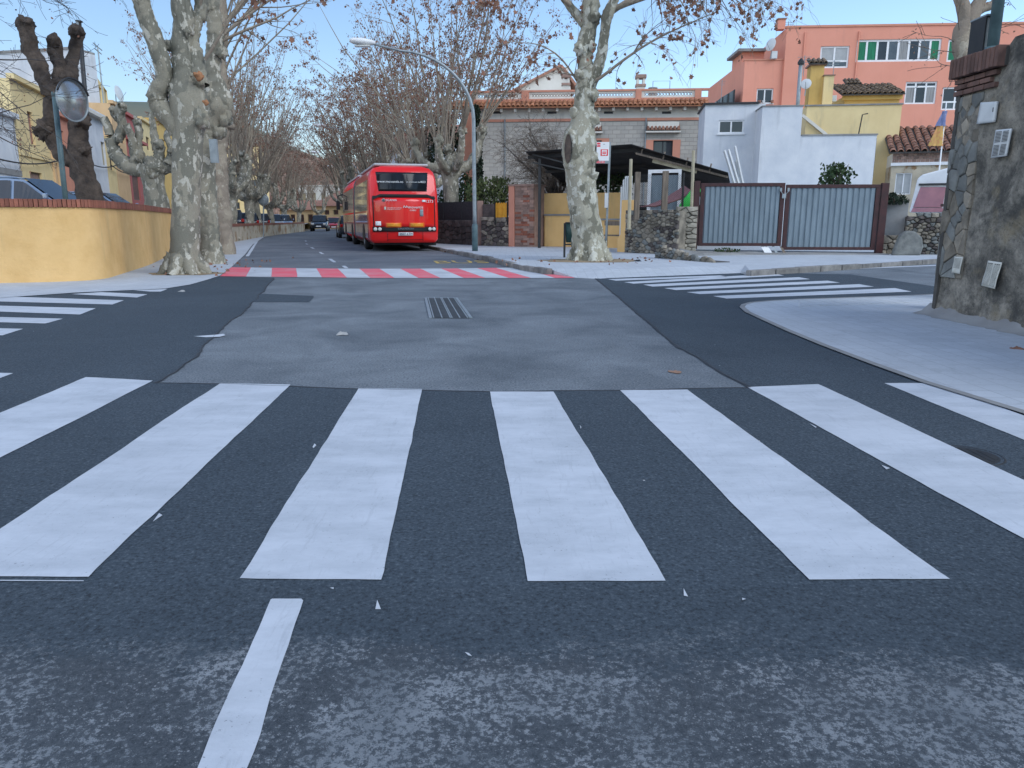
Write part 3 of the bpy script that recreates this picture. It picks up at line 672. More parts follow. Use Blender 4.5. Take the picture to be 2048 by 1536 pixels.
# things fixed to that wall
def plate(name, px, label, cat, mat, thick=.012, lines=0, y=-.02, tilt=0.0, margin=.12, ink='ink', rows=None):
    q = [WF.uz(x, y_) for x, y_ in px]; c = WF.w(sum(a[0] for a in q) / 4, y, sum(a[1] for a in q) / 4)
    t = empty(name, c, label, cat); n = 8; vs = []
    for j in range(n + 1):
        for i in range(n + 1):
            a, b = i / n, j / n; tp_ = [q[0][k] * (1-a) + q[1][k] * a for k in (0, 1)]; bt_ = [q[3][k] * (1-a) + q[2][k] * a for k in (0, 1)]
            u, z = [bt_[k] * (1-b) + tp_[k] * b for k in (0, 1)]; vs.append((u, y - tilt * (.5 + .5 * math.sin(a * 5 + b * 7)), z))
    m = n + 1; N = m * m; vs += [(u, v + thick, z) for u, v, z in vs]
    fs = [(j*m+i, j*m+i+1, (j+1)*m+i+1, (j+1)*m+i) for j in range(n) for i in range(n)] + [(N+(j+1)*m+i, N+(j+1)*m+i+1, N+j*m+i+1, N+j*m+i) for j in range(n) for i in range(n)]
    b = [i for i in range(m)] + [j*m+n for j in range(1, m)] + [n*m+i for i in range(n-1, -1, -1)] + [j*m for j in range(n-1, 0, -1)]
    fs += [(b[(k+1) % len(b)], b[k], N + b[k], N + b[(k+1) % len(b)]) for k in range(len(b))]
    mb = WF.mb(); mb.add(vs, fs); mb.build('sheet', mat, t, True)
    def at(a, b): 
        tp_ = [q[0][k] * (1-a) + q[1][k] * a for k in (0, 1)]; bt_ = [q[3][k] * (1-a) + q[2][k] * a for k in (0, 1)]; return [bt_[k] * (1-b) + tp_[k] * b for k in (0, 1)]
    return t, at
def printed(t, at, cols, y, tilt, bold=()):
    r = random.Random(4)
    for a0, a1, b0, b1, n in cols:
        mb = WF.mb()
        for k in range(n):
            b = b1 + (b0 - b1) * (k + .5) / n; h = (b1 - b0) / n * (.34 if k not in bold else .8); a = a0
            while a < a1 - .02:
                w = min(a1 - a, r.uniform(.05, .16)); p, q, s, u = at(a, b - h/2), at(a + w, b - h/2), at(a + w, b + h/2), at(a, b + h/2)
                yy = [y - .0025 - tilt * (.5 + .5 * math.sin(x * 5 + b * 7)) for x in (a, a + w)]
                mb.add([(p[0], yy[0], p[1]), (q[0], yy[1], q[1]), (s[0], yy[1], s[1]), (u[0], yy[0], u[1])], [(0,1,2,3)]); a += w + .025
        mb.build('print_block', 'ink', t)
t_, at = plate('notice', [(1918, 513), (1935, 514), (1928, 548), (1912, 545)], 'small narrow printed notice pasted on the mossy wall near its stone corner', 'notice', 'paper', .002, y=-.055, tilt=.004)
printed(t_, at, [(.12, .88, .3, .92, 9)], -.055, .004)
t_, at = plate('notice', [(1986, 521), (2014, 525), (1999, 578), (1972, 571)], 'large creased two column printed notice pasted low on the mossy wall', 'notice', 'paper', .002, y=-.055, tilt=.006)
printed(t_, at, [(.07, .46, .06, .93, 20), (.54, .93, .06, .93, 20)], -.055, .006, bold=(0,))
t_, at = plate('meter_cover', [(1971, 205), (2003, 203), (1997, 244), (1963, 248)], 'blank white enamel meter cover fixed high on the mossy wall', 'meter cover', 'white_plastic', .03, y=-.06)
p, q = at(.86, .5), at(.9, .72); mb = WF.mb(); mb.box(p[0], q[0], -.064, -.058, p[1], q[1]); mb.build('slot', 'ink', t_)
VQ = [(1999, 260), (2030, 257), (2019, 312), (1989, 316)]
t_, at = plate('vent_grille', VQ, 'white louvred vent grille on the mossy wall above the notices', 'vent', 'white_plastic', .02, y=-.045)
for a0, a1 in ((.08, .46), (.54, .92)):
    for b0, b1 in ((.06, .46), (.54, .95)):
        for k in range(8):
            b = b0 + (b1 - b0) * (k + .5) / 8; h = (b1 - b0) / 8 * .5; p, q, s, u = at(a0, b - h/2), at(a1, b - h/2), at(a1, b + h/2), at(a0, b + h/2)
            mb = WF.mb(); mb.add([(p[0], -.047, p[1]), (q[0], -.047, q[1]), (s[0], -.047, s[1]), (u[0], -.047, u[1])], [(0,1,2,3)]); mb.build('louvre_gap', 'ink', t_)
            mb = WF.mb(); mb.add([(p[0], -.058, p[1] - h*.2), (q[0], -.058, q[1] - h*.2), (s[0], -.052, s[1] - h*.55), (u[0], -.052, u[1] - h*.55)], [(0,1,2,3)]); mb.build('louvre', 'white_plastic', t_)
# behind it: post and cabinet
c = P(2026, 90, 9.6); t_ = empty('steel_post', (c.x, c.y + .4, 0), 'thick grey green steel post rising behind the corner wall', 'post')
mb = MB(); mb.tube([(c.x, c.y + .4, 0), (c.x, c.y + .4, 3.3)], .085, 16); mb.build('sleeve', 'post_green', t_, True)
mb = MB(); mb.tube([(c.x, c.y + .4, 3.3), (c.x, c.y + .4, 6.5)], .068, 16); mb.build('pole', 'post_green', t_, True)
c = P(2000, 70, 9.9); t_ = empty('meter_cabinet', (c.x, c.y + .3, 0), 'narrow grey metal cabinet standing behind the brick cap', 'cabinet')
mb = MB(); mb.box(c.x - .07, c.x + .075, c.y + .2, c.y + .5, 0, P(2000, 38, 10.2).z); mb.build('body', 'galvanised', t_, bevel=.01)
mb = MB(); mb.box(c.x - .09, c.x - .071, c.y + .18, c.y + .5, 0, P(2000, 38, 10.2).z + .01); mb.build('door', 'dark_metal', t_)
mb = MB(); mb.box(c.x - .09, c.x + .085, c.y + .17, c.y + .52, P(2000, 38, 10.2).z + .012, P(2000, 38, 10.2).z + .03); mb.build('lid', 'galvanised', t_)

# ------------------------------------------------------------------ gate and the walls beside it
GF = faceat(1385, 25.0, 1770, 24.6); gate = empty('sheet_gate', GF.w(GF.len / 2, 0, .25), 'double gate of grey ribbed sheet in a dark brown steel frame', 'gate')
def gpost(px0, px1, y0, y1):
    r = GF.rect(px0, y0, px1, y1); mb = GF.mb(); mb.box(r[0], r[1], -.06, .1, r[2], r[3]); mb.build('gate_post', 'gate_brown', gate, bevel=.006)
gpost(1386, 1397, 362, 498); gpost(1757, 1771, 366, 507)
for x0, x1, y0, y1, yt in ((1399, 1566, 366, 492, 364), (1568, 1755, 369, 500, 367)):
    r = GF.rect(x0, y0, x1, y1); b = .12; lf = GF.mb()
    lf.box(r[0], r[1], -.03, .05, r[3] - b * .9, r[3]); lf.box(r[0], r[1], -.03, .05, r[2], r[2] + b * .8)
    lf.box(r[0], r[0] + b * 1.1, -.031, .051, r[2] + b * .8, r[3] - b * .9); lf.box(r[1] - b * 1.1, r[1], -.031, .051, r[2] + b * .8, r[3] - b * .9)
    lfo = lf.build('leaf_frame', 'gate_brown', gate, bevel=.006)
    n = 15; u0, u1 = r[0] + b * 1.1, r[1] - b * 1.1
    for i in range(n):
        a = u0 + (u1 - u0) * i / n; w = (u1 - u0) / n; z0, z1 = r[2] + b * .8, r[3] - b * .9
        mb = GF.mb(); prof = [(a, .022), (a + w * .14, .022), (a + w * .24, -.008), (a + w * .84, -.008), (a + w * .96, .022), (a + w, .022)]
        mb.add([(x, y, z0) for x, y in prof] + [(x, y, z1) for x, y in prof], [(k, k+1, 7+k, 6+k) for k in range(5)]); mb.build('sheet_strip', 'sheet_grey', lfo)
for x in (1561, 1576):
    r = GF.rect(x - 2, 376, x + 2, 383); mb = GF.mb(); mb.box(r[0], r[1], -.07, -.031, r[2], r[3]); mb.build('chain_link', 'galvanised', gate)
r = GF.rect(1563, 388, 1571, 397); mb = GF.mb(); mb.box(r[0], r[1], -.08, -.04, r[2], r[3]); mb.build('padlock', 'galvanised', gate, bevel=.01)
a, b_, c_ = GF.uz(1561, 383), GF.uz(1567, 391), GF.uz(1576, 383); mb = GF.mb(); mb.tube([(a[0], -.06, a[1]), (b_[0], -.06, b_[1]), (c_[0], -.06, c_[1])], .012, 6); mb.build('chain', 'galvanised', gate)
# mound and driveway before the gate
dv = [GF.w(-.3, .6, 0), GF.w(GF.len + .1, .6, 0), GF.w(GF.len + .1, -.35, 0), GF.w(GF.len * .62, -.55, 0), GF.w(GF.len * .3, -.75, 0), GF.w(.15, -1.5, 0), GF.w(-.6, -1.6, 0)]
mb = MB(); hz = [.24, .16, .14, .13, .15, .2, .34]; n = len(dv)
mb.add([(p.x, p.y, z) for p, z in zip(dv, hz)] + [(p.x, p.y, 0) for p in dv], [tuple(range(n-1, -1, -1))] + [(i, (i+1) % n, n + (i+1) % n, n + i) for i in range(n)])
o = mb.build('driveway', 'cement'); o['kind'] = 'structure'
def rubble(name, label, F, u0, u1, z0, ztops, n, mat, seed, thick=.4, mats=None, sz=1.5, proud=.06, joint=.008, back='mortar', cat='wall'):
    t = empty(name, F.w((u0+u1)/2, 0, z0), label, cat); mb = F.mb(); zt_ = max(ztops)
    mb.box(u0 + .01, u1 - .01, .02, thick, z0, min(ztops) - .02); mb.build('core', back, t)
    cl_ = [c for c in voronoi(u0, u1, z0, zt_, n, joint, sz, seed)]
    def top(u): return ztops[0] + (ztops[1] - ztops[0]) * (u - u0) / (u1 - u0) + .06 * mnoise.noise(Vector((u * 3, seed, 0)))
    cl_ = [c for c in cl_ if sum(p[1] for p in c) / len(c) < top(sum(p[0] for p in c) / len(c))]
    stones(t, F, cl_, mat, proud, .0, seed, mats=mats); return t
SW = Face(P(1252, HOR, 25.9), P(1357, HOR, 24.2))
rubble('rubble_wall', 'dark mossy rubble stone wall between ochre end post and pale stones', SW, 0, SW.len, .05, (1.52, 1.5), 170, 'stone', 11, mats=['stone', 'stone', 'stone', 'stone_dark', 'stone_slate'], joint=.006, proud=.045, back='stone')
SW2 = Face(P(1352, HOR, 24.8), P(1388, HOR, 24.9))
rubble('pale_stone_pier', 'pale drystone pier built against the left gate post', SW2, 0, SW2.len + .1, .2, (1.55, 1.62), 30, 'stone_pale', 12, mats=['stone_pale'], sz=2.2, proud=.07)
SW3 = Face(G(1312, 517, .1), G(1428, 527, .1))
rubble('kerb_rubble', 'low curved stone edging in front of the gate driveway', SW3, 0, SW3.len, 0, (.5, .16), 60, 'stone', 13, .5, mats=['stone', 'stone_slate'], sz=1.2)
SW4 = Face(P(1762, HOR, 24.8), P(1895, HOR, 24.3))
rubble('tumbled_wall', 'tumbled drystone wall right of the gate', SW4, .75, SW4.len, .1, (1.33, 1.42), 84, 'stone', 14, mats=['stone', 'stone', 'stone_slate', 'stone_dark'], sz=1.5, proud=.1, joint=.006)
rubble('low_rubble', 'low heap of stones at the foot of the right gate post', SW4, 0.0, .78, .1, (.68, .72), 14, 'stone', 15, .3, mats=['stone_pale', 'stone'], proud=.1)
r = SW4.rect(1772, 402, 1818, 478); t_ = empty('concrete_slab', SW4.w(r[0], .3, .4), 'flat grey concrete slab standing upright beside the right gate post', 'slab')
mb = SW4.mb(); mb.box(r[0], r[1], .22, .34, .3, r[3]); mb.build('panel', 'cement', t_, bevel=.02); mb = SW4.mb(); mb.box(r[0] - .02, r[1] + .02, .2, .36, r[3], r[3] + .06); mb.build('coping', 'stone', t_, bevel=.01)
c = P(1818, 500, 23.75); mb = MB(); bl = [(-.5, 0), (.42, 0), (.5, .3), (.42, .62), (.18, .82), (-.1, .85), (-.3, .7), (-.42, .35)]
mb.prism_xz([(c.x + x * .95, .1 + z * .92) for x, z in bl], c.y + .02, c.y + .22); tag(mb.build('boulder', 'stone_slate', None, bevel=.06, at=(c.x, c.y + .1, .1)), 'big smooth grey boulder leaning on the tumbled wall', 'boulder')
for i, (x, y, w, h, m, lb) in enumerate(((1530, 500, .28, .22, 'white_paint', 'pale plank scrap under the gate near its middle'), (1547, 500, .12, .26, 'galvanised', 'narrow grey board scrap under the gate centre post'), (1563, 501, .13, .24, 'wood_grey', 'weathered wood scrap under the right gate leaf'))):
    c = GF.uz(x, y); mb = GF.mb(); mb.add([(c[0] - w/2, .0, c[1] + h/2), (c[0] + w/2 - .05, .0, c[1] + h/2), (c[0] + w/2 + .06, -.22, c[1] - h/2), (c[0] - w/2 + .1, -.22, c[1] - h/2), (c[0] - w/2, .02, c[1] + h/2 + .01), (c[0] + w/2 - .05, .02, c[1] + h/2 + .01), (c[0] + w/2 + .06, -.2, c[1] - h/2 + .01), (c[0] - w/2 + .1, -.2, c[1] - h/2 + .01)], [(3,2,1,0),(4,5,6,7),(0,1,5,4),(1,2,6,5),(2,3,7,6),(3,0,4,7)])
    p = GF.w(c[0], 0, c[1] - h/2); tag(mb.build('board_scrap', m, None, at=p), lb, 'board')
# ------------------------------------------------------------------ the grey villa with pink trim
VF = faceat(934, 45.0, 1403, 44.0); vl = empty('grey_villa', VF.w(VF.len / 2, 0, 0), 'grey block villa with pink trim, tiled eave and latticed roof parapet', 'house')
zp1 = VF.uz(1170, 179)[1]; zp0 = VF.uz(1170, 201)[1]; ze0 = VF.uz(1170, 219)[1]; zb0 = VF.uz(1170, 237)[1]; zb1 = VF.uz(1170, 243)[1]
wr = VF.rect(1306, 281, 1345, 325); w2 = VF.rect(1178, 277, 1203, 325)
mb = shell(VF, 0, VF.len, 0, zb1, 11, [wr, w2]); mb.build('wall', 'block_wall', vl)
mb = VF.mb(); mb.box(-.03, VF.len + .03, -.03, 11.03, zb1 + .02, zb0); mb.build('string_course', 'plaster_salmon', vl)
mb = VF.mb(); mb.box(0, VF.len, 0, 11, zb0, ze0 + .1); mb.build('frieze', 'plaster_offwhite', vl)
for i, x in enumerate((994, 1104, 1217, 1333)):
    r = VF.rect(x - 9, 223, x + 9, 227.5); mb = VF.mb(); mb.box(r[0], r[1], -.02, .01, r[2], r[3]); mb.build('vent_slot', 'dark_metal', vl)
for i in range(17):
    u = .5 + (VF.len - 1) * i / 16; mb = VF.mb(); mb.box(u - .07, u + .07, -.42, 0, ze0 - .12, ze0 + .04); mb.build('corbel', 'plaster_offwhite', vl)
mb = VF.mb(); mb.box(-.9, VF.len, -.5, 0, ze0 + .04, ze0 + .09); mb.build('soffit', 'brick_worn', vl)
tiled(vl, VF, -1.0, VF.len, ze0 + .1, zp0 + .02, -.58, .1, 'tile_orange', .26, .42, base='tile_orange')
mb = VF.mb(); mb.box(-.06, VF.len + .06, .0, .3, zp1 - .1, zp1); mb.box(-.04, VF.len + .04, .02, .28, zp0 - .1, zp0 + .12); mb.build('parapet_rail', 'plaster_salmon', vl)
px_p = [(937, 950), (1043, 1058), (1155, 1165), (1271, 1283), (1390, 1403)]
for a, b in px_p:
    r = VF.rect(a, 180, b, 200); mb = VF.mb(); mb.box(r[0], r[1], -.02, .32, zp0 + .02, zp1 - .02); mb.build('parapet_pier', 'plaster_salmon', vl)
for (a, b), (c, d) in zip(px_p, px_p[1:]):
    u0, u1 = VF.rect(b, 180, c, 200)[:2]; z0, z1 = zp0 + .12, zp1 - .1; mb = VF.mb(); f = .16
    mb.box(u0, u1, .05, .22, z0, z0 + f * .6); mb.box(u0, u1, .05, .22, z1 - f * .6, z1); mb.box(u0, u0 + f, .051, .219, z0, z1); mb.box(u1 - f, u1, .051, .219, z0, z1); pn = mb.build('lattice_frame', 'plaster_offwhite', vl)
    mb = VF.mb(); a0, a1, b0, b1 = u0 + f, u1 - f, z0 + f * .6, z1 - f * .6; H = b1 - b0; n = int((a1 - a0) / .16)
    for i in range(-4, n + 4):
        for s in (1, -1):
            x0 = a0 + (a1 - a0) * i / n; x1 = x0 + H * .8; p, q = (x0, b0), (x1, b1)
            if s < 0: p, q = (x0, b1), (x1, b0)
            if p[0] < a0: k = (a0 - p[0]) / (q[0] - p[0]); p = (a0, p[1] + (q[1] - p[1]) * k)
            if q[0] > a1: k = (a1 - p[0]) / (q[0] - p[0]); q = (a1, p[1] + (q[1] - p[1]) * k)
            if q[0] - p[0] > .02: mb.bar((p[0], .12 + .012 * s, p[1]), (q[0], .12 + .012 * s, q[1]), .03, .03)
    mb.build('lattice', 'brick_worn', pn)
    mb = VF.mb(); 
for r, (h0, h1) in ((wr, (1291, 1361)), (w2, (1170, 1205))):
    u0, u1 = VF.rect(h0, 250, h1, 262)[:2]; zt0 = VF.uz(1320, 276)[1]; z_h = VF.uz(1320, 262)[1]; z_h1 = VF.uz(1320, 250)[1]
    mb = VF.mb(); s = .42; mb.box(r[0] - s, r[0], -.04, .1, r[2] - .4, r[3]); mb.box(r[1], r[1] + s, -.04, .1, r[2] - .4, r[3]); mb.box(r[0] - s, r[1] + s, -.041, .1, r[3], zt0 - .1); mb.build('window_surround', 'plaster_salmon', vl)
    mb = VF.mb(); mb.box(u0, u1, -.28, 0, z_h - .1, z_h - .02); mb.box(u0 + .1, u1 - .1, -.12, 0, z_h + .16, z_h1 + .16); mb.build('hood', 'plaster_offwhite', vl)
    tiled(vl, VF, u0 + .03, u1 - .03, z_h, z_h + .3, -.26, -.0, 'tile_red', .2, .36)
    window(vl, VF, r, 2, 1, 'dark_metal', 'glass_dark', .06)
mb = VF.mb(); mb.box(-.05, .42, -.05, .4, 0, zb1 - .02); mb.build('quoin', 'plaster_salmon', vl)
for i in range(20):
    z = .5 + i * .34; w = .42 if i % 2 else .28
    if z + .3 < zb1: mb = VF.mb(); mb.box(VF.len - w, VF.len + .04, -.05, .3, z, z + .3); mb.build('quoin', 'plaster_salmon' if i % 2 else 'brick_worn', vl)
for x in (1010, 1290):
    u = VF.uz(x, 300)[0]; mb = VF.mb(); mb.tube([(u, -.05, 0), (u, -.05, zb0)], .035, 6); mb.build('downpipe', 'galvanised', vl)
def chimney(name, label, F, px0, px1, y0, y1, yd, mat, capm, parent=None, caph=.6):
    r = F.rect(px0, y0, px1, y1); t = empty(name, F.w((r[0]+r[1])/2, yd, r[2]), label, 'chimney') if not parent else None; pr = t or parent; w = r[1] - r[0]; h = r[3] - r[2]
    mb = F.mb(); mb.box(r[0], r[1], yd, yd + w, r[2] - .6, r[3] - h * .45); mb.build('shaft', mat, pr)
    mb = F.mb(); mb.box(r[0] - .06, r[1] + .06, yd - .06, yd + w + .06, r[3] - h * .45, r[3] - h * .36); mb.build('collar', capm, pr)
    mb = F.mb()
    for a in (r[0], r[1] - w * .28):
        for b in (yd, yd + w * .72): mb.box(a, a + w * .28, b, b + w * .28, r[3] - h * .36, r[3] - h * .15)
    mb.build('flue_piers', mat, pr); mb = F.mb(); mb.box(r[0] - .08, r[1] + .08, yd - .08, yd + w + .08, r[3] - h * .15, r[3]); mb.build('cap', capm, pr, bevel=.05)
chimney('chimney', 'tall white chimney with brick cap on the villa roof terrace', VF, 1286, 1304, 121, 180, 4.0, 'plaster_offwhite', 'brick_worn')
chimney('chimney', 'short white chimney with brick collar behind the villa parapet', VF, 1124, 1139, 128, 180, 3.0, 'plaster_offwhite', 'brick_worn')
r = VF.rect(1310, 156, 1328, 182); t_ = empty('water_tank', VF.w((r[0]+r[1])/2, 3.5, r[2]), 'grey cylindrical water tank on the villa roof terrace', 'water tank')
mb = VF.mb(); cx = (r[0]+r[1])/2; mb.tube([(cx, 3.5, r[2] - .5), (cx, 3.5, r[3])], (r[1]-r[0])/2, 18); mb.build('drum', 'cement', t_, True); mb = VF.mb(); mb.tube([(cx, 3.5, r[3] + .002), (cx, 3.5, r[3] + .06)], (r[1]-r[0])/2 + .03, 18); mb.build('lid', 'cement', t_, True)
t_ = empty('terrace_railing', VF.w(12, 3, 7), 'thin grey tubular frame on the villa roof terrace', 'railing')
for x0, x1, yt in ((1316, 1352, 146), (1330, 1361, 166)):
    a, b = VF.uz(x0, yt), VF.uz(x1, yt); mb = VF.mb(); mb.tube([(a[0], 2.5, zp1 - .9), (a[0], 2.5, a[1]), (b[0], 2.5, a[1]), (b[0], 2.5, zp1 - .9)], .022, 6); mb.build('hoop', 'galvanised', t_)
# gabled neighbour behind the villa
HF = faceat(1030, 56, 1150, 56); gb = empty('gabled_house', HF.w(2, 0, 0), 'white gabled house showing its roof slope behind the villa', 'house')
a, b, c = HF.uz(1028, 182), HF.uz(1122, 131), HF.uz(1142, 182); mb = HF.mb(); mb.prism_xz([(a[0], 0), (c[0], 0), (c[0], c[1]), (b[0] + .5, b[1] - .1), (b[0], b[1] - .1), (a[0], a[1])], 0, 8); mb.build('wall', 'plaster_offwhite', gb)
mb = HF.mb(); mb.bar((a[0] - .4, 4, a[1] - .15), (b[0], 4, b[1]), 8.4, .16); mb.bar((b[0], 4, b[1]), (c[0] + .4, 4, c[1] + .3), 8.4, .16); mb.build('roof', 'tile_red', gb)

# ------------------------------------------------------------------ salmon pink apartment block
KF = faceat(1546, 58, 2400, 55.92); pk = empty('pink_apartments', KF.w(8, 0, 0), 'large salmon pink flat roofed apartment block with white windows', 'building')
hb = KF.rect(1713, 78, 1882, 123); ha = KF.rect(1640, 92, 1698, 136); hc = KF.rect(1895, 78, 1992, 123); he = KF.rect(1810, 163, 1873, 208); hf = KF.rect(1884, 174, 1938, 220)
zt_ = KF.uz(1800, 52)[1]
mb = shell(KF, 0, KF.len, 0, zt_, 14, [hb, ha, hc, he, hf]); mb.build('wall', 'plaster_pink', pk)
mb = KF.mb(); mb.box(-.06, KF.len + .05, -.06, .3, zt_, zt_ + .14); mb.build('coping', 'plaster_salmon', pk)
wb = hb[1] - hb[0]; window(pk, KF, hb, 8, 1, 'white_paint', ['curtain_green', 'curtain_green', 'glass_dark', 'glass_pale', 'curtain_grey', 'glass_dark', 'glass_pale', 'curtain_green'], .14)
window(pk, KF, ha, 2, 1, 'white_paint', ['glass_pale', 'glass_pale', 'blind', 'blind'], .12, mid=.32)
window(pk, KF, hc, 3, 1, 'white_paint', ['curtain_green', 'glass_dark', 'curtain_green'], .13)
window(pk, KF, he, 3, 1, 'white_paint', ['curtain_grey', 'glass_dark', 'curtain_grey', 'glass_dark', 'glass_dark', 'glass_dark'], .11, mid=.78)
window(pk, KF, hf, 2, 1, 'white_paint', ['glass_pale', 'glass_pale', 'glass_dark', 'glass_dark'], .11, mid=.36)
KF2 = faceat(1470, 58.3, 1548, 58.2); hd = KF2.rect(1513, 177, 1549, 207); z2 = KF2.uz(1510, 121)[1]
mb = shell(KF2, 0, KF2.len - .02, 0, z2, 12, [(hd[0], hd[1] - .1, hd[2], hd[3])]); mb.build('wing_wall', 'plaster_pink', pk); window(pk, KF2, (hd[0], hd[1] - .1, hd[2], hd[3]), 2, 1, 'white_paint', 'glass_dark', .09, sill='white_paint')
r = KF2.rect(1499, 88, 1546, 121); mb = KF2.mb(); mb.box(r[0], r[1] - .05, 2, 5, r[2], r[3] - .15); mb.build('roof_room', 'plaster_pink', pk); mb = KF2.mb(); mb.box(r[0] - .4, r[1] - .05, 1.6, 5.2, r[3] - .14, r[3] + .05); mb.build('roof_room_slab', 'cement', pk)
mb = KF2.mb(); mb.box(-.05, KF2.len - .03, -.05, .25, z2, z2 + .1); mb.build('wing_coping', 'plaster_salmon', pk)
r = KF.rect(1561, 34, 1576, 54); mb = KF.mb(); mb.box(r[0], r[1], .6, 1.2, r[2], r[3]); mb.build('chimney', 'plaster_pink', pk); mb = KF.mb(); mb.box(r[0] - .06, r[1] + .06, .54, 1.26, r[3], r[3] + .08); mb.build('chimney_cap', 'brick_worn', pk)
for x in (1706, 1600):
    u = KF.uz(x, 200)[0]; mb = KF.mb(); mb.tube([(u, -.05, 0), (u, -.05, zt_ - .3)], .05, 6); mb.build('downpipe', 'plaster_pink', pk)
def aerial(name, label, F, px, y0, y1, y, r=.02, n=5, w=.5):
    a, b = F.uz(px, y0), F.uz(px, y1); t = empty(name, F.w(b[0], y, b[1]), label, 'antenna'); mb = F.mb(); mb.tube([(b[0], y, b[1] - .3), (b[0], y, a[1])], r, 6); mb.build('mast', 'galvanised', t)
    for i in range(n):
        z = a[1] - .08 - i * .13; mb = F.mb(); mb.tube([(b[0] - w / 2 * (1 - .12 * i), y, z), (b[0] + w / 2 * (1 - .12 * i), y, z)], .012, 5); mb.build('element', 'galvanised', t)
aerial('roof_antenna', 'television antenna on the pink block roof beside its chimney', KF, 1588, 32, 54, 1.5, .03, 3, .7)
aerial('roof_antenna', 'thin antenna on the glazed terrace left of the pink block', KF2, 1442, 160, 205, 0, .02, 3, .5)
r = KF2.rect(1436, 178, 1470, 208); t_ = empty('glass_porch', KF2.w(r[0], 0, r[2]), 'small glazed terrace porch beside the pink block wing', 'porch')
mb = KF2.mb(); mb.prism_xz([(r[0], r[2] - 6), (r[1], r[2] - 6), (r[1], r[3]), (r[0] + .3, r[3] - .55), (r[0], r[3] - .8)], .3, 3); mb.build('glazing', 'glass_pale', t_)
for k in range(4):
    u = r[0] + (r[1] - r[0]) * k / 3.0; mb = KF2.mb(); mb.box(u - .04, u + .04, .2, .3, r[2] - 6, r[3] - .8 * (1 - k / 3)); mb.build('mullion', 'dark_metal', t_)

t_ = empty('satellite_dish', KF2.w(KF2.len - .1, -.2, z2), 'grey satellite dish at the step of the pink block', 'satellite dish'); a_ = KF2.uz(1541, 92)
DISH_PENDING = (t_, a_)
r = KF2.rect(1541, 104, 1552, 119); mb = KF2.mb(); mb.box(r[0], r[1], -.35, -.02, r[2], r[3]); tag(mb.build('air_conditioner', 'white_plastic', None, bevel=.02, at=KF2.w(r[0], -.2, r[2])), 'white air conditioner at the stepped corner of the pink block', 'air conditioner')
for i, x in enumerate((1518, 1526, 1543)):
    c = KF2.uz(x, 205); mb = KF2.mb(); mb.tube([(c[0], -.12, hd[2]), (c[0], -.12, hd[2] + .2)], [.09, .12], 10); mb.build('flower_pot', 'tile_red' if i != 1 else 'white_plastic', pk)
# ------------------------------------------------------------------ white and cream houses before it
WH = faceat(1399, 37, 1516, 36.6); wh = empty('white_house', WH.w(1, 0, 0), 'white rendered house with one small sliding window under a flat roof', 'house')
hr = WH.rect(1437, 240, 1488, 267); z1 = WH.uz(1450, 209)[1]
mb = shell(WH, 0, WH.len, 0, z1, 3.2, [hr]); mb.build('wall', 'plaster_white', wh); window(wh, WH, hr, 2, 1, 'white_paint', 'glass_dark', .07, .1, sill='white_paint')
mb = WH.mb(); mb.box(-.08, WH.len - .3, -.1, 3.3, z1, z1 + .08); mb.build('roof_slab', 'dark_metal', wh)
WB = faceat(1510, 35.2, 1737, 34.6); wbk = empty('white_blank_wall_building', WB.w(2, 0, 0), 'stained white windowless building stepping down above the gate', 'building')
a = WB.uz(1556, 213)[1]; b = WB.uz(1670, 271)[1]; us = WB.uz(1603, 250)[0]
mb = WB.mb(); mb.prism_xz([(0, 0), (WB.len, 0), (WB.len, b), (us, b), (us, a), (0, a)], 0, 3.0); mb.build('wall', 'plaster_white', wbk)
mb = WB.mb(); mb.box(us + .05, WB.len + .04, -.04, 3.04, b, b + .06); mb.box(-.04, us + .05, -.04, 3.04, a, a + .05); mb.build('coping', 'cement', wbk)
CF = faceat(1596, 40, 1780, 39.4); cf = empty('cream_house', CF.w(2, 0, 0), 'cream rendered house with a tall dark shutter behind the white wall', 'house')
hr = CF.rect(1733, 276, 1750, 352); z1 = CF.uz(1700, 211)[1]; mb = shell(CF, 0, CF.len, 0, z1, 5, [hr]); mb.build('wall', 'plaster_cream', cf); window(cf, CF, hr, 1, 6, 'shutter_dark', 'shutter_dark', .03, .06)
mb = CF.mb(); mb.box(-.05, CF.len + .05, -.05, .2, z1, z1 + .07); mb.build('coping', 'cement', cf)
a_, b_ = CF.uz(1604, 231), CF.uz(1652, 270); mb = CF.mb(); mb.bar((a_[0], -.08, a_[1]), (b_[0], -.08, b_[1]), .1, .14); mb.build('sloping_pipe', 'plaster_offwhite', cf)
a_, b_ = CF.uz(1716, 233), CF.uz(1724, 272); mb = CF.mb(); mb.tube([(a_[0] - .12, -.7, b_[1] - .2), (a_[0], -.7, a_[1]), (a_[0] + .25, -.7, a_[1] + .05)], .03, 6); mb.build('handrail', 'dark_metal', cf)
YF = faceat(1664, 43, 1776, 42.6); yf = empty('yellow_penthouse', YF.w(1, 0, 5), 'yellow rooftop room with mossy barrel tiled roof', 'house')
z0 = YF.uz(1700, 214)[1]; z1 = YF.uz(1700, 192)[1]; z2 = YF.uz(1700, 157)[1]
hr = YF.rect(1703, 207, 1738, 216); mb = YF.mb(); mb.box(.1, YF.len - .05, 0, 4, z0 - 3, z1); mb.build('wall', 'plaster_gold', yf); mb = YF.mb(); mb.box(-.05, YF.len + .05, -.15, .0, z1 - .22, z1); mb.build('eave_band', 'plaster_gold', yf)
tiled(yf, YF, -.15, YF.len + .1, z1 + .03, z2, -.35, 2.2, 'tile_brown', .29, .36, .02)
r = YF.rect(1713, 141, 1746, 156); tiled(yf, YF, r[0], r[1], r[2], r[3], 1.8, 2.6, 'tile_brown', .24, .36)
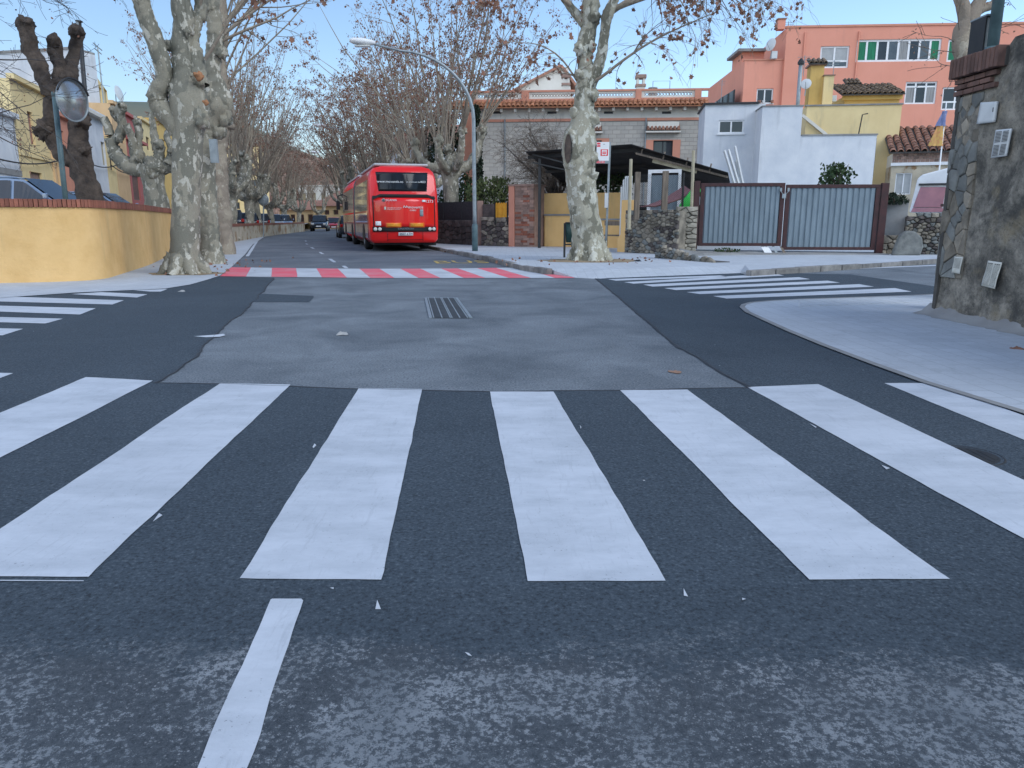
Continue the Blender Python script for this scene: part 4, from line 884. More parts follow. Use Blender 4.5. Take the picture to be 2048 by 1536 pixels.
r = YF.rect(1605, 126, 1638, 214); t_ = empty('yellow_chimney', YF.w(r[0], -.8, r[2]), 'mustard yellow chimney stack under a little tiled roof', 'chimney')
mb = YF.mb(); mb.box(r[0] + .1, r[1] - .08, -1.2, -.4, r[2] - 1.5, r[3] - .35); mb.build('shaft', 'plaster_gold', t_)
mb = YF.mb(); mb.box(r[0], r[1] + .02, -1.3, -.3, r[3] - .35, r[3] - .27); mb.build('slab', 'brick_worn', t_); tiled(t_, YF, r[0] - .05, r[1] + .05, r[3] - .26, r[3] + .05, -1.35, -.75, 'tile_brown', .24, .5)
r = YF.rect(1633, 161, 1652, 214); t_ = empty('cream_chimney', YF.w(r[0], -.5, r[2]), 'plain cream chimney with flat brick slab beside the mustard stack', 'chimney')
mb = YF.mb(); mb.box(r[0], r[1], -1.4, -1.21, r[2] - 1, r[3]); mb.build('shaft', 'plaster_cream', t_); mb = YF.mb(); mb.box(r[0] - .05, r[1] + .05, -1.46, -1.15, r[3], r[3] + .05); mb.build('slab', 'brick_worn', t_)
a_, b_ = YF.uz(1583, 214), YF.uz(1584, 140); t_ = empty('flue_pipe', YF.w(a_[0], -1.5, a_[1]), 'grey metal flue pipe with cowl standing before the pink wall', 'pipe')
mb = YF.mb(); mb.tube([(a_[0], -1.5, a_[1] - 1.5), (a_[0], -1.5, b_[1])], .1, 10); mb.build('pipe', 'galvanised', t_, True); mb = YF.mb(); mb.tube([(a_[0], -1.5, b_[1]), (a_[0], -1.5, b_[1] + .12), (a_[0], -1.5, b_[1] + .3)], [.17, .17, .04], 10); mb.build('cowl', 'dark_metal', t_)
a_ = YF.uz(1598, 179); t_ = empty('satellite_dish', YF.w(a_[0], -1.6, a_[1] - .8), 'pale satellite dish beside the mustard chimney', 'satellite dish')
def dish(F, t, u, y, z, r, tilt=(-.35, -1, .25)):
    ax = Vector(tilt).normalized(); c = Vector((u, y, z)); mb = F.mb(); mb.tube([c - ax * 0.0, c + ax * r * .1, c + ax * r * .25, c + ax * r * .27], [r * .15, r * .6, r, r * .97], 18); mb.build('reflector', 'white_plastic', t, True)
    mb = F.mb(); mb.tube([c, c - ax * .12, (u, y + .15, z - r * 2)], .03, 6); mb.build('bracket', 'galvanised', t); mb = F.mb(); mb.tube([c + Vector((0, 0, -r)) + ax * .1, c + ax * r * 1.2], .015, 5); mb.build('feed_arm', 'galvanised', t)
dish(YF, t_, a_[0], -1.6, a_[1], .27); dish(KF2, DISH_PENDING[0], DISH_PENDING[1][0], -.3, DISH_PENDING[1][1], .45, (-.9, -.6, .2))
aerial('roof_antenna', 'crooked rooftop antenna above the grey flue pipe', YF, 1595, 122, 150, -1.4, .02, 4, .7)
aerial('roof_antenna', 'thin antenna between mustard chimney and tiled penthouse', YF, 1653, 128, 190, -1.0, .018, 2, .6)
r = YF.rect(1653, 196, 1664, 208); mb = YF.mb(); mb.box(r[0], r[1], -.9, -.5, r[2], r[3]); tag(mb.build('air_conditioner', 'white_plastic', None, bevel=.02, at=YF.w(r[0], -.7, r[2])), 'small white air conditioner box left of the tiled penthouse', 'air conditioner')
# ruined little house
RF = faceat(1772, 37.5, 1985, 36); rh = empty('ruined_house', RF.w(2, 0, 0), 'low crumbling house with pink barrel tiled roof and peeling plaster', 'house')
hr = RF.rect(1790, 346, 1823, 389); z1 = RF.uz(1850, 327)[1]; z2 = RF.uz(1850, 304)[1]; z3 = RF.uz(1850, 252)[1]
mb = shell(RF, 0, RF.len, 0, z1 - .08, 5, [hr]); mb.build('wall', 'plaster_ruin', rh); window(rh, RF, hr, 2, 1, 'white_paint', 'blind', .05, .12)
mb = RF.mb(); mb.box(-.05, RF.len, -.09, 0, z1 - .08, z1 + .06); mb.build('ledge', 'white_paint', rh)
bh = (z2 - z1 - .06) / 3; ms = []
for k in range(3):
    n = 24
    for i in range(n):
        w = RF.len / n; mb = RF.mb(); u = i * w + (w / 2 if k % 2 else 0); mb.box(max(0, u - w/2) + .008, min(RF.len, u + w/2) - .008, -.04 - .02 * k, .2, z1 + .06 + k * bh + .005, z1 + .06 + (k+1) * bh - .008); mb.build('brick', 'brick_worn', rh)
mb = RF.mb(); mb.box(.0, RF.len, -.02, 4.9, z1 - .08, z2 - .03); mb.build('band_mortar', 'plaster_offwhite', rh)
tiled(rh, RF, -.2, RF.len, z2, z3 + .3, -.3, 3.6, 'tile_red', .34, .42, .015)
a_, b_ = RF.uz(1877, 345), RF.uz(1894, 205)
a_, b_ = P(1878, 345, 31.5), P(1893, 203, 31.5); t_ = empty('flag_pole', (a_.x, a_.y, .9), 'white pole with a small drooping blue and yellow flag', 'flag')
mb = MB(); mb.tube([(a_.x - .2, a_.y, .9), a_, b_], [.035, .03, .022], 8); mb.build('pole', 'white_paint', t_, True)
for nm, y0, y1, m in (('flag_cloth', 222, 252, 'flag_blue'), ('flag_cloth', 252, 292, 'flag_yellow')):
    mb = MB(); n = 7; vs = []
    for j in range(n):
        k = j / (n - 1); p = P(1892 - (y0 + (y1 - y0) * k - 210) * .1, y0 + (y1 - y0) * k, 31.5); w = .1 + .2 * ((y0 + (y1 - y0) * k - 215) / 80)
        for i in range(6): vs.append((p.x - w * .2 - w * i / 2.5 + .1, p.y - .03 + .08 * math.sin(i * 2.2 + j * .5), p.z))
    mb.add(vs, [(j*6+i, j*6+i+1, (j+1)*6+i+1, (j+1)*6+i) for j in range(n-1) for i in range(5)]); mb.build(nm, m, t_, True)
# the old caravan behind the tumbled wall
XF = faceat(1818, 30.5, 1965, 29.2); cv = empty('caravan', XF.w(1.4, 0, .6), 'old white roofed caravan with a faded pink window behind the tumbled wall', 'caravan')
q = [XF.uz(x, y) for x, y in ((1818, 425), (1835, 357), (1845, 349), (1905, 333), (1960, 333))]; prof = [(q[0][0], q[0][1])] + q[1:] + [(q[4][0], q[0][1])]
mb = XF.mb(); mb.prism_xz(prof, 0, 2.0); mb.build('body', 'white_paint', cv, bevel=.06)
q = [XF.uz(x, y) for x, y in ((1826, 415), (1841, 374), (1892, 374), (1885, 415))]; mb = XF.mb(); mb.prism_xz([q[0], q[3], q[2], q[1]], -.05, -.003); mb.build('window', 'sheet_pink', cv, bevel=.03)
r = XF.rect(1838, 366, 1958, 370); mb = XF.mb(); mb.box(r[0], r[1], -.09, .0, r[2], r[3]); mb.build('rain_gutter', 'dark_metal', cv)
q = [XF.uz(x, y) for x, y in ((1826, 416), (1885, 416), (1890, 424), (1822, 424))]; mb = XF.mb(); mb.prism_xz([q[3], q[2], q[1], q[0]], -.07, -.004); mb.build('window_rail', 'sheet_pink', cv)
mb = XF.mb(); mb.box(.3, XF.len - .1, .1, 1.9, .45, .75); mb.build('chassis', 'dark_metal', cv)
for u in (.9, 2.0): mb = XF.mb(); mb.tube([(u, -.02, .42), (u, .18, .42)], .3, 16); mb.build('wheel', 'rubber', cv)
r = XF.rect(1889, 373, 1903, 440); t_ = empty('rusty_hand_pump', XF.w(r[0], -.6, .2), 'dark red rusty iron post with crossbar beside the caravan window', 'post')
mb = XF.mb(); mb.tube([(r[0] + .1, -.6, .1), (r[0] + .1, -.6, r[3] - .15), (r[0] + .22, -.6, r[3])], .07, 8); mb.build('column', 'gate_brown', t_); mb = XF.mb(); mb.bar((r[0] - .1, -.62, 1.75), (r[0] + .25, -.62, 1.75), .1); mb.build('crossbar', 'gate_brown', t_)

# ------------------------------------------------------------------ yard between villa and gate: shelter, black roof, fence
BF = faceat(1066, 32.2, 1240, 31.0); bs = empty('ochre_shelter', BF.w(1.5, 0, Z), 'ochre plastered bus shelter walls with a wooden bench inside', 'shelter')
r = BF.rect(1068, 386, 1240, 492); mb = BF.mb(); mb.box(r[0], r[1], 0, .25, 0, r[3]); mb.build('back_wall', 'plaster_yellow', bs, bevel=.01)
r2 = BF.rect(1092, 428, 1190, 490); mb = BF.mb(); mb.box(r2[0], r2[1], -.16, -.002, 0, r2[3] - .07); mb.build('ledge_block', 'plaster_yellow', bs, bevel=.01); mb = BF.mb(); mb.box(r2[0] - .03, r2[1] + .03, -.2, -.003, r2[3] - .068, r2[3]); mb.build('ledge_top', 'cement', bs)
r3 = BF.rect(1206, 428, 1240, 490); mb = BF.mb(); mb.box(r3[0], r3[1] + .3, -.9, -.003, 0, r3[3] - .25); mb.build('side_block', 'plaster_yellow', bs); mb = BF.mb(); mb.box(r3[0] - .02, r3[1] + .3, -.95, -.004, r3[3] - .248, r3[3] - .18); mb.build('side_block_top', 'cement', bs)
EF = faceat(1237, 26.4, 1256, 26.0); r = EF.rect(1241, 400, 1256, 505); mb = EF.mb(); mb.prism_xz([(r[0] - .14, .1), (r[1], .1), (r[1], r[3]), (r[0] + .02, r[3]), (r[0] + .0, .72), (r[0] - .14, .58)], 0, .35); mb.build('end_post', 'plaster_yellow', bs, bevel=.01)
t_ = empty('bench', P(1222, 470, 28), 'worn wooden bench with dark iron legs inside the ochre shelter', 'bench')
BX = faceat(1200, 28.4, 1240, 28.0)
for k, (z, y, h) in enumerate(((.62, 0, .05), (.62, .2, .05), (1.0, .42, .16))): mb = BX.mb(); mb.box(0, BX.len + .4, y, y + (.17 if k < 2 else .04), z, z + h); mb.build('slat', 'wood_grey', t_)
for u in (.1, .75): mb = BX.mb(); mb.bar((u, .05, Z), (u, .4, .62), .05); mb.bar((u + .01, .4, Z), (u + .01, .42, 1.15), .05); mb.build('leg', 'dark_metal', t_)
EF = faceat(1238, 27.0, 1264, 26.8); r = EF.rect(1239, 355, 1262, 505); t_ = empty('corrugated_panel', EF.w(r[0], .4, Z), 'pale blue grey ribbed sheet with rounded top beside the ochre end post', 'panel')
for i in range(6):
    w = (r[1] - r[0]) / 6; a = r[0] + i * w; zt__ = r[3] - .35 * max(0, 1 - i / 2.2) ** 2; mb = EF.mb(); mb.add([(a, .04, .15), (a + w * .3, .0, .15), (a + w * .8, .0, .15), (a + w, .04, .15), (a, .04, zt__), (a + w * .3, .0, zt__ + .03), (a + w * .8, .0, zt__ + .05), (a + w, .04, zt__ + .05)], [(0,1,5,4),(1,2,6,5),(2,3,7,6)]); mb.build('sheet_strip', 'white_plastic', t_)
# black pitched roof
QF = faceat(1050, 30.0, 1460, 27.5); cn = empty('yard_canopy', QF.w(4, 2, 2.5), 'black corrugated pitched canopy over the yard behind the shelter', 'canopy')
e0, rdg, e1 = QF.uz(1050, 303), QF.uz(1262, 288), QF.uz(1456, 345); D = 6.0
for nm, a, b in (('roof_slope', e0, rdg), ('roof_slope', rdg, e1)):
    n = int((b[0] - a[0]) / .12); mb = QF.mb(); vs = []; m = 26
    for i in range(2):
        for j in range(m * 2 + 1):
            k = (a, b)[i]; y = D * j / (2 * m); vs.append((k[0], y, k[1] + (.03 if j % 2 else 0) - .17 * y))
    w = 2 * m + 1; mb.add(vs, [(j, w + j, w + j + 1, j + 1) for j in range(2 * m)]); o = mb.build(nm, 'roof_black', cn); sm = o.modifiers.new('solid', 'SOLIDIFY'); sm.thickness = .02
for a, b in ((e0, rdg), (rdg, e1)):
    for y in (.4, 2.8, 5.4): mb = QF.mb(); mb.bar((a[0], y, a[1] - .12 - .17 * y), (b[0], y, b[1] - .12 - .17 * y), .06, .12); mb.build('rafter', 'roof_black', cn)
a_, b_ = QF.uz(1270, 306), QF.uz(1456, 354); mb = QF.mb(); mb.bar((a_[0], .15, a_[1]), (b_[0], .15, b_[1]), .07); mb.build('tie_bar', 'wood_grey', cn)
for k in (.06, .3, .55, .8): p = Vector((a_[0] + (b_[0] - a_[0]) * k, .15, a_[1] + (b_[1] - a_[1]) * k)); mb = QF.mb(); mb.bar(p, p + Vector((.05, .1, .3)), .05); mb.build('strut', 'wood_grey', cn)
a_, b_ = QF.uz(1303, 320), QF.uz(1392, 342); mb = QF.mb(); mb.bar((a_[0], .3, a_[1]), (b_[0], .3, b_[1]), .12, .14); mb.build('fluorescent_batten', 'wood_pale', cn)
a_, b_ = QF.uz(1062, 308), QF.uz(1120, 326); mb = QF.mb(); mb.bar((a_[0], .2, a_[1]), (b_[0] + .2, .2, b_[1]), .05); mb.bar((a_[0], .2, a_[1] - .3), (b_[0] + .2, .2, b_[1] - .25), .05); mb.build('brace', 'dark_metal', cn)
for u, y in ((.5, .3), (e1[0] - .4, 5.5), (.5, 5.5), (rdg[0], 5.5)): z = e0[1] - .2 - .17 * y; mb = QF.mb(); mb.box(u - .05, u + .05, y - .05, y + .05, 0, z); mb.build('post', 'dark_metal', cn)
mb = QF.mb(); mb.box(rdg[0] - 2.2, e1[0], 5.6, 5.7, 0, e1[1] - 1.0); mb.build('canopy_shade_panel', 'roof_black', cn)  # black sheet added for the deep shade under the canopy
# grey doors standing in the yard
DF = faceat(1294, 28.6, 1362, 28.2); r = DF.rect(1295, 339, 1361, 440); t_ = empty('grey_door_panel', DF.w(1, 0, 1.0), 'grey double door panel in a white frame under the black canopy', 'door')
mb = DF.mb(); mb.box(r[0], r[1], -.04, .06, r[3] - .12, r[3]); mb.box(r[0], r[0] + .12, -.04, .06, .8, r[3] - .12); mb.box(r[1] - .1, r[1], -.04, .06, .8, r[3] - .12); mb.build('frame', 'white_paint', t_)
for a, b in ((r[0] + .13, (r[0]+r[1])/2 - .02), ((r[0]+r[1])/2 + .02, r[1] - .11)): mb = DF.mb(); mb.box(a, b, 0, .05, .8, r[3] - .2); mb.build('door_leaf', 'sheet_grey', t_)
# posts and wire mesh along the rubble wall
fc = empty('yard_fence', SW.w(1, .2, 1.5), 'wire mesh fence on wooden posts above the rubble wall', 'fence')
for x, y0, m, w in ((1273, 344, 'wood_grey', .17), (1328, 342, 'wood_grey', .19), (1364, 346, 'dark_metal', .05)):
    p = P(x, 425, 25.2); q = P(x, y0, 25.2); mb = MB(); mb.box(p.x - w/2, p.x + w/2, p.y - .07, p.y + .07, 1.2, q.z); mb.build('post', m, fc, bevel=.015)
for x, y0, lb in ((1262, 318, 'pale wooden pole beside the ochre end post'), (1387, 301, 'pale wooden pole beside the left gate post')):
    p = P(x, 425, 25.0); q = P(x, y0, 25.0); mb = MB(); mb.tube([(p.x - .05, p.y, .9), (q.x, q.y, q.z)], [.06, .05], 8); tag(mb.build('wooden_pole', 'wood_pale', None, at=(p.x, p.y, .9)), lb, 'pole')
mb = MB(); x0, x1, z0, z1 = P(1280, 400, 25.2).x, P(1386, 400, 25.1).x, 1.55, 2.65; n = 30
for i in range(-24, n):
    for s in (0, 1):
        a = x0 + (x1 - x0) * i / n; b = a + (z1 - z0); p, q = [a, z0], [b, z1]
        if p[0] < x0: p = [x0, z0 + (x0 - a)]
        if q[0] > x1: q = [x1, z0 + (x1 - a)]
        if s: p[1], q[1] = z0 + z1 - p[1], z0 + z1 - q[1]
        if q[0] > p[0]: mb.bar((p[0], 25.2, p[1]), (q[0], 25.2, q[1]), .006)
o = mb.build('wire_mesh', 'dark_metal', fc); o['kind'] = 'stuff'
# green slide, red awning, white boards
c = P(1380, 395, 26.2); t_ = empty('toy_slide', (c.x, c.y, 1.0), 'bright lime green plastic slide behind the left gate post', 'toy slide')
mb = MB(); a, b = P(1392, 380, 26.2), P(1360, 424, 26.0)
for k in range(6):
    p, q = a.lerp(b, k / 6), a.lerp(b, (k + 1) / 6); mb.add([p + Vector((0, .3, 0)), p + Vector((0, -.3, 0)), q + Vector((0, -.3, 0)), q + Vector((0, .3, 0))], [(0, 1, 2, 3)])
o = mb.build('chute', 'lime_plastic', t_); sm = o.modifiers.new('solid', 'SOLIDIFY'); sm.thickness = .06
mb = MB(); mb.bar(a + Vector((0, -.3, .08)), b + Vector((0, -.3, .1)), .06, .3); mb.build('side_wall', 'lime_plastic', t_); mb = MB(); mb.bar((a.x, a.y, .6), a, .1); mb.bar((c.x - .3, c.y, .6), (c.x - .2, c.y, c.z), .08); mb.build('legs', 'lime_plastic', t_)
t_ = empty('sagging_awning', P(1340, 400, 25.9), 'faded red sagging tarpaulin slung behind the wire mesh', 'tarpaulin'); mb = MB(); n = 12; vs = []
for i in range(n + 1):
    k = i / n; p = P(1287 + 100 * k, 413 - 30 * k ** 2.2, 25.9)
    for j in range(5): vs.append((p.x, p.y + .1 + j * .35, p.z + j * .07 * k + .03 * mnoise.noise(Vector((i * .5, j * .7, 0)))))
mb.add(vs, [(i*5+j, i*5+j+1, i*5+6+j, i*5+5+j) for i in range(n) for j in range(4)]); mb.build('cloth', 'tarp_red', t_, True)
mb = MB(); mb.tube([vs[i * 5] for i in range(n + 1)], .03, 6); mb.build('hem', 'tarp_red', t_, True)
for i, (x0, y0, x1, y1, w) in enumerate(((1449, 302, 1478, 368, .13), (1457, 300, 1486, 368, .13), (1470, 293, 1492, 368, .12), (1472, 322, 1484, 368, .1))):
    a, b = P(x0, y0, 26.6), P(x1, y1 + 30, 26.0); mb = MB(); mb.bar(b, a, w, .05); tag(mb.build('white_board', 'white_plastic', None, at=b), ['leftmost long white board leaning up behind the gate', 'second long white board from left leaning behind the gate', 'longest white board leaning behind the gate at right', 'shortest white board leaning behind the gate'][i], 'board', 'boards leaning behind the gate')
# brick pillar and dark stone walls left of the shelter
PF = faceat(1018, 31.8, 1068, 31.2); t_ = empty('brick_pillar', PF.w(.5, 0, Z), 'weathered wide brick pillar between ochre shelter and dark stone wall', 'pillar'); r = PF.rect(1018, 371, 1067, 492)
mb = PF.mb(); mb.box(r[0] + .02, r[1] - .02, .02, .98, .05, r[3] - .03); mb.build('core', 'brick_worn', t_); rows = 26; h = (r[3] - .1) / rows
for k in range(rows):
    cuts = [r[0] + .28] + [r[0] + .28 + (r[1] - r[0] - .28) * i / 3 + (.1 if k % 2 and 0 < i < 3 else 0) for i in range(1, 4)]
    for a, b in zip(cuts, cuts[1:]): mb = PF.mb(); y = rnd.uniform(-.012, .012); mb.box(a + .006, b - .006, y, .1, .1 + k * h + .005, .1 + (k+1) * h - .006); mb.build('brick', ('brick', 'brick_worn', 'brick_worn', 'brick_worn')[rnd.randrange(4)], t_)
mb = PF.mb(); mb.box(r[0], r[0] + .27, -.03, .5, .1, r[3] - .02); mb.build('rendered_edge', 'plaster_salmon', t_); mb = PF.mb(); mb.box(r[0] - .03, r[1] + .03, -.05, 1.0, r[3] - .02, r[3] + .05); mb.build('coping', 'brick_worn', t_)
LF = faceat(972, 32.6, 1019, 31.9); lw = rubble('dark_stone_wall', 'dark stone wall below the orange mesh left of the brick pillar', LF, -.25, LF.len, .08, (1.32, 1.32), 40, 'stone_dark', 21, mats=['stone_dark', 'stone'])
r = LF.rect(992, 407, 1017, 435); t_ = empty('orange_barrier', LF.w(r[0], .05, r[2]), 'bright orange plastic mesh tied above the dark stone wall', 'barrier'); mb = LF.mb(); n = 10; vs = []
for i in range(n + 1):
    for z in (r[2], (r[2]+r[3])/2, r[3] + .05 * (i % 2)): vs.append((r[0] + (r[1]-r[0]) * i / n, .02 * math.sin(i * 1.7) - .05, z))
mb.add(vs, [(3*i+j, 3*i+3+j, 3*i+4+j, 3*i+1+j) for i in range(n) for j in range(2)]); mb.build('mesh_sheet', 'mesh_orange', t_)
for u in (r[0], r[1]): mb = LF.mb(); mb.box(u - .02, u + .02, -.1, -.06, r[2] - .3, r[3] + .06); mb.build('stake', 'dark_metal', t_)
r = LF.rect(972, 408, 990, 436); mb = LF.mb(); mb.box(r[0] - .25, r[1], .1, .3, 1.3, r[3]); mb.build('upper_pier', 'stone_dark', lw)
LF2 = faceat(905, 35, 965, 33.2); lw2 = rubble('dark_roadside_wall', 'dark stone wall behind the lamp post with black netting above', LF2, -3, LF2.len, .08, (1.2, 1.2), 60, 'stone_dark', 22, mats=['stone_dark'])
mb = LF2.mb(); mb.box(-3, LF2.len - .2, .1, .13, 1.2, 2.0); mb.build('netting', 'mesh_black', lw2)
for u in (-2.5, -.9, .6): mb = LF2.mb(); mb.tube([(u, .09, .2), (u, .09, 2.05)], .025, 6); mb.build('stake', 'dark_metal', lw2)
p = P(960, 440, 33.0); mb = MB(); mb.box(p.x - .12, p.x + .14, p.y - .1, p.y + .3, 0, 2.0); tag(mb.build('brick_gatepost', 'brick_worn', None, bevel=.02, at=(p.x, p.y, .1)), 'narrow worn brick gatepost just right of the lamp post', 'post')
p = P(936, 330, 40); mb = MB(); mb.box(p.x - .22, p.x + .2, p.y, p.y + .4, 0, P(936, 225, 40).z); tag(mb.build('pink_column', 'plaster_salmon', None, at=(p.x, p.y, .1)), 'tall salmon pink column at the left end of the villa', 'column')
# ------------------------------------------------------------------ left: row of houses behind the terrace
rowP = Vector((-33.4, 75, 0)); rowD = Vector((-.266, .964, 0)).normalized()
NF = Face(rowP - rowD * 60, rowP + rowD * 60)       # facade line; u runs away from the camera
def house_l(name, label, px0, px1, ytop, ymid, mat, wins=(), depth=9, y=0.0, cat='house', extra=None, zb=TZ):
    u0, u1 = NF.uz(px0, 330)[0], NF.uz(px1, 330)[0]; zt = NF.uz((px0 + px1) / 2, ytop)[1]; t = empty(name, NF.w((u0+u1)/2, 0, zb), label, cat)
    holes = []
    for (a, b, c, d, *_) in wins:
        r = NF.rect(a, b, c, d); holes.append((max(r[0], u0 + .05), min(r[1], u1 - .05), r[2], r[3]))
    mb = shell(NF, u0 + .01, u1 - .01, zb - .2, zt, depth, holes, .2); mb.build('wall', mat, t)
    for h, wdef in zip(holes, wins): window(t, NF, h, wdef[4] if len(wdef) > 4 else 1, 1, wdef[5] if len(wdef) > 5 else 'wood_grey', wdef[6] if len(wdef) > 6 else 'glass_dark', .08, .18)
    mb = NF.mb(); mb.box(u0 - .02, u1 + .02, -.22, .1, zt, zt + .22); mb.build('cornice', mat, t)
    return t, u0, u1, zt
t_, a, b, zt = house_l('white_workshop', 'long pale workshop facade with a grey band at far left', -260, 40, 190, 0, 'plaster_white', [(-90, 270, -60, 330), (-30, 270, -8, 330)])
r = NF.rect(-250, 316, 40, 330); mb = NF.mb(); mb.box(a, b - .05, -.06, -.002, r[2], r[3]); mb.build('band', 'cement', t_)
t_, a, b, zt = house_l('yellow_narrow_house', 'yellow house front with one tall narrow shuttered window', 41, 112, 185, 0, 'plaster_cream', [(58, 225, 68, 288, 1, 'tile_red', 'brick_worn'), (62, 345, 86, 385, 1, 'wood_grey', 'brick_worn')])
z = NF.uz(75, 318)[1]; mb = NF.mb(); mb.box(a, b, -.08, -.002, z, z + .15); mb.build('string_course', 'plaster_cream', t_)
for px in (96, 104): u = NF.uz(px, 250)[0]; mb = NF.mb(); mb.box(u - .15, u + .15, -.1, -.003, TZ, zt - .02); mb.build('pilaster', 'plaster_orange', t_)
house_l('salmon_house', 'low salmon coloured house behind the dark pollard tree', 113, 152, 240, 0, 'plaster_salmon', [(122, 262, 128, 292)])
t_, a, b, zt = house_l('white_cornice_house', 'white house with a projecting cornice right of the dark pollard', 153, 214, 228, 0, 'plaster_white', [(204, 285, 211, 330, 1, 'wood_pale', 'wood_pale')])
mb = NF.mb(); mb.box(a - .1, b + .1, -.4, .1, zt - .15, zt + .05); mb.build('cornice', 'plaster_offwhite', t_)
TF = faceat(-120, 58, 186, 55); tw = empty('white_tower_block', TF.w(8, 0, 0), 'tall white blank walled building rising over the left houses', 'building')
z = TF.uz(100, 101)[1]; mb = TF.mb(); mb.box(0, TF.len, 0, 2, 0, z); mb.build('wall', 'plaster_white', tw); mb = TF.mb(); mb.box(-.1, TF.len - .01, -.08, 2, z, z + .15); mb.build('coping', 'cement', tw)
TF2 = Face(TF.w(TF.len + .01, 0, 0), P(222, HOR, 66)); h1, h2 = TF2.rect(198, 176, 205, 222), TF2.rect(210, 181, 216, 222); z2 = TF2.uz(205, 118)[1]
mb = TF2.mb(); mb.hwall(0, TF2.len, 0, z, [h1, h2], .2); mb.build('side_wall', 'plaster_cream', tw)
for h in (h1, h2): window(tw, TF2, h, 1, 1, 'wood_pale', 'wood_pale', .08, .18, sill='plaster_salmon')
p = P(160, 140, 52); mb = MB(); mb.tube([(p.x, p.y, 4), P(158, 45, 52)], .14, 10); fl = mb.build('flue', 'dark_metal', tw, True)
mb = MB(); q = P(158, 52, 52); mb.tube([q, q + Vector((0, 0, .25))], .15, 10); mb.build('collar', 'galvanised', tw); mb = MB(); mb.tube([P(158, 44, 52), P(158, 42, 52) + Vector((0, 0, .02))], .22, 10); mb.build('cowl', 'dark_metal', tw)
house_l('cream_low_house', 'cream house with a dark balcony behind the second pollard', 215, 232, 285, 0, 'plaster_cream', [(219, 300, 226, 340)])
t_, a, b, zt = house_l('orange_stair_house', 'orange capped stair tower house carrying a dish and mast', 233, 257, 222, 0, 'plaster_orange', [(240, 262, 248, 285), (240, 300, 248, 330)])
p0, p1 = NF.uz(247, 222), NF.uz(238, 118); t_ = empty('roof_mast', NF.w(a + .6, .5, zt), 'tall thin roof mast with antenna against the sky at left', 'antenna')
mb = NF.mb(); mb.tube([(a + .6, .5, zt), (a + .6, .5, p1[1])], .05, 6); mb.build('mast', 'galvanised', t_)
for k, w in ((0, 1.2), (.3, .9)): mb = NF.mb(); mb.tube([(a + .6 - w, .5, p1[1] - k), (a + .6 + w, .5, p1[1] - k)], .035, 5); mb.build('element', 'galvanised', t_)
t_ = empty('satellite_dish', NF.w(a + 1, -.3, zt), 'grey satellite dish on the orange stair tower at left', 'satellite dish'); dish(NF, t_, a + 1.2, -.3, zt + .8, .55, (-.3, -1, .2))
t_, a, b, zt = house_l('red_house', 'deep red house front with ledges in the left row', 258, 286, 243, 0, 'plaster_red', [(268, 290, 275, 320), (266, 350, 280, 400, 1, 'wood_grey', 'brick_dark')])
z = NF.uz(272, 282)[1]; mb = NF.mb(); mb.box(a - .1, b + .1, -.5, -.003, z - .2, z); mb.build('ledge', 'plaster_red', t_)
house_l('cream_shutter_house', 'cream house with shutters between red and golden houses', 287, 313, 252, 0, 'plaster_cream', [(293, 275, 299, 300), (303, 278, 308, 302), (293, 330, 300, 360)])
house_l('golden_house', 'golden yellow house partly hidden by the big left trunk', 314, 352, 255, 0, 'plaster_gold', [(325, 280, 330, 300)])
house_l('pink_far_house', 'pinkish house behind the three left trunks', 353, 420, 300, 0, 'plaster_salmon', [(370, 320, 376, 350), (392, 325, 397, 352), (410, 330, 414, 355)])
house_l('far_terrace_house', 'far cream terrace house at the end of the left row', 421, 445, 330, 0, 'plaster_cream', [(428, 345, 432, 365)])
# far block, yellow house and white wall at the end of the street
def far_block(name, label, px0, px1, y0, Y0, Y1, mat, rows, cols, depth=10, wm='glass_pale', wy=(.2, .9), cat='building', zb=0.0, roof=None):
    F = faceat(px0, Y0, px1, Y1); t = empty(name, F.w(F.len / 2, 0, zb), label, cat); z = F.uz((px0+px1)/2, y0)[1]; hs = []
    for i in range(cols):
        for j in range(rows):
            u = F.len * (i + .5) / cols; zz = zb + (z - zb) * (wy[0] + (wy[1] - wy[0]) * (j + .5) / rows); w = min(.55, F.len / cols * .27); h = min(.8, (z - zb) * (wy[1] - wy[0]) / rows * .3); hs.append((u - w, u + w, zz - h, zz + h))
    mb = shell(F, 0, F.len, zb - .5, z, depth, hs, .2); mb.build('wall', mat, t)
    for h in hs: window(t, F, h, 1, 1, 'wood_grey', wm, .1, .19)
    mb = F.mb()
    if roof: mb.add([(-.4, -.4, z), (F.len + .4, -.4, z), (F.len + .4, depth + .4, z), (-.4, depth + .4, z), (-.4, depth / 2, z + roof), (F.len + .4, depth / 2, z + roof)], [(0,1,5,4), (2,3,4,5), (1,2,5), (3,0,4)]); mb.build('roof', 'tile_red', t)
    else: mb.box(-.15, F.len + .15, -.15, depth + .15, z, z + .2); mb.build('coping', mat, t)
    return t
far_block('cream_apartments', 'tall cream apartment block behind the far left trees', 448, 542, 292, 125, 128, 'plaster_cream', 5, 5, zb=0)
far_block('yellow_end_house', 'pale yellow gabled house at the end of the street', 628, 700, 412, 108, 104, 'plaster_cream', 2, 4, wm='glass_dark', cat='house', roof=2.2)
far_block('pale_end_house', 'pale yellow long low house behind the parked cars', 560, 630, 420, 112, 110, 'plaster_cream', 1, 4, wm='glass_dark', cat='house', roof=1.5)
far_block('white_hill_house', 'white house above the end of the street below the wooded hill', 600, 700, 372, 150, 146, 'plaster_offwhite', 2, 5, wm='glass_dark', cat='house')
far_block('tan_roof_house', 'pale house with an ochre sloping roof behind the bus', 762, 880, 288, 70, 66, 'plaster_white', 2, 4, wm='glass_dark', cat='house', roof=2.0, zb=0)
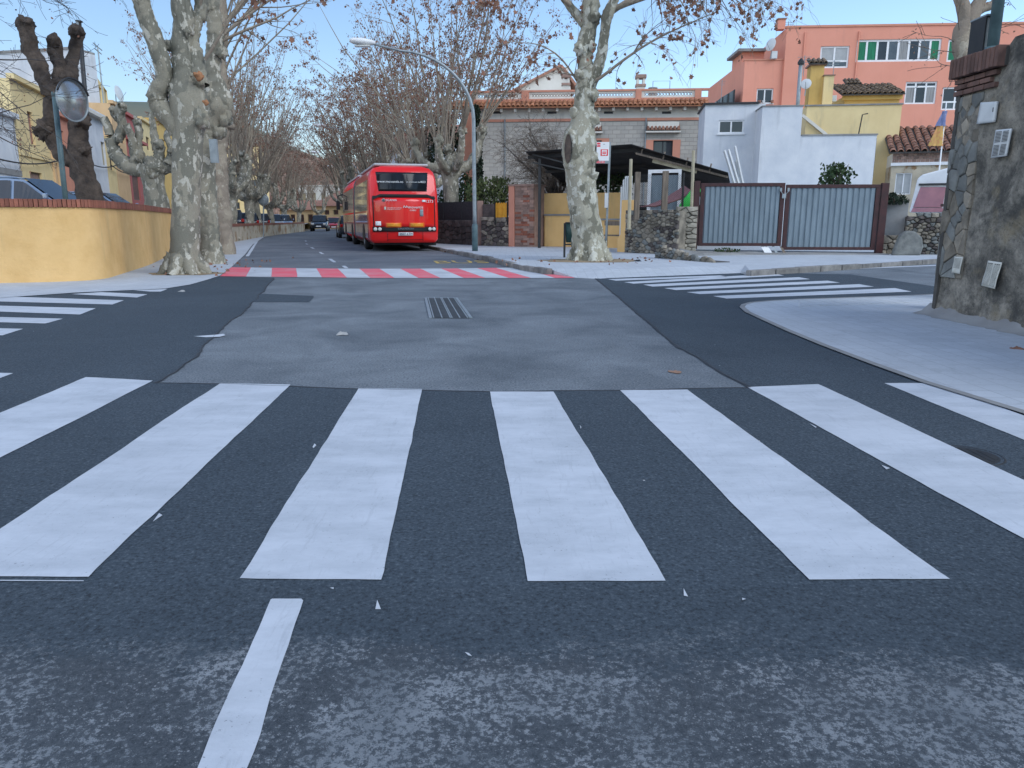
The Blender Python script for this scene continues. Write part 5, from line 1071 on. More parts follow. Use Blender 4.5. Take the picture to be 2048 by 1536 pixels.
# wires sagging along the left facades
for k, (x0, y0, x1, y1, lb) in enumerate(((-40, 312, 112, 320, 'black cable sagging across the white workshop and yellow fronts'), (160, 322, 226, 330, 'black cable running along the white cornice house'), (214, 330, 262, 345, 'thin cable across the cream and orange house fronts'))):
    a, b = NF.uz(x0, y0), NF.uz(x1, y1); mb = NF.mb(); mb.tube([(a[0] + (b[0] - a[0]) * i / 10, -.25, a[1] + (b[1] - a[1]) * i / 10 - .25 * math.sin(math.pi * i / 10)) for i in range(11)], .035, 5); p = NF.w(a[0], -.25, a[1]); tag(mb.build('facade_cable', 'black', None, at=p), lb, 'cable')
# hills
def hill(name, cx, cy, rx, ry, h, mat, seed, n=40):
    mb = MB(); vs = []
    for j in range(n + 1):
        for i in range(n + 1):
            x, y = 2 * i / n - 1, 2 * j / n - 1; d = max(0, 1 - x * x - y * y); z = h * d ** 1.1 * (1 + .35 * mnoise.noise(Vector((x * 2.2, y * 2.2, seed)))) + h * .05 * mnoise.noise(Vector((x * 9, y * 9, seed))) * (d > 0)
            vs.append((cx + x * rx, cy + y * ry, z - 1.0))
    mb.add(vs, [(j*(n+1)+i, j*(n+1)+i+1, (j+1)*(n+1)+i+1, (j+1)*(n+1)+i) for j in range(n) for i in range(n)]); o = mb.build(name, mat, None, True); o['kind'] = 'structure'; return o
hill('hill_wooded', -62, 250, 95, 70, 20, 'wood_hill', 1)
hill('hill_far', -330, 560, 260, 180, 92, 'hill_green', 2)
# ------------------------------------------------------------------ lamps
def lamp(base, arm, H, label, s=1.0):
    x, y = base; t = empty('street_lamp', (x, y, Z), label, 'street lamp', 'street lamps along the right kerb')
    mb = MB(); mb.tube([(x, y, Z), (x, y, Z + .9), (x, y, Z + .95)], [.105, .105, .08], 14); mb.build('base_sleeve', 'post_green', t, True)
    pts = [Vector((x, y, Z + .9))]; A = Vector((arm[0], arm[1], 0)); Hs = H * .66
    pts += [Vector((x, y, Z + Hs * k)) for k in (.3, .6, .85)]
    for k in range(11):
        a = R(90) * k / 10; pts.append(Vector((x, y, Z + Hs)) + A * (.62 * (1 - math.cos(a))) + Vector((0, 0, (H - Hs) * .92 * math.sin(a))))
    pts.append(Vector((x, y, Z + H)) + A * .86)
    mb = MB(); mb.tube(pts, [.072 - .034 * i / (len(pts) - 1) for i in range(len(pts))], 12); mb.build('pole', 'galvanised', t, True)
    c = Vector((x, y, Z + H)) + A * .93; d = A.normalized(); n = Vector((-d.y, d.x, 0)); up = Vector((0, 0, 1)); mb = MB(); vs = []
    st = [(-.42, .06, .05), (-.3, .12, .09), (0, .16, .12), (.3, .15, .1), (.42, .09, .05)]
    for s_, w, h in st:
        for k in range(8): a = 2 * math.pi * k / 8; vs.append(c + d * s_ + n * (math.cos(a) * w) + up * (math.sin(a) * h + .02 + .05 * (s_ + .4)))
    mb.add(vs, [(i*8+k, i*8+(k+1) % 8, (i+1)*8+(k+1) % 8, (i+1)*8+k) for i in range(4) for k in range(8)] + [tuple(range(7, -1, -1)), tuple(range(32, 40))]); hd = mb.build('lamp_head', 'white_paint', t, True)
    mb = MB(); mb.box(c.x - .25, c.x + .25, c.y - .1, c.y + .1, c.z - .115, c.z - .075); mb.build('lamp_lens', 'lamp_clear', hd)
    return t
b = G(950, 502, Z); top = P(722, 88, b.y - .6); lamp((b.x, b.y), ((top.x - b.x) / .95, -.8), top.z - Z, 'tall curved grey street lamp on the pavement beside the brick pillar')
rd = Vector((-.272, .962, 0))
for k, (px, py, lb) in enumerate(((637, 252, 'second street lamp with curved arm showing over the bus'), (628, 305, 'third street lamp head showing above the far road'), (659, 333, 'farthest street lamp head above the far road'))):
    Y = 6.9 * 1535 / (440 - py); h = P(px, py, Y); lamp((h.x + 4.4, Y + .6), (-4.6, -.6), h.z - Z, lb)
# ------------------------------------------------------------------ bus stop flag, bin, mirror
b = G(1214, 505, Z); b.y = 27.3; t_ = empty('bus_stop_sign', (b.x, 27.3, Z), 'bus stop pole with white and red flag sign beside the hollow tree', 'bus stop sign')
x = P(1214, 400, 27.3).x; tp_ = P(1220, 284, 27.3); mb = MB(); mb.bar((x, 27.3, Z), (tp_.x, 27.3, tp_.z), .09, .07); mb.build('pole', 'galvanised', t_, bevel=.01)
SF2 = Face((0, 27.24), (1, 27.24)); r = SF2.rect(1193, 284, 1220, 327); sx, sz = r[1] - r[0], r[3] - r[2]
mb = SF2.mb(); mb.box(r[0], r[1] - .03, 0, .03, r[2] + .0, r[3]); fl = mb.build('flag', 'sign_white', t_, bevel=.01)
def sp(a0, a1, b0, b1, m, y, nm, par=None): mb = SF2.mb(); mb.box(r[0] + sx * a0, r[0] + sx * a1, y, y + .002, r[2] + sz * b0, r[2] + sz * b1); return mb.build(nm, m, par or fl)
sp(.02, .28, .78, .97, 'sign_red', -.004, 'operator_mark'); sp(.30, .85, .36, .66 - .0, 'sign_red', -.004, 'bus_pictogram_field')
sp(.39, .76, .41, .63, 'sign_white', -.008, 'bus_outline'); sp(.44, .71, .455, .52, 'sign_red', -.011, 'bus_panel'); sp(.45, .70, .56, .585, 'sign_red', -.011, 'bus_display'); sp(.44, .50, .385, .41, 'sign_white', -.008, 'bus_wheel'); sp(.65, .71, .385, .41, 'sign_white', -.008, 'bus_wheel')
sp(.0, 1.0 - .03 / sx, .0, .13, 'galvanised', -.003, 'route_strip'); sp(.01, .28, .02, .12, 'sign_red', -.006, 'route_number_field'); sp(.31, .62, .02, .12, 'sign_red', -.006, 'route_number_field')
MX = Matrix(((1, 0, 0, 0), (0, 0, -1, 0), (0, 1, 0, 0), (0, 0, 0, 1)))
def stxt(s, a, b, h, m, al='CENTER'): text('lettering', s, m, fl, Matrix.Translation((r[0] + sx * a, 27.24 - .0085, r[2] + sz * b)) @ MX, h, 1, al, .001)
stxt('tm', .15, .88, .13, 'sign_white'); stxt('bus', .55, .90, .05, 'ink'); stxt('C10', .15, .07, .075, 'sign_white'); stxt('N82', .46, .07, .075, 'sign_white')
mb = MB(); q = P(1216, 395, 27.2); mb.box(q.x - .12, q.x + .0, 27.15, 27.19, q.z - .35, q.z + .15); mb.build('timetable_case', 'white_plastic', t_)
b = G(1132, 515, Z); t_ = empty('litter_bin', (b.x, b.y, Z), 'dark green litter bin on a post half hidden behind the hollow tree', 'litter bin')
k = mpp(b.y); mb = MB(); mb.bar((b.x - .05, b.y, Z), (b.x - .05, b.y, Z + 68 * k), .06); mb.bar((b.x + .32, b.y, Z), (b.x + .32, b.y, Z + 68 * k), .06); mb.bar((b.x - .05, b.y, Z + 26 * k), (b.x + .32, b.y, Z + 26 * k), .04); mb.build('stand', 'dark_metal', t_)
mb = MB(); mb.tube([(b.x + .14, b.y, Z + 30 * k), (b.x + .14, b.y, Z + 68 * k)], [.15, .17], 16); mb.build('bucket', 'bin_green', t_, True); mb = MB(); mb.tube([(b.x + .14, b.y, Z + 68 * k), (b.x + .14, b.y, Z + 70 * k)], .18, 16); mb.build('rim', 'dark_metal', t_, True)
Y = 17.2; b = P(128, 400, Y); tp_ = P(109, 190, Y); t_ = empty('traffic_mirror', (b.x, Y, TZ), 'round convex traffic mirror on a grey green post behind the ochre wall', 'traffic mirror')
mb = MB(); mb.tube([(b.x + .02, Y, TZ), (tp_.x, Y, tp_.z)], .055, 12); mb.build('post', 'post_green', t_, True); mb = MB(); mb.tube([(tp_.x, Y, tp_.z), (tp_.x, Y, tp_.z + .06)], .06, 12); mb.build('cap', 'post_green', t_)
c = P(145, 201, Y - .15); ax = Vector((.97, -.24, -.03)).normalized(); rr = 38 * mpp(Y); ra = Vector((-ax.y, ax.x, 0)).normalized(); rb = ax.cross(ra)
mb = MB(); vs = [c + ax * .09]; nr, ns = 7, 28
for j in range(1, nr + 1):
    q = j / nr
    for i in range(ns): a = 2 * math.pi * i / ns; vs.append(c + (ra * math.cos(a) + rb * math.sin(a)) * rr * .95 * q + ax * (.09 * (1 - q * q)))
mb.add(vs, [(0, 1 + i, 1 + (i+1) % ns) for i in range(ns)] + [(1 + (j-1)*ns + i, 1 + j*ns + i, 1 + j*ns + (i+1) % ns, 1 + (j-1)*ns + (i+1) % ns) for j in range(1, nr) for i in range(ns)]); mb.build('mirror', 'mirror_glass', t_, True)
mb = MB(); mb.tube([c + (ra * math.cos(a) + rb * math.sin(a)) * rr for a in np.linspace(0, 2 * math.pi, 33)], .018, 8, False); mb.build('rim', 'galvanised', t_, True); mb = MB(); mb.tube([c - ax * .1, c - ax * .04, c], [rr * .5, rr * .9, rr], 28); mb.build('back_shell', 'galvanised', t_, True)
mb = MB(); mb.tube([c + (ra * math.cos(a) + rb * math.sin(a)) * rr * 1.04 + ax * .04 for a in np.linspace(R(20), R(160), 16)], .022, 8); mb.build('visor', 'dark_metal', t_, True)
mb = MB(); mb.bar((tp_.x, Y, tp_.z - .1), c - ax * .09, .05); mb.build('bracket', 'galvanised', t_)
b = G(527, 474, .01); t_ = empty('traffic_mirror', (b.x, b.y, 0), 'small far traffic mirror on a post beside the roadside wall', 'traffic mirror')
q = P(527, 402, b.y); mb = MB(); mb.tube([(b.x, b.y, 0), (q.x, b.y, q.z)], .05, 8); mb.build('post', 'galvanised', t_); mb = MB(); mb.tube([(q.x, b.y - .02, q.z + .1), (q.x, b.y - .1, q.z + .1), (q.x, b.y - .14, q.z + .1)], [.36, .38, .3], 20); mb.build('mirror', 'galvanised', t_, True); mb = MB(); mb.tube([(q.x, b.y - .06, q.z + .1), (q.x, b.y - .15, q.z + .1)], [.42, .4], 20, False); mb.build('rim', 'white_plastic', t_, True)
# ------------------------------------------------------------------ the articulated bus (local: y forward, origin under the rear)
bus = empty('articulated_bus', (0, 0, 0), 'red articulated bus parked at the right kerb seen from behind', 'bus')
prof = [(1.16, .34), (1.26, .46), (1.275, .9), (1.275, 1.5), (1.265, 2.2), (1.235, 2.75), (1.17, 3.0), (1.03, 3.14), (.75, 3.22), (.35, 3.25)]
def lean(z): return .02 + .34 * max(0, (z - 1.75) / 1.5) ** 1.6 + .05 * max(0, (.7 - z) / .4)
def body(mb, stations):                       # stations: (y, width factor, height cut, lean share)
    rings = []
    for y, w, hc, ls in stations: rings.append([(x * w, y + ls * lean(z), min(z, 3.25 - hc) if z > 2.9 else z) for x, z in prof] + [(-x * w, y + ls * lean(z), min(z, 3.25 - hc) if z > 2.9 else z) for x, z in prof[::-1]])
    n = len(rings[0]); vs = [v for r in rings for v in r]; fs = []
    for j in range(len(rings) - 1): fs += [(j*n+i, j*n+(i+1) % n, (j+1)*n+(i+1) % n, (j+1)*n+i) for i in range(n)]
    h = n // 2
    for base in (0, (len(rings) - 1) * n):
        for i in range(h - 1): fs.append((base+i, base+i+1, base+n-2-i, base+n-1-i) if base else (base+n-1-i, base+n-2-i, base+i+1, base+i))
    mb.add(vs, fs)
mb = MB(); body(mb, [(0, .93, .07, 1), (.07, .985, .03, 1), (.22, 1, 0, .8), (.8, 1, 0, .25), (1.4, 1, 0, 0), (7.4, 1, 0, 0)]); mb.build('rear_body', 'bus_red', bus, True)
mb = MB(); body(mb, [(8.3, 1, 0, 0), (17.2, 1, 0, 0), (17.8, .96, .1, 0)]); mb.build('front_body', 'bus_red', bus, True)
mb = MB(); p2 = [(x * .97, z) for x, z in prof]
for k in range(14):
    for y0, y1, a, b_ in ((7.4 + k * .9 / 14, 7.4 + (k + .5) * .9 / 14, .97, 1.0), (7.4 + (k + .5) * .9 / 14, 7.4 + (k + 1) * .9 / 14, 1.0, .97)):
        ra_ = [(x * a, y0, z * (.985 + .015 * a)) for x, z in prof] + [(-x * a, y0, z * (.985 + .015 * a)) for x, z in prof[::-1]]; rb_ = [(x * b_, y1, z) for x, z in prof] + [(-x * b_, y1, z) for x, z in prof[::-1]]; n = len(ra_)
        mb.add(ra_ + rb_, [(i, (i+1) % n, n + (i+1) % n, n + i) for i in range(n)])
mb.build('bellows', 'bellows', bus)
mb = MB(); mb.prism([(-1.0, .5), (1.0, .5), (1.0, 7.2), (-1.0, 7.2)], 3.23, 3.33); mb.prism([(-1.0, 8.6), (1.0, 8.6), (1.0, 17), (-1.0, 17)], 3.23, 3.33); mb.build('roof_panel', 'bus_roof', bus, bevel=.05)
for s in (-1, 1):
    for y0, y1, n in ((.75, 7.3, 4), (8.4, 17.0, 6)):
        for i in range(n):
            a, b_ = y0 + (y1 - y0) * i / n + .015, y0 + (y1 - y0) * (i + 1) / n - .015
            mb = MB(); zz = [(1.278, 1.55), (1.27, 2.2), (1.243, 2.72)]; mb.add([(s * x, a, z) for x, z in zz] + [(s * x, b_, z) for x, z in zz], [(0, 1, 4, 3), (1, 2, 5, 4)] if s < 0 else [(3, 4, 1, 0), (4, 5, 2, 1)]); o = mb.build('side_window', 'bus_side_glass', bus); o.modifiers.new('solid', 'SOLIDIFY').thickness = .008
        for i in range(n + 1):
            a = y0 + (y1 - y0) * i / n
            if i < n: mb = MB(); b_ = y0 + (y1 - y0) * (i + 1) / n; mb.add([(s * 1.279, a + .02, .5), (s * 1.279, b_ - .02, .5), (s * 1.281, b_ - .02, 1.48), (s * 1.281, a + .02, 1.48)], [(3, 2, 1, 0)] if s > 0 else [(0, 1, 2, 3)]); o = mb.build('side_panel', 'bus_side_reflecting', bus)
def rear_pt(x, z, off): return (x, lean(z) - off, z)
def rear_quad(name, x0, x1, z0, z1, m, off=.012, taper=0.0, par=None, t=.01, nz=4):
    mb = MB(); vs = []
    for i in range(nz + 1):
        k = i / nz; z = z0 + (z1 - z0) * k; e = taper * k; vs += [rear_pt(x0 - e, z, off), rear_pt(x1 + e, z, off)]
    mb.add(vs, [(2*i, 2*i+1, 2*i+3, 2*i+2) for i in range(nz)]); o = mb.build(name, m, par or bus, True); md = o.modifiers.new('solid', 'SOLIDIFY'); md.thickness = t; md.offset = -1; return o
gl = rear_quad('rear_window', -.9, .86, 2.28, 2.99, 'bus_glass', .014, .07, nz=8)
rear_quad('hatch_gap', -1.14, 1.14, .86, 2.10, 'black', .006, .0, nz=8)
hatch = rear_quad('engine_hatch', -1.10, 1.10, .93, 2.03, 'bus_red', .03, 0, t=.024, nz=8)
mb = MB(); mb.bar(rear_pt(-1.14, 2.0, .03), rear_pt(-.85, 2.12, .02), .05, .09); mb.bar(rear_pt(-.85, 2.12, .021), rear_pt(.85, 2.12, .021), .05, .09); mb.bar(rear_pt(.85, 2.12, .02), rear_pt(1.14, 2.0, .03), .05, .09); mb.build('hatch_trim', 'black', bus)
rear_quad('light_strip', -1.17, 1.17, .76, .95, 'black', .03, -.0, t=.02)
for x in (-1.07, -.91, .93, 1.08):
    mb = MB(); p = Vector(rear_pt(x, .86, .05)); mb.tube([p + Vector((0, .02, 0)), p, p + Vector((0, -.01, 0))], [.068, .068, .05], 16); mb.build('tail_lamp', 'lamp_clear', bus, True)
    mb = MB(); mb.tube([p + Vector((0, .012, 0)), p + Vector((0, -.006, 0))], [.08, .078], 16, False); mb.build('lamp_bezel', 'dark_metal', bus)
for x0, x1 in ((-.69, -.12), (.17, .73)):
    o = rear_quad('reflector_plate', x0, x1, .92, 1.10, 'reflector_edge', .042, t=.006); rear_quad('reflector_field', x0 + .05, x1 - .05, .95, 1.07, 'reflector', .047, par=o, t=.004)
o = rear_quad('number_plate', -.24, .30, .61, .73, 'white_paint', .05, t=.01)
def bt_(s, x, z, h, m='white_paint', off=.06, par=hatch, al='CENTER', sx=1.0): text('lettering', s, m, par, Matrix.Translation(rear_pt(x, z, off)) @ MX, h, sx, al, .002)
bt_('8507 KTM', .05, .67, .12, 'ink', .058, o, sx=.9)
bt_('www.moventis.es', -.47, 2.63, .135, off=.05, par=gl); bt_('en moviment des de', .42, 2.625, .075, off=.05, par=gl); bt_('1923', .72, 2.63, .11, off=.05, par=gl)
bt_('SCANIA', -.46, 1.94, .115, off=.05); bt_('moventis', .42, 1.68, .15, off=.045); bt_('CASAS', .32, 1.565, .08, off=.045); bt_('1373', .93, 1.90, .15, off=.05); bt_('Generalitat de Catalunya', -.62, 1.655, .052, off=.045, al='LEFT'); bt_('Departament de Territori', -.62, 1.60, .045, off=.045, al='LEFT'); bt_('SUNSUNDEGUI', .03, .87, .085, 'galvanised', .06, par=bus)
mb = MB(); mb.tube([rear_pt(-.74, 1.94, .03), rear_pt(-.74, 1.94, .042)], .065, 18); mb.build('emblem', 'galvanised', hatch, True); mb = MB(); mb.tube([rear_pt(-.74, 1.94, .042), rear_pt(-.74, 1.94, .046)], .04, 14); mb.build('emblem_field', 'ink', hatch)
rear_quad('crest_sticker', -.73, -.66, 1.58, 1.69, 'paper', .042, par=hatch, t=.003); rear_quad('pill_sticker', .66, .79, 1.88, 1.96, 'white_paint', .042, par=hatch, t=.003); rear_quad('notice_sticker', .57, .70, 1.34, 1.60, 'galvanised', .042, par=hatch, t=.003)
rear_quad('service_sticker', -1.06, -.86, .99, 1.15, 'white_paint', .042, par=hatch, t=.003)
mb = MB(); p = Vector(rear_pt(.09, 1.70, .04))
for k in range(2): mb.tube([p + Vector((-.09 + .09 * k - .03, 0, -.04)), p + Vector((-.09 + .09 * k, 0, .04)), p + Vector((-.09 + .09 * k + .04, 0, -.03))], .014, 5)
mb.build('operator_logo', 'white_paint', hatch)
rear_quad('bumper_seam', -.64, -.625, .40, .76, 'black', .03, t=.004); rear_quad('bumper_seam', .66, .675, .40, .76, 'black', .03, t=.004); rear_quad('bumper_seam', -.62, .66, .455, .467, 'black', .03, t=.004)
mb = MB(); mb.box(-1.1, 1.1, .35, 17, .25, .36); mb.build('underbody', 'black', bus); mb = MB(); mb.box(.75, 1.2, .3, .7, .22, .34); mb.build('bumper_step', 'black', bus)
for y in (2.7, 9.6, 15.0):
    for s in (-1, 1):
        x0 = s * (1.27 if y > 3 else 1.26); mb = MB(); mb.tube([(x0 - s * .3, y, .49), (x0 - s * .05, y, .49), (x0, y, .49)], [.49, .49, .44], 24); wl = mb.build('wheel', 'rubber', bus, True); mb = MB(); mb.tube([(x0 - s * .04, y, .49), (x0 + s * .012, y, .49)], [.3, .26], 18); mb.build('rim', 'galvanised', wl)
        mb = MB(); ar = [(y + .6 * math.cos(a), .42 + .62 * math.sin(a)) for a in np.linspace(0, math.pi, 15)]; mb.add([(s * 1.284, q, z) for q, z in ar], [tuple(range(15))]); o = mb.build('wheel_arch', 'black', bus); o.modifiers.new('solid', 'SOLIDIFY').thickness = .01
for s in (-1, 1): mb = MB(); mb.tube([(s * 1.2, 17.6, 2.7), (s * 1.5, 17.8, 2.6), (s * 1.5, 17.8, 2.3)], .03, 6); mb.box(s * 1.5 - .1, s * 1.5 + .1, 17.74, 17.88, 1.8, 2.3); mb.build('wing_mirror', 'dark_metal', bus)
bc = P(811, 505, 29.6); bus.location = (bc.x, 29.6, 0); bus.rotation_euler = (0, 0, R(15.6)); bus.scale = (1.05, 1, 1.0)
# ------------------------------------------------------------------ cars (local: y forward, origin on the ground)
def make_car(label, paint, L=4.2, W=1.78, H=1.46, suv=0.0, group=None):
    t = empty('parked_car', (0, 0, 0), label, 'car', group); hb, hl = .62 + .1 * suv, .24 + .1 * suv; belt = .92 + .14 * suv; y0, y1 = -L / 2, L / 2
    st = [(y0, .55, hl + .18, belt - .12), (y0 + .08, .86, hl + .05, belt), (y0 + .35, .96, hl, belt + .04), (y0 + L * .3, 1, hl, belt + .02), (y0 + L * .6, 1, hl, belt - .02), (y1 - L * .24, .98, hl, belt - .06), (y1 - .35, .93, hl, belt - .18), (y1 - .06, .8, hl + .05, belt - .30), (y1, .6, hl + .15, belt - .42)]
    mb = MB(); vs = []
    for y, w, za, zb in st:
        hw = W / 2 * w
        for x, z in ((-hw * .92, za), (-hw, za + .12), (-hw, (za + zb) / 2), (-hw * .985, zb - .06), (-hw * .9, zb), (hw * .9, zb), (hw * .985, zb - .06), (hw, (za + zb) / 2), (hw, za + .12), (hw * .92, za)): vs.append((x, y, z))
    n = 10; mb.add(vs, [(j*n+i, j*n+(i+1) % n, (j+1)*n+(i+1) % n, (j+1)*n+i) for j in range(len(st)-1) for i in range(n)] + [tuple(range(n-1, -1, -1)), tuple(range((len(st)-1)*n, len(st)*n))]); bd = mb.build('body', paint, t, True)
    g = [(y0 + .12 + .1 * suv, belt + .02, .80), (y0 + .48, H - .1, .73), (y0 + .95, H - .005, .70), (y0 + L * .45, H, .70), (y0 + L * .55, H - .04, .71), (y1 - L * .27, belt - .01, .80)]
    mb = MB(); vs = []
    for y, z, w in g: vs += [(-W / 2 * w, y, z), (W / 2 * w, y, z)]
    fs = [(2*i, 2*i+1, 2*i+3, 2*i+2) for i in range(len(g)-1)]; roof_f = fs[1:4]; m = MB(); m.add(vs[:4], [fs[0]]); m.build('rear_window', 'glass_dark', t, True); m = MB(); m.add(vs[8:], [fs[0]]); m.build('windscreen', 'glass_dark', t, True)
    m = MB(); m.add(vs, roof_f); rf = m.build('roof', paint, t, True); rf.modifiers.new('solid', 'SOLIDIFY').thickness = .04
    bw = W / 2 * .885
    for s in (-1, 1):
        ax = [(s * W / 2 * w * .995, y, z - .03) for y, z, w in g]; base = [(s * bw, y, belt - .03) for y, z, w in g]
        cuts = [(0, 2), (2, 3), (3, 5)]
        def topz(y):
            for a, b_ in zip(g, g[1:]):
                if a[0] <= y <= b_[0]: k = (y - a[0]) / (b_[0] - a[0]); return a[1] + (b_[1] - a[1]) * k - .05, a[2] + (b_[2] - a[2]) * k
            return belt, .8
        ys = [g[0][0] + .12, y0 + L * .26, y0 + L * .29, y0 + L * .47, y0 + L * .49, g[-1][0] - .12]
        m = MB(); yy = np.linspace(g[0][0], g[-1][0], 24); vs = []
        for y in yy: z, w = topz(float(y)); vs += [(s * bw, float(y), belt - .04), (s * (W / 2 * w) if z > belt else s * bw, float(y), max(z, belt - .03))]
        m.add(vs, [(2*i, 2*i+1, 2*i+3, 2*i+2) for i in range(23)]); sd_ = m.build('side_frame', paint, t, True)
        for a, b_ in ((ys[0], ys[1]), (ys[2], ys[3]), (ys[4], ys[5])):
            m = MB(); yy = np.linspace(a, b_, 9); vs = []
            for y in yy:
                z, w = topz(float(y)); z = max(z - .05, belt + .01); k = (z - belt) / max(.05, H - belt); xx = bw + (W / 2 * w - bw) * min(1, k); vs += [(s * (bw + .008), float(y), belt + .02), (s * (xx + .012), float(y), z)]
            m.add(vs, [(2*i, 2*i+1, 2*i+3, 2*i+2) for i in range(8)]); m.build('side_window', 'glass_dark', t)
        m = MB(); m.box(s * (W / 2 + .02) - .1 + (.1 if s > 0 else -.0), s * (W / 2 + .02) + (.1 if s > 0 else -.0) + .0, y1 - L * .31, y1 - L * .31 + .12, belt + .02, belt + .16); m.build('door_mirror', paint, t, bevel=.03)
        for y in (y0 + .78, y1 - .82):
            r_ = .31 + .06 * suv; x = s * W / 2; m = MB(); m.tube([(x - s * .22, y, r_), (x - s * .02, y, r_), (x + s * .005, y, r_)], [r_, r_, r_ * .86], 20); wl = m.build('wheel', 'rubber', t, True); m = MB(); m.tube([(x - s * .02, y, r_), (x + s * .012, y, r_)], [r_ * .64, r_ * .58], 14); m.build('rim', 'galvanised', wl, True)
        m = MB(); m.box(s * W * .33 - .14, s * W * .33 + .14, y1 - .16, y1 - .02, belt - .34, belt - .2); m.build('headlight', 'lamp_clear', t, bevel=.03); m = MB(); m.box(s * W * .39 - .09, s * W * .39 + .09, y0 + .02, y0 + .16, belt - .18, belt + .02); m.build('tail_light', 'lamp_red', t, bevel=.03)
    m = MB(); m.box(-W * .22, W * .22, y1 - .08, y1 + .012, belt - .42 - .0, belt - .32); m.build('grille', 'black', t); m = MB(); m.box(-.26, .26, y1 - .02, y1 + .025, belt - .57, belt - .46); m.build('number_plate', 'white_paint', t); m = MB(); m.box(-.26, .26, y0 - .02, y0 + .03, belt - .35, belt - .24); m.build('number_plate', 'white_paint', t)
    return t
def put(t, x, y, z, rz): t.location = (x, y, z); t.rotation_euler = (0, 0, R(rz))
p = P(72, 440, 21.0); put(make_car('light blue hatchback parked behind the ochre wall at far left', 'car_blue', 4.3, 1.8, 1.56, .3), p.x, p.y, TZ, -88)
p = P(212, 440, 30.0); put(make_car('light blue car parked behind the wall beyond the dark pollard', 'car_blue', 4.2, 1.75, 1.5, .1), p.x, p.y, TZ, -86)
p = G(630, 463); put(make_car('dark four wheel drive car facing the camera at the far left kerb', 'car_dark', 4.6, 1.85, 1.72, 1.0), p.x, p.y + 2.3, 0, 190)
p = G(652, 461.5); put(make_car('red car parked just behind the dark four wheel drive', 'car_red', 4.2, 1.75, 1.5), p.x, p.y + 4, 0, 192)
p = G(661, 461); put(make_car('dark car behind the red car at the far end', 'car_dark', 4.3, 1.75, 1.5), p.x, p.y + 8, 0, 194)
p = G(670, 459); put(make_car('small black car farthest along the street', 'car_dark', 4.0, 1.7, 1.45), p.x, p.y + 12, 0, 196)
p = P(699, 440, 53.5); put(make_car('dark hatchback parked ahead of the bus', 'car_dark', 4.1, 1.75, 1.5), p.x, p.y, 0, 16)
for px, Y, m, rz, lb in ((462, 50, 'car_dark', 20, 'dark four wheel drive parked behind the roadside wall at left'), (492, 57, 'car_dark', 22, 'dark car parked beside the far left tree trunks'), (518, 64, 'car_dark', 20, 'black car parked behind the far traffic mirror'), (546, 71, 'car_silver', 200, 'pale silver car parked under the far left trees'), (566, 78, 'car_blue', 200, 'bluish car at the far end of the roadside wall')):
    p = P(px, 440, Y); put(make_car(lb, m, 4.3, 1.78, 1.6 if px == 462 else 1.48, .6 if px == 462 else 0), p.x, p.y, .25, rz)
# ------------------------------------------------------------------ trees
class Twigs:                                   # many thin tubes gathered into arrays
    def __init__(s): s.V = []; s.F = []; s.n = 0
    def add(s, pts, rads, m=3):
        p = np.asarray(pts, dtype=np.float64); k = len(p); r = np.asarray(rads, dtype=np.float64)
        t = np.gradient(p, axis=0); t /= np.linalg.norm(t, axis=1, keepdims=True) + 1e-9
        ref = np.array([0, 0, 1.0]) if abs(t[0][2]) < .8 else np.array([1.0, 0, 0])
        u = np.cross(t, ref); u /= np.linalg.norm(u, axis=1, keepdims=True) + 1e-9; w = np.cross(t, u)
        a = np.arange(m) * 2 * np.pi / m
        V = p[:, None, :] + r[:, None, None] * (np.cos(a)[None, :, None] * u[:, None, :] + np.sin(a)[None, :, None] * w[:, None, :])
        i = np.arange(k - 1)[:, None] * m; j = np.arange(m)[None, :]; j2 = (j + 1) % m
        s.F.append(np.stack([i + j, i + j2, i + m + j2, i + m + j], -1).reshape(-1, 4) + s.n); s.V.append(V.reshape(-1, 3)); s.n += k * m
    def build(s, name, mat, parent, smooth=True): return npmesh(name, np.concatenate(s.V), np.concatenate(s.F), mat, parent, smooth)
STAR = np.array([(0, -.5, 0), (.2, -.28, .06), (.5, -.2, .16), (.3, .05, .05), (.42, .36, .14), (.13, .26, 0), (0, .58, -.1), (-.13, .26, 0), (-.42, .36, .14), (-.3, .05, .05), (-.5, -.2, .16), (-.2, -.28, .06)])
STARF = [(0, 1, 5, 7), (0, 7, 11, 11), (1, 2, 3, 4), (1, 4, 5, 5), (11, 7, 8, 9), (11, 9, 10, 10), (5, 6, 7, 7)]
QUAD = np.array([(0, -.5, 0), (.38, 0, .12), (0, .5, -.04), (-.38, 0, .12)])
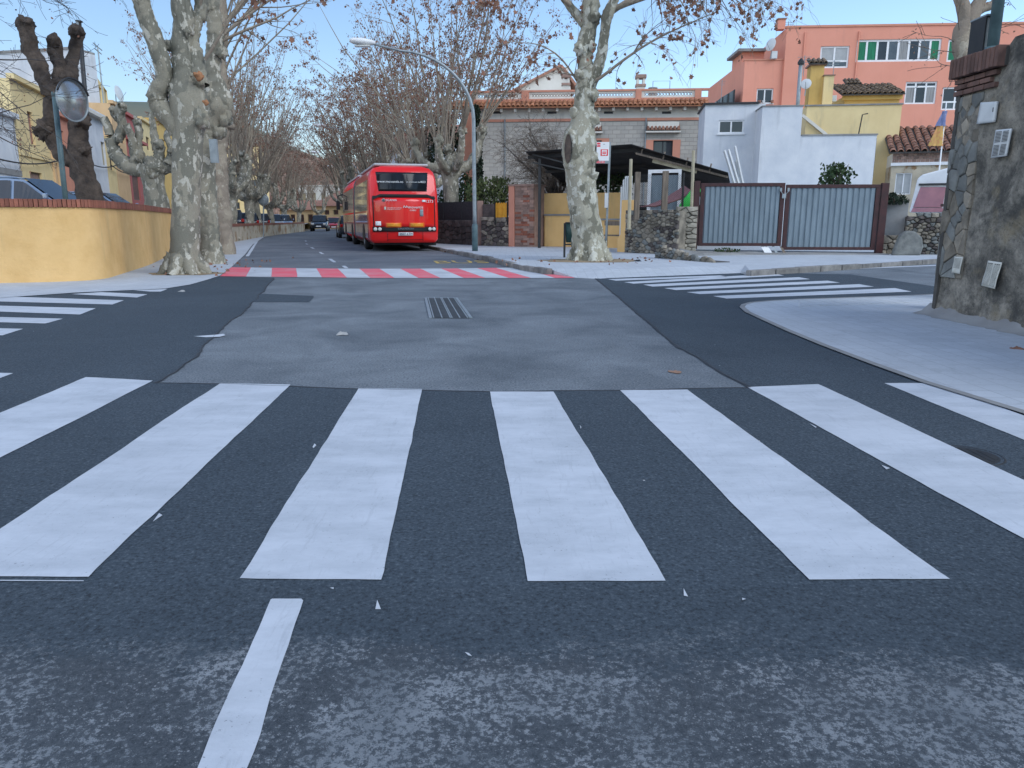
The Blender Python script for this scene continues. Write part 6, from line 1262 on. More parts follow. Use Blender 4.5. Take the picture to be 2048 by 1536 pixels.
def leaves(name, pts, size, mat, parent, r, star=False, kind='stuff'):
    pts = np.asarray(pts); n = len(pts); g = np.random.default_rng(r.randrange(10 ** 6)); T = STAR if star else QUAD
    a, b, c = g.uniform(0, 2 * np.pi, n), g.uniform(-1.2, 1.2, n), g.uniform(-1.2, 1.2, n); sz = size * g.uniform(.6, 1.25, n)
    def rot(i, j, th):
        m = np.tile(np.eye(3), (n, 1, 1)); m[:, i, i] = np.cos(th); m[:, j, j] = np.cos(th); m[:, i, j] = -np.sin(th); m[:, j, i] = np.sin(th); return m
    Rm = rot(0, 1, a) @ rot(1, 2, b + 1.57) @ rot(0, 2, c)
    V = (np.einsum('nij,kj->nki', Rm, T) * sz[:, None, None] + pts[:, None, :]).reshape(-1, 3); k = len(T)
    if star:
        tri = [(0,1,11), (1,5,11), (5,7,11), (5,6,7), (1,2,3), (1,3,5), (3,4,5), (11,9,10), (11,7,9), (7,8,9)]; F = np.array(tri)
    else: F = np.array([(0, 1, 2, 3)])
    F = (F[None] + (np.arange(n) * k)[:, None, None]).reshape(-1, F.shape[1])
    o = npmesh(name, V, F, mat, parent); o['kind'] = kind; return o
def cat_path(pts, rads, step):                 # smooth resampling of a limb
    P_ = [Vector(p) for p in pts]; out, ro = [], []
    for i in range(len(P_) - 1):
        p0, p1, p2, p3 = P_[max(i-1, 0)], P_[i], P_[i+1], P_[min(i+2, len(P_)-1)]; n = max(2, int((p2 - p1).length / step))
        for k in range(n):
            t = k / n; out.append(.5 * ((2*p1) + (p2-p0)*t + (2*p0-5*p1+4*p2-p3)*t*t + (3*p1-p0-3*p2+p3)*t**3)); ro.append(rads[i] + (rads[i+1] - rads[i]) * (t*t*(3-2*t)))
    out.append(P_[-1]); ro.append(rads[-1]); return out, ro
def limb(tw, pts, rads, m=16, bump=.14, seed=0.0, step=None, freq=2.6, cap=True):
    step = step or max(.05, min(rads) * .5); p, r = cat_path(pts, rads, step); n = len(p)
    a0 = tw.n; tw.add([tuple(q) for q in p], r, m); V = tw.V[-1].reshape(n, m, 3)
    for i in range(n):
        c = np.array(p[i]); k = min(1.0, r[i] / .12)
        for j in range(m):
            d = V[i, j] - c; q = Vector(V[i, j]) ; f = freq / max(.35, min(1.0, r[i] * 3.2))
            e = 1 + bump * (mnoise.noise(q * f + Vector((seed, 0, 0))) * 1.3 + .55 * mnoise.noise(q * f * 2.7 + Vector((0, seed, 0))) + .3 * mnoise.noise(q * f * 6.5))
            V[i, j] = c + d * e
    tw.V[-1] = V.reshape(-1, 3)
    if cap:
        tw.V.append(np.array([p[-1] + (p[-1] - p[-2]).normalized() * r[-1] * .35])); e = tw.n; tw.n += 1
        tw.F.append(np.array([(a0 + (n-1)*m + j, a0 + (n-1)*m + (j+1) % m, e, e) for j in range(m)]))
def blob(tw, c, r, seed, sq=(1, 1, 1), bump=.38, m=14, k=9):
    V = []; c = Vector(c); r *= .82; bump *= 1.35
    for i in range(k + 1):
        th = math.pi * i / k
        for j in range(m):
            a = 2 * math.pi * j / m; d = Vector((math.sin(th) * math.cos(a) * sq[0], math.sin(th) * math.sin(a) * sq[1], math.cos(th) * sq[2]))
            V.append(tuple(c + d * r * (1 + bump * (mnoise.noise(d * 1.9 + Vector((seed, 0, 0))) + .5 * mnoise.noise(d * 4.3 + Vector((seed, 3, 0)))))))
    F = [(i*m+j, i*m+(j+1) % m, (i+1)*m+(j+1) % m, (i+1)*m+j) for i in range(k) for j in range(m)]
    tw.F.append(np.array(F) + tw.n); tw.V.append(np.array(V)); tw.n += len(V)
def fixq(tw): tw.F = [f for f in tw.F]
def limb_px(tw, pts, Y, m=16, bump=.14, seed=0.0, dy=0.0):   # limb given by its picture column, row and half width at distance Y
    n = len(pts); limb(tw, [P(x, y, Y + dy * i / max(1, n-1)) for i, (x, y, r) in enumerate(pts)], [r * mpp(Y) for x, y, r in pts], m, bump, seed)
def spray(tw, lp, start, d, L, r0, r, depth=2, droop=.0, nl=3, wob=.16, leafy=1.0, ratio=.45, kids=5):
    """a shoot with side twigs; end points collect in lp for leaves"""
    n = 7; p = Vector(start); d = Vector(d).normalized(); pts = [p.copy()]
    for i in range(n):
        d = (d + Vector((r.gauss(0, wob), r.gauss(0, wob), r.gauss(0, wob) - droop)) * (L / n) / max(.3, L / 3)).normalized(); p = p + d * (L / n); pts.append(p.copy())
    rr = [max(.0035, r0 * (1 - .85 * i / n)) for i in range(n + 1)]
    tw.add([tuple(q) for q in pts], rr, 5 if r0 > .03 else 3)
    if depth > 0:
        for k in range(kids):
            t = r.uniform(.22, 1.0); i = min(n - 1, int(t * n)); q = pts[i].lerp(pts[i+1], t * n - i); dd = (pts[i+1] - pts[i]).normalized()
            side = Vector((r.gauss(0, 1), r.gauss(0, 1), r.gauss(0, .6))); side = (side - dd * side.dot(dd)).normalized()
            spray(tw, lp, q, dd * .75 + side * r.uniform(.45, .95), L * ratio * r.uniform(.6, 1.2) * (1.15 - .5 * t), max(.004, rr[i] * .55), r, depth - 1, droop, nl, wob * 1.2, leafy, ratio, kids)
    if depth <= 1 and leafy > 0:
        for q in pts[2:]:
            if r.random() < leafy * .5:
                for _ in range(r.randint(1, nl)): lp.append((q.x + r.gauss(0, .05), q.y + r.gauss(0, .05), q.z + r.gauss(0, .05) - .04))
def tri_fix(tw):                                # quads with a repeated corner are fine for validate(); nothing to do
    return tw
def finish(t, trunk, tw, lp, r, bark_m='bark_plane', leaf=.13, star=False, leafm='leaf_brown', twm='bark_branch'):
    trunk.build('trunk', bark_m, t)
    if tw.n: tw.build('branches', twm, t)
    if lp: leaves('leaves', lp, leaf, leafm, t, r, star)
def pollard(seed, label, group, H=11.5, th=3.0, tr=.36, limbs=5, shoots=7, lm=.55, leaf=.10, bm='bark_plane', spread=.72, kids=6, leafy=1.0):
    r = random.Random(seed); t = empty('plane_tree', (0, 0, 0), label, 'tree', group); tk, tw, lp = Twigs(), Twigs(), []
    lean_ = Vector((r.gauss(0, .04), r.gauss(0, .04), 0)); top = Vector((0, 0, th)) + lean_ * th
    limb(tk, [(0, 0, -.1), (0, 0, .18), tuple(lean_ * th * .35 + Vector((0, 0, th * .35))), tuple(lean_ * th * .75 + Vector((0, 0, th * .75))), tuple(top)], [tr * 1.55, tr * 1.15, tr * .95, tr * .95, tr * 1.25], 18, .12, seed)
    blob(tk, top, tr * 1.5, seed, (1, 1, .8))
    for i in range(limbs):
        a = 2 * math.pi * (i + r.uniform(-.25, .25)) / limbs; out = Vector((math.cos(a), math.sin(a), 0)); L1 = r.uniform(.9, 1.7); h = r.uniform(1.0, 2.4)
        p1 = top + out * tr * .7; p2 = top + out * (tr + L1 * .5) + Vector((0, 0, h * .25)); p3 = top + out * (tr + L1 * .75) + Vector((0, 0, h * .7)); p4 = top + out * (tr + L1 * .8) + Vector((r.gauss(0, .12), r.gauss(0, .12), h))
        r1 = tr * r.uniform(.48, .66); limb(tk, [p1, p2, p3, p4], [r1 * 1.3, r1, r1 * .8, r1 * .85], 12, .26, seed + i); blob(tk, p4, r1 * 1.45, seed + i * 3, (1, 1, .9), .45, 12, 8)
        if r.random() < .7: blob(tk, p2.lerp(p3, r.random()), r1 * 1.25, seed + i * 7, (1, 1, 1), .45, 10, 7)
        for s in range(shoots):
            d = Vector((out.x * spread * r.uniform(.1, 1.1) + r.gauss(0, .18), out.y * spread * r.uniform(.1, 1.1) + r.gauss(0, .18), 1)); L = (H - p4.z) * r.uniform(.62, 1.02)
            spray(tw, lp, p4 + Vector((r.gauss(0, .1), r.gauss(0, .1), 0)), d, L, r.uniform(.038, .068), r, 2, -.02, 2, .13, leafy, .30, kids)
    finish(t, tk, tw, lp, r, bm, leaf); return t
# prototypes and the avenue rows
GR, GL = 'plane trees lining the right side of the far road', 'plane trees lining the left side of the far road'
protoA = pollard(3, 'a', GR, 12.2, 3.3, .36, 5, 7, kids=7, leafy=.8); protoB = pollard(11, 'b', GR, 11.6, 2.9, .34, 5, 8, kids=7, leafy=.8); protoC = pollard(23, 'c', GL, 12.0, 2.6, .34, 6, 8, kids=6, leafy=.45, spread=.6)
print('twigs', sum(len(o.data.polygons) for o in protoA.children))
used = set()
def plant(proto, x, y, z, rz, s, label, group):
    o = proto if proto.name not in used else copy_tree(proto); used.add(proto.name)
    o.location = (x, y, z); o.rotation_euler = (0, 0, R(rz)); o.scale = (s, s, s); o['label'] = label; o['group'] = group; return o
right = [(904, 36.0, protoA, 20, 1.0, 'knuckled plane tree directly right of the bus rear'), (858, 45.0, protoB, 80, 1.05, 'plane tree just behind the bus roof at right'), (812, 52, protoA, 150, 1.0, 'plane tree rising behind the middle of the bus roof'), (764, 58, protoB, 210, 1.0, 'plane tree above the left part of the bus roof'), (716, 60, protoA, 265, .95, 'plane tree above the front end of the bus'), (700, 70, protoB, 330, .95, 'plane tree with leaning branches left of the bus front'), (694, 84, protoA, 40, .9, 'farthest plane tree of the right row')]
for px, Y, pr, rz, s, lb in right:
    p = P(px, HOR, Y); plant(pr, p.x, Y, Z if Y < 50 else 0.05, rz, s, lb, GR)
left = [(460, 44, protoC, 10, 1.0, 'first grey pollard plane behind the roadside wall at left'), (498, 54, protoC, 100, .95, 'second grey pollard plane behind the roadside wall'), (517, 60, protoC, 190, 1.0, 'third grey pollard plane, beside the far mirror'), (545, 69, protoC, 250, .85, 'fourth grey pollard plane above the parked cars'), (569, 80, protoC, 310, .85, 'fifth grey pollard plane toward the street end'), (596, 92, protoC, 60, .8, 'sixth grey pollard plane near the dark four wheel drive'), (640, 103, protoC, 140, .75, 'last pollard plane before the yellow end house')]
for px, Y, pr, rz, s, lb in left:
    p = P(px, HOR, Y); plant(pr, p.x, Y, 0.2, rz, s, lb, GL)
# --- the three big trunks at left
def big(name, label, base, parts, Y, bm, extra=None, group='three big plane trunks at left'):
    t = empty(name, (base.x, base.y, 0), label, 'tree', group); tk, tw, lp = Twigs(), Twigs(), []; return t, tk, tw, lp
r = random.Random(5)
Y1 = G(372, 548).y; t, tk, tw, lp = big('plane_tree', 'nearest and thickest plane trunk at left with flaring roots and burls', G(372, 548), None, Y1, 'x')
limb_px(tk, [(372, 558, 43), (371, 545, 37), (371, 528, 31), (371, 480, 28.5), (372, 400, 27), (374, 320, 27.5), (377, 265, 29), (380, 225, 34), (375, 190, 34), (371, 160, 24)], Y1, 26, .07, 1)
limb_px(tk, [(362, 258, 22), (334, 228, 22), (314, 200, 19), (318, 178, 17), (327, 160, 13), (322, 120, 16), (306, 70, 16), (290, 30, 15), (278, -20, 16), (262, -120, 14), (250, -260, 10)], Y1, 18, .14, 2, -.5)
limb_px(tk, [(374, 200, 30), (367, 130, 21), (364, 90, 19), (368, 50, 19), (362, 0, 18), (366, -60, 18), (362, -160, 17), (350, -330, 11)], Y1, 18, .16, 3)
limb_px(tk, [(398, 170, 18), (392, 120, 15), (384, 80, 13), (392, 40, 15), (402, 20, 12), (398, -60, 11), (410, -200, 8)], Y1, 14, .2, 4, .5)
for x, y, q, s in ((318, 198, 19, 1), (360, 178, 22, 2), (402, 240, 20, 3), (340, 92, 12, 4), (372, 62, 15, 5), (330, 150, 18, 7), (395, 165, 16, 8)): blob(tk, P(x, y, Y1 - .08), q * mpp(Y1), s, (1, 1, 1.1), .4, 18, 12)
for a in range(7):
    d = Vector((math.cos(a * .9), math.sin(a * .9), 0)); c = Vector((G(372, 548).x, Y1, 0)); limb(tk, [c + d * .2 + Vector((0, 0, .42)), c + d * .37 + Vector((0, 0, .14)), c + d * .56 + Vector((0, 0, -.03))], [.17, .15, .08], 10, .3, a)
for x, y, dx, dz, L in ((410, 120, .9, 1, 3), (280, 0, -.5, 1, 3.5), (362, -20, .1, 1, 4), (400, 10, .6, 1, 3), (262, -110, -.8, .8, 4), (360, -150, .3, 1, 4), (250, -250, -.6, 1, 4), (350, -320, .1, 1, 4), (410, -190, .7, .8, 4), (362, 0, .8, .9, 3)):
    spray(tw, lp, P(x, y, Y1), (dx, r.uniform(-.5, .5), dz), L, .035, r, 2, .02, 1, .16, .16, .42, 5)
c = P(383, 150, Y1 - .42); blob(tk, c, .05, 3); finish(t, tk, tw, lp, r, 'bark_plane', .16, True)
for q_, s_ in ((P(398, 152, Y1 - .36), .13), (P(412, 205, Y1 - .42), .08)): ct = Twigs(); blob(ct, q_, s_, 31, (1, .6, .8), .4); ct.build('pruning_scar', 'wood_cut', t)
Y2 = G(425, 528).y; t, tk, tw, lp = big('plane_tree', 'middle one of three plane trunks at left with a big burl', G(425, 528), None, Y2, 'x')
limb_px(tk, [(426, 536, 32), (424, 522, 25), (420, 480, 20), (414, 400, 18.5), (412, 330, 18), (414, 280, 19), (424, 240, 24), (434, 205, 28), (430, 175, 22), (424, 145, 16), (426, 110, 15), (432, 75, 16), (428, 40, 14), (420, 0, 16), (412, -60, 15), (410, -170, 12), (420, -320, 8)], Y2, 20, .15, 11)
for x, y, q, s in ((440, 200, 24, 1), (446, 235, 20, 2), (424, 185, 24, 3), (444, 105, 13, 4), (418, 15, 16, 5), (438, 262, 17, 6)): blob(tk, P(x, y, Y2 - .06), q * mpp(Y2), s + 20, (1, 1, 1.1), .42, 16, 10)
for x, y, dx, dz, L in ((440, 78, 1, .9, 3.8), (438, 60, .8, 1, 3.6), (440, 85, 1.3, .35, 3), (425, -20, .8, 1, 4), (412, -100, -.5, 1, 4), (412, -160, .5, 1, 4), (420, -300, 0, 1, 4), (444, 72, 1.2, .75, 4.4)):
    spray(tw, lp, P(x, y, Y2), (dx, r.uniform(-.4, .3), dz), L, .045, r, 2, .03, 1, .2, .22, .42, 5)
finish(t, tk, tw, lp, r, 'bark_plane', .16, True)
Y3 = G(451, 509).y; t, tk, tw, lp = big('plane_tree', 'farthest of three plane trunks at left beside the white line', G(451, 509), None, Y3, 'x')
limb_px(tk, [(453, 514, 22), (451, 500, 19), (446, 440, 17), (441, 370, 15.5), (438, 300, 16), (440, 250, 20), (446, 215, 22), (444, 180, 14), (440, 120, 11), (446, 60, 10), (440, -40, 8)], Y3, 18, .16, 21)
for x, y, q, s in ((448, 222, 22, 1), (456, 250, 13, 2), (436, 235, 16, 3)): blob(tk, P(x, y, Y3 - .06), q * mpp(Y3), s + 40, (1, 1, 1.1), .42, 14, 10)
for k in range(9): spray(tw, lp, P(446 + r.uniform(-6, 8), r.uniform(40, 210), Y3), (r.uniform(-.3, 1), r.uniform(-.5, .5), 1), r.uniform(3, 5.5), .04, r, 2, 0, 2, .16, .45, .36, 5)
finish(t, tk, tw, lp, r, 'bark_branch', .15)
mb = MB(); q = P(428, 302, Y2 - .42); mb.box(q.x - .1, q.x + .1, q.y - .04, q.y + .04, q.z - .3, q.z + .3); tag(mb.build('tree_plaque', 'galvanised', None, at=q), 'small grey box plate fixed to the middle left trunk', 'plate')
# --- hollow plane on the right pavement
g0 = G(1180, 521, Z); YR = g0.y; t = empty('plane_tree', (g0.x, YR, Z), 'pale mottled plane tree with a hollow on the right pavement', 'tree'); tk, tw, lp = Twigs(), Twigs(), []; r = random.Random(9)
limb_px(tk, [(1181, 532, 44), (1180, 518, 39), (1178, 498, 34), (1172, 450, 31), (1165, 400, 29), (1160, 355, 30), (1157, 315, 32), (1159, 275, 31), (1166, 248, 25), (1168, 218, 20), (1168, 185, 18), (1172, 150, 17), (1169, 118, 15), (1171, 90, 17), (1178, 55, 15), (1181, 20, 17), (1184, -30, 15), (1190, -150, 12), (1200, -300, 8)], YR, 26, .1, 51)
limb_px(tk, [(1180, 170, 12), (1194, 140, 11), (1204, 105, 10), (1210, 60, 9), (1215, 30, 11), (1226, 5, 9), (1245, -40, 8), (1290, -140, 6)], YR, 14, .12, 52, -.5)
limb_px(tk, [(1170, 50, 10), (1156, 32, 9), (1138, 10, 7.5), (1118, -20, 7), (1080, -90, 5)], YR, 12, .12, 53, .4)
for x, y, q, s in ((1150, 325, 24, 1), (1182, 318, 17, 2), (1150, 225, 12, 3), (1186, 240, 15, 4), (1160, 100, 14, 5), (1182, 92, 12, 6), (1160, 150, 13, 7), (1186, 190, 13, 8), (1172, 350, 24, 9), (1190, 35, 13, 10)): blob(tk, P(x, y, YR - .14), q * mpp(YR), s + 60, (1, 1, 1.1), .4, 16, 11)
c = P(1137, 298, YR - .36); lip = [c + Vector((.05, .06, 0)) + Vector((.75, -.66, 0)) * (math.cos(a) * .15) + Vector((0, 0, math.sin(a) * .42)) for a in np.linspace(0, 2 * math.pi, 25)]
limb(tk, lip, [.085] * 25, 8, .2, 5, .1, cap=False)
finish_t = t
for a in range(7):
    d = Vector((math.cos(a * .9 + .3), math.sin(a * .9 + .3), 0)); cc = Vector((g0.x, YR, Z)); limb(tk, [cc + d * .28 + Vector((0, 0, .45)), cc + d * .45 + Vector((0, 0, .15)), cc + d * .64 + Vector((0, 0, -.03))], [.18, .15, .08], 10, .3, a + 9)
def branch(pts, Y, r0, dy, kids, L, droop, leafy, up=.1):
    p, rr = cat_path([P(x, y, Y + dy * i / (len(pts)-1)) for i, (x, y) in enumerate(pts)], [r0 * (1 - .8 * i / (len(pts)-1)) for i in range(len(pts))], .2); tw.add([tuple(q) for q in p], rr, 6)
    for k in range(kids):
        i = r.randrange(max(1, len(p) // 4), len(p) - 1); d = (p[i+1] - p[i]).normalized(); s = Vector((r.gauss(0, 1), r.gauss(0, 1), r.gauss(up, .7))); spray(tw, lp, p[i], d * .8 + s * .8, L * r.uniform(.5, 1.2), max(.006, rr[i] * .5), r, 1, droop, 2, .3, leafy, .5, 5)
branch([(1176, 168), (1200, 156), (1250, 118), (1300, 85), (1360, 55), (1430, 25)], YR, .05, -1.0, 21, 1.6, .18, .2)
branch([(1222, 20), (1270, 2), (1340, -18), (1420, -20), (1490, 0)], YR, .08, -.8, 30, 1.7, .32, .26)
branch([(1222, 25), (1290, -20), (1370, -60), (1460, -80), (1540, -50)], YR, .08, .8, 30, 1.9, .32, .26)
branch([(1245, -40), (1310, -110), (1400, -150), (1500, -140), (1570, -90)], YR, .08, 0, 27, 2.2, .32, .26)
branch([(1118, -20), (1060, -60), (1000, -70), (940, -40)], YR, .07, .5, 21, 1.8, .25, .26)
branch([(1140, 10), (1090, -30), (1030, -30), (985, 0)], YR, .06, -1.0, 18, 1.5, .25, .26)
branch([(1190, -140), (1130, -220), (1050, -260), (960, -230)], YR, .08, 0, 21, 2.2, .2, .26)
branch([(1200, -290), (1220, -420), (1260, -560)], YR, .08, 0, 21, 2.4, .0, .26); branch([(1290, -140), (1360, -260), (1450, -340)], YR, .07, 0, 21, 2.4, .1, .26); branch([(1080, -90), (1030, -190), (980, -300)], YR, .06, 0, 18, 2.2, .1, .26)
branch([(1165, 180), (1125, 120), (1080, 90), (1030, 85)], YR, .03, -.6, 15, 1.3, .15, .26)
finish(t, tk, tw, lp, r, 'bark_pale', .125, True)
mb = MB(); mb.add([(c.x - .02 + .75 * math.cos(a) * .11, c.y - .03 - .66 * math.cos(a) * .11, c.z + math.sin(a) * .37) for a in np.linspace(0, 2 * math.pi, 21)[:-1]], [tuple(range(20))]); mb.build('hollow', 'bark_dark', t)  # flat dark disc, its colour standing for the shade inside the hollow
mb = MB(); n = 40; vs = [(g0.x, YR, Z + .03)]
for i in range(n): a = 2 * math.pi * i / n; q = 1.0 + .25 * mnoise.noise(Vector((math.cos(a) * 2, math.sin(a) * 2, 1))); vs.append((g0.x + math.cos(a) * 1.35 * q, YR + math.sin(a) * .95 * q - .1, Z + .004))
mb.add(vs, [(0, 1 + i, 1 + (i+1) % n) for i in range(n)]); o = mb.build('tree_pit', 'sandy_soil'); o['kind'] = 'structure'
mb = MB(); vs = [(G(372, 548).x, Y1, .03)]
for i in range(n): a = 2 * math.pi * i / n; q = 1.0 + .3 * mnoise.noise(Vector((math.cos(a) * 2, math.sin(a) * 2, 4))); vs.append((G(372, 548).x + math.cos(a) * .85 * q, Y1 + math.sin(a) * .6 * q, .016))
mb.add(vs, [(0, 1 + i, 1 + (i+1) % n) for i in range(n)]); o = mb.build('tree_pit', 'sandy_soil'); o['kind'] = 'structure'
# --- dark pollard without shoots, on the terrace
YD = 20.0; b = P(182, 400, YD); t = empty('dark_pollard', (b.x, YD, TZ), 'dark bare pollard tree with stubby arms behind the traffic mirror', 'tree'); tk = Twigs()
limb_px(tk, [(186, 420, 29), (178, 390, 23), (168, 350, 22), (160, 310, 22), (158, 280, 18), (157, 250, 18), (154, 225, 19), (142, 195, 18)], YD, 20, .2, 71)
limb_px(tk, [(155, 325, 17), (126, 312, 15), (108, 285, 13), (98, 250, 14), (102, 215, 13), (104, 190, 16), (90, 165, 15), (80, 135, 14), (62, 100, 14), (54, 60, 14), (52, 42, 15)], YD, 16, .26, 72, -.4)
limb_px(tk, [(102, 195, 18), (118, 165, 14), (122, 140, 13), (112, 105, 12), (106, 78, 12)], YD, 14, .26, 73)
limb_px(tk, [(145, 205, 16), (140, 160, 14), (142, 135, 12), (148, 105, 10), (154, 70, 12), (152, 58, 13)], YD, 14, .24, 74, .3)
for x, y, q, s in ((92, 258, 20, 1), (108, 185, 20, 2), (162, 240, 18, 3), (52, 48, 17, 4), (106, 80, 14, 5), (152, 62, 15, 6), (78, 262, 14, 7), (170, 300, 12, 8), (60, 98, 15, 9), (134, 155, 14, 10), (118, 170, 17, 11)): blob(tk, P(x, y, YD - .15), q * mpp(YD), s + 80, (1, 1, 1), .5, 16, 11)
tk.build('trunk', 'bark_dark', t)
# --- grey pollard behind it
YE = 28.5; b = P(305, 410, YE); t = empty('grey_pollard', (b.x, YE, TZ), 'grey pollard plane with curled finger branches left of the big trunk', 'tree'); tk = Twigs()
limb_px(tk, [(316, 425, 26), (313, 400, 22), (308, 370, 20), (304, 345, 24), (306, 335, 26)], YE, 18, .14, 91)
limb_px(tk, [(300, 340, 16), (262, 335, 15), (235, 312, 13), (222, 285, 11), (218, 262, 8), (208, 235, 7)], YE, 14, .2, 92); limb_px(tk, [(222, 285, 10), (240, 270, 9), (246, 250, 8), (228, 228, 7), (226, 216, 7)], YE, 12, .24, 93, .3)
limb_px(tk, [(240, 272, 9), (244, 245, 8), (240, 225, 9), (244, 214, 9)], YE, 12, .24, 94, -.3); limb_px(tk, [(275, 330, 13), (268, 300, 9), (262, 270, 7), (252, 248, 7)], YE, 12, .24, 95, -.4); limb_px(tk, [(290, 335, 11), (276, 295, 8), (278, 265, 8), (272, 240, 7)], YE, 12, .24, 96)
limb_px(tk, [(310, 338, 14), (318, 310, 10), (310, 280, 8), (306, 252, 6), (302, 225, 5)], YE, 12, .24, 97); limb_px(tk, [(312, 338, 16), (340, 330, 15), (372, 325, 13)], YE, 12, .2, 98, .5); limb_px(tk, [(335, 328, 9), (344, 300, 8), (334, 275, 6), (340, 255, 5)], YE, 12, .24, 99, .4); limb_px(tk, [(318, 320, 8), (320, 295, 9), (316, 280, 7)], YE, 10, .3, 90)
for x, y, q, s in ((278, 315, 15, 1), (308, 340, 24, 2), (244, 216, 10, 3), (274, 242, 9, 4), (318, 290, 12, 5), (226, 220, 8, 6), (240, 275, 10, 7), (344, 300, 10, 8)): blob(tk, P(x, y, YE - .12), q * mpp(YE), s + 100, (1, 1, 1), .5, 14, 9)
tk.build('trunk', 'bark_plane', t)
# --- bare tree just outside the frame whose twigs reach into the upper left corner
r = random.Random(31); b = P(-260, 420, 14.5); t = empty('bare_tree', (b.x, 14.5, TZ), 'bare tree whose thin twigs reach in at the upper left corner', 'tree'); tk, tw, lp = Twigs(), Twigs(), []
limb(tk, [(b.x, 14.5, TZ - .1), (b.x + .1, 14.5, 2.4), (b.x + .2, 14.4, 4.2)], [.26, .2, .16], 14, .1, 3)
fork = Vector((b.x + .2, 14.4, 4.1))
for x, y, q in ((-40, 120, .05), (-60, -40, .06), (-30, 260, .04), (60, -60, .05), (-120, -160, .06), (-300, -200, .06), (-420, 0, .05)):
    e = P(x, y, 14.5 + r.uniform(-1, 1)); d = e - fork; p, rr = cat_path([fork, fork + d * .4 + Vector((0, 0, .3)), e], [q * 1.5, q, q * .6], .2); tw.add([tuple(k) for k in p], rr, 6)
    for k in range(7): i = r.randrange(len(p) // 3, len(p)); spray(tw, lp, p[i], d.normalized() * 1.0 + Vector((r.gauss(.3, .4), r.gauss(0, .5), r.gauss(-.05, .45))), r.uniform(1.2, 2.4), .016, r, 2, .05, 1, .28, .05, .5, 5)
finish(t, tk, tw, lp, r, 'bark_dark', .05, False, 'leaf_brown', 'twig_grey')
# --- curling tree behind the corner wall
r = random.Random(41); YC = 11.5; b = P(1945, 300, YC); t = empty('coral_tree', (b.x, YC, 0), 'crooked bare tree rising behind the brick capped corner', 'tree'); tk, tw, lp = Twigs(), Twigs(), []
limb_px(tk, [(1965, 600, 26), (1955, 300, 22), (1940, 150, 20), (1924, 100, 16), (1926, 60, 16), (1945, 30, 14), (1958, 5, 11), (1975, -30, 9), (1985, -120, 7)], YC, 18, .1, 1); limb_px(tk, [(1932, 55, 13), (1928, 20, 12), (1918, -10, 11), (1905, -60, 9), (1900, -140, 6)], YC, 14, .1, 2)
limb_px(tk, [(1950, 25, 9), (1968, 15, 8), (1990, 5, 8), (1996, -30, 8), (2010, -90, 5)], YC, 12, .12, 3); limb_px(tk, [(1938, 100, 8), (1960, 80, 7), (1980, 60, 6), (1990, 30, 7), (1992, 0, 6)], YC, 12, .14, 4, .3)
for x, y, dx, dz, L in ((1918, 95, -1, .6, .8), (1916, 105, -1, .2, .7), (1920, 135, -1, -.1, .9), (1924, 145, -.9, -.4, .6), (1920, 90, -.6, 1, .8), (1960, 30, .6, .6, .8), (1990, 20, 1, .8, .9), (1950, 60, 1, .3, .6), (1905, -50, -.6, .8, 1.2), (1985, -110, .4, 1, 1.4), (2005, -80, .8, 1, 1.4)): spray(tw, lp, P(x, y, YC), (dx, r.uniform(-.6, .3), dz), L, .008, r, 1, .05, 1, .35, .5, .5, 5)
finish(t, tk, tw, lp, r, 'bark_branch', .035, False, 'leaf_tan', 'twig')
# ------------------------------------------------------------------ shrubs
def shrub(name, label, c, rx, ry, rz, n, leaf, mat, seed, stems=10, cat='shrub'):
    r = random.Random(seed); t = empty(name, (c.x, c.y, c.z), label, cat); tw, lp = Twigs(), []
    for k in range(stems):
        a = r.uniform(0, 6.28); e = Vector((math.cos(a) * rx * r.uniform(.2, .9), math.sin(a) * ry * r.uniform(.2, .9), rz * r.uniform(.6, 1.0))); p = [c + e * q + Vector((r.gauss(0, .06), r.gauss(0, .06), 0)) * q for q in (0, .35, .7, 1)]; tw.add([tuple(q) for q in p], [.025, .018, .012, .006], 4)
    while len(lp) < n:
        x, y, z = r.uniform(-1, 1), r.uniform(-1, 1), r.uniform(0, 1); d = math.sqrt(x*x + y*y + (z*1.3-.5)**2); k = mnoise.noise(Vector((x * 2.3, y * 2.3, z * 2.3 + seed)))
        if d < .95 + .5 * k and (d > .35 or r.random() < .3): lp.append((c.x + x * rx, c.y + y * ry, c.z + z * rz))
    tw.build('stems', 'twig', t); leaves('leaves', lp, leaf, mat, t, r); return t
shrub('green_shrub', 'bushy green shrub behind the dark stone wall', P(985, 430, 35.5), 1.2, .9, 1.7, 2200, .14, 'leaf_lime', 1)
shrub('green_shrub', 'dark green shrub left of the lamp post behind the netting', P(915, 430, 37.5), 1.0, .8, 2.0, 1800, .14, 'leaf_green', 2)
shrub('cypress', 'narrow dark cypress at the left end of the villa', P(957, 440, 39.5), .28, .28, 5.6, 3000, .13, 'leaf_dark', 3, 4, 'tree')
shrub('creeper', 'leafy green creeper rising over the right gate leaf', P(1672, 372, 26.2), .55, .4, .75, 500, .13, 'leaf_green', 4)
shrub('yard_shrub', 'dark shrub in the shade behind the shelter', P(1225, 400, 33.5), .9, .7, 1.9, 1200, .14, 'leaf_green', 5)
shrub('weed_clump', 'small weeds growing under the left gate leaf', GF.w(1.1, -.2, .16), .45, .15, .16, 160, .07, 'leaf_green', 6, 4, 'weeds')
shrub('ivy_clump', 'dark ivy hanging over the slab right of the gate', SW4.w(.35, .1, 1.7), .4, .25, .35, 300, .1, 'leaf_dark', 7, 4, 'ivy')
shrub('evergreen_tree', 'dark evergreen tree between the right row and the villa', P(893, 350, 46), 1.1, 1.0, 3.0, 2200, .16, 'leaf_dark', 8, 6, 'tree')
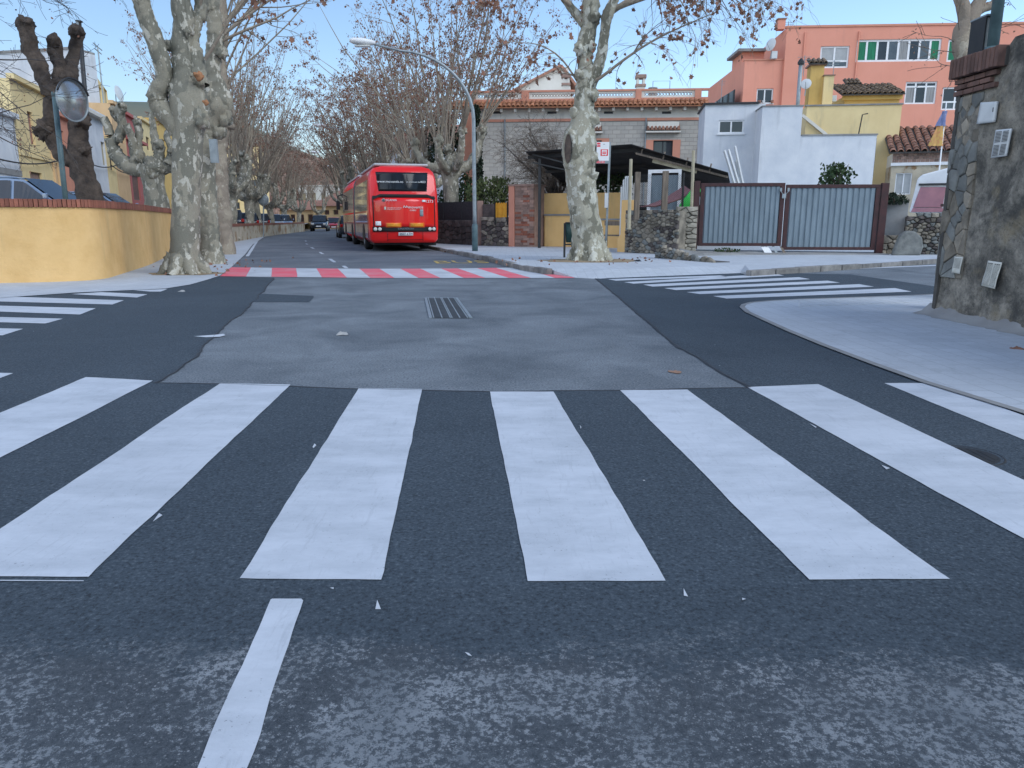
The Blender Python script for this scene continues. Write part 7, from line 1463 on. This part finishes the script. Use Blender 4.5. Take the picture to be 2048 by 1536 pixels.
# bare thorny bush before the villa
r = random.Random(51); c = P(1085, 400, 35); t = empty('bare_bush', (c.x, c.y, Z), 'bare tangled grey bush in front of the villa wall', 'shrub'); tk, tw, lp = Twigs(), Twigs(), []
for k in range(17):
    a = P(1110 + r.uniform(-14, 14), 400, 35); e = P(r.uniform(985, 1130), r.uniform(240, 330), 35 + r.uniform(-1.2, 1.2)); p, rr = cat_path([a, a.lerp(e, .4) + Vector((r.gauss(0, .3), 0, .4)), e], [.055, .035, .015], .25); tk.add([tuple(q) for q in [Vector((a.x, a.y, Z))] + p], [.06] + rr, 6)
    for q in p[2:]: 
        for _ in range(3): spray(tw, lp, q, (r.gauss(0, 1), r.gauss(0, .7), r.gauss(.2, .6)), r.uniform(.7, 1.6), .011, r, 2, .05, 1, .4, 0, .5, 4)
tk.build('stems', 'twig_grey', t); tw.build('twigs', 'twig', t)
# bare brushwood over the wooded hill, too far off to count
r = random.Random(61); dg = bpy.context.evaluated_depsgraph_get(); dg.update(); ho = bpy.data.objects['hill_wooded']; pts = []
for _ in range(26000):
    x, y = r.uniform(-150, 20), r.uniform(182, 250); hit, loc, nrm, _i = ho.ray_cast((x, y, 200), (0, 0, -1))
    if hit and loc.z > .5: pts.append((x, y, loc.z + r.uniform(0, 2.2)))
o = leaves('brushwood', pts, 1.2, 'brush_brown', None, r); tag(o, 'brown leafless woodland covering the far hill', 'woodland', kind='stuff')
tag(bpy.data.objects['hill_wooded'], kind='structure')

# dry leaves blown against the kerb and round the trunks
r = random.Random(77); pts = []
for _ in range(70): q = G(372, 548).lerp(G(470, 520), r.random()); pts.append((q.x + r.gauss(0, .7), q.y + r.gauss(0, .5), .03))
for _ in range(60): q = G(880, 499).lerp(G(1090, 545), r.random()); pts.append((q.x - abs(r.gauss(0, .12)), q.y - abs(r.gauss(0, .15)), .02))
for _ in range(40): pts.append((g0.x + r.gauss(0, 1.4), YR + r.gauss(0, .9), Z + .02))
o = leaves('leaf_litter', pts, .09, 'leaf_brown', None, r, True); tag(o, 'dry plane leaves scattered round the trunks and along the kerb', 'leaf litter', kind='stuff')
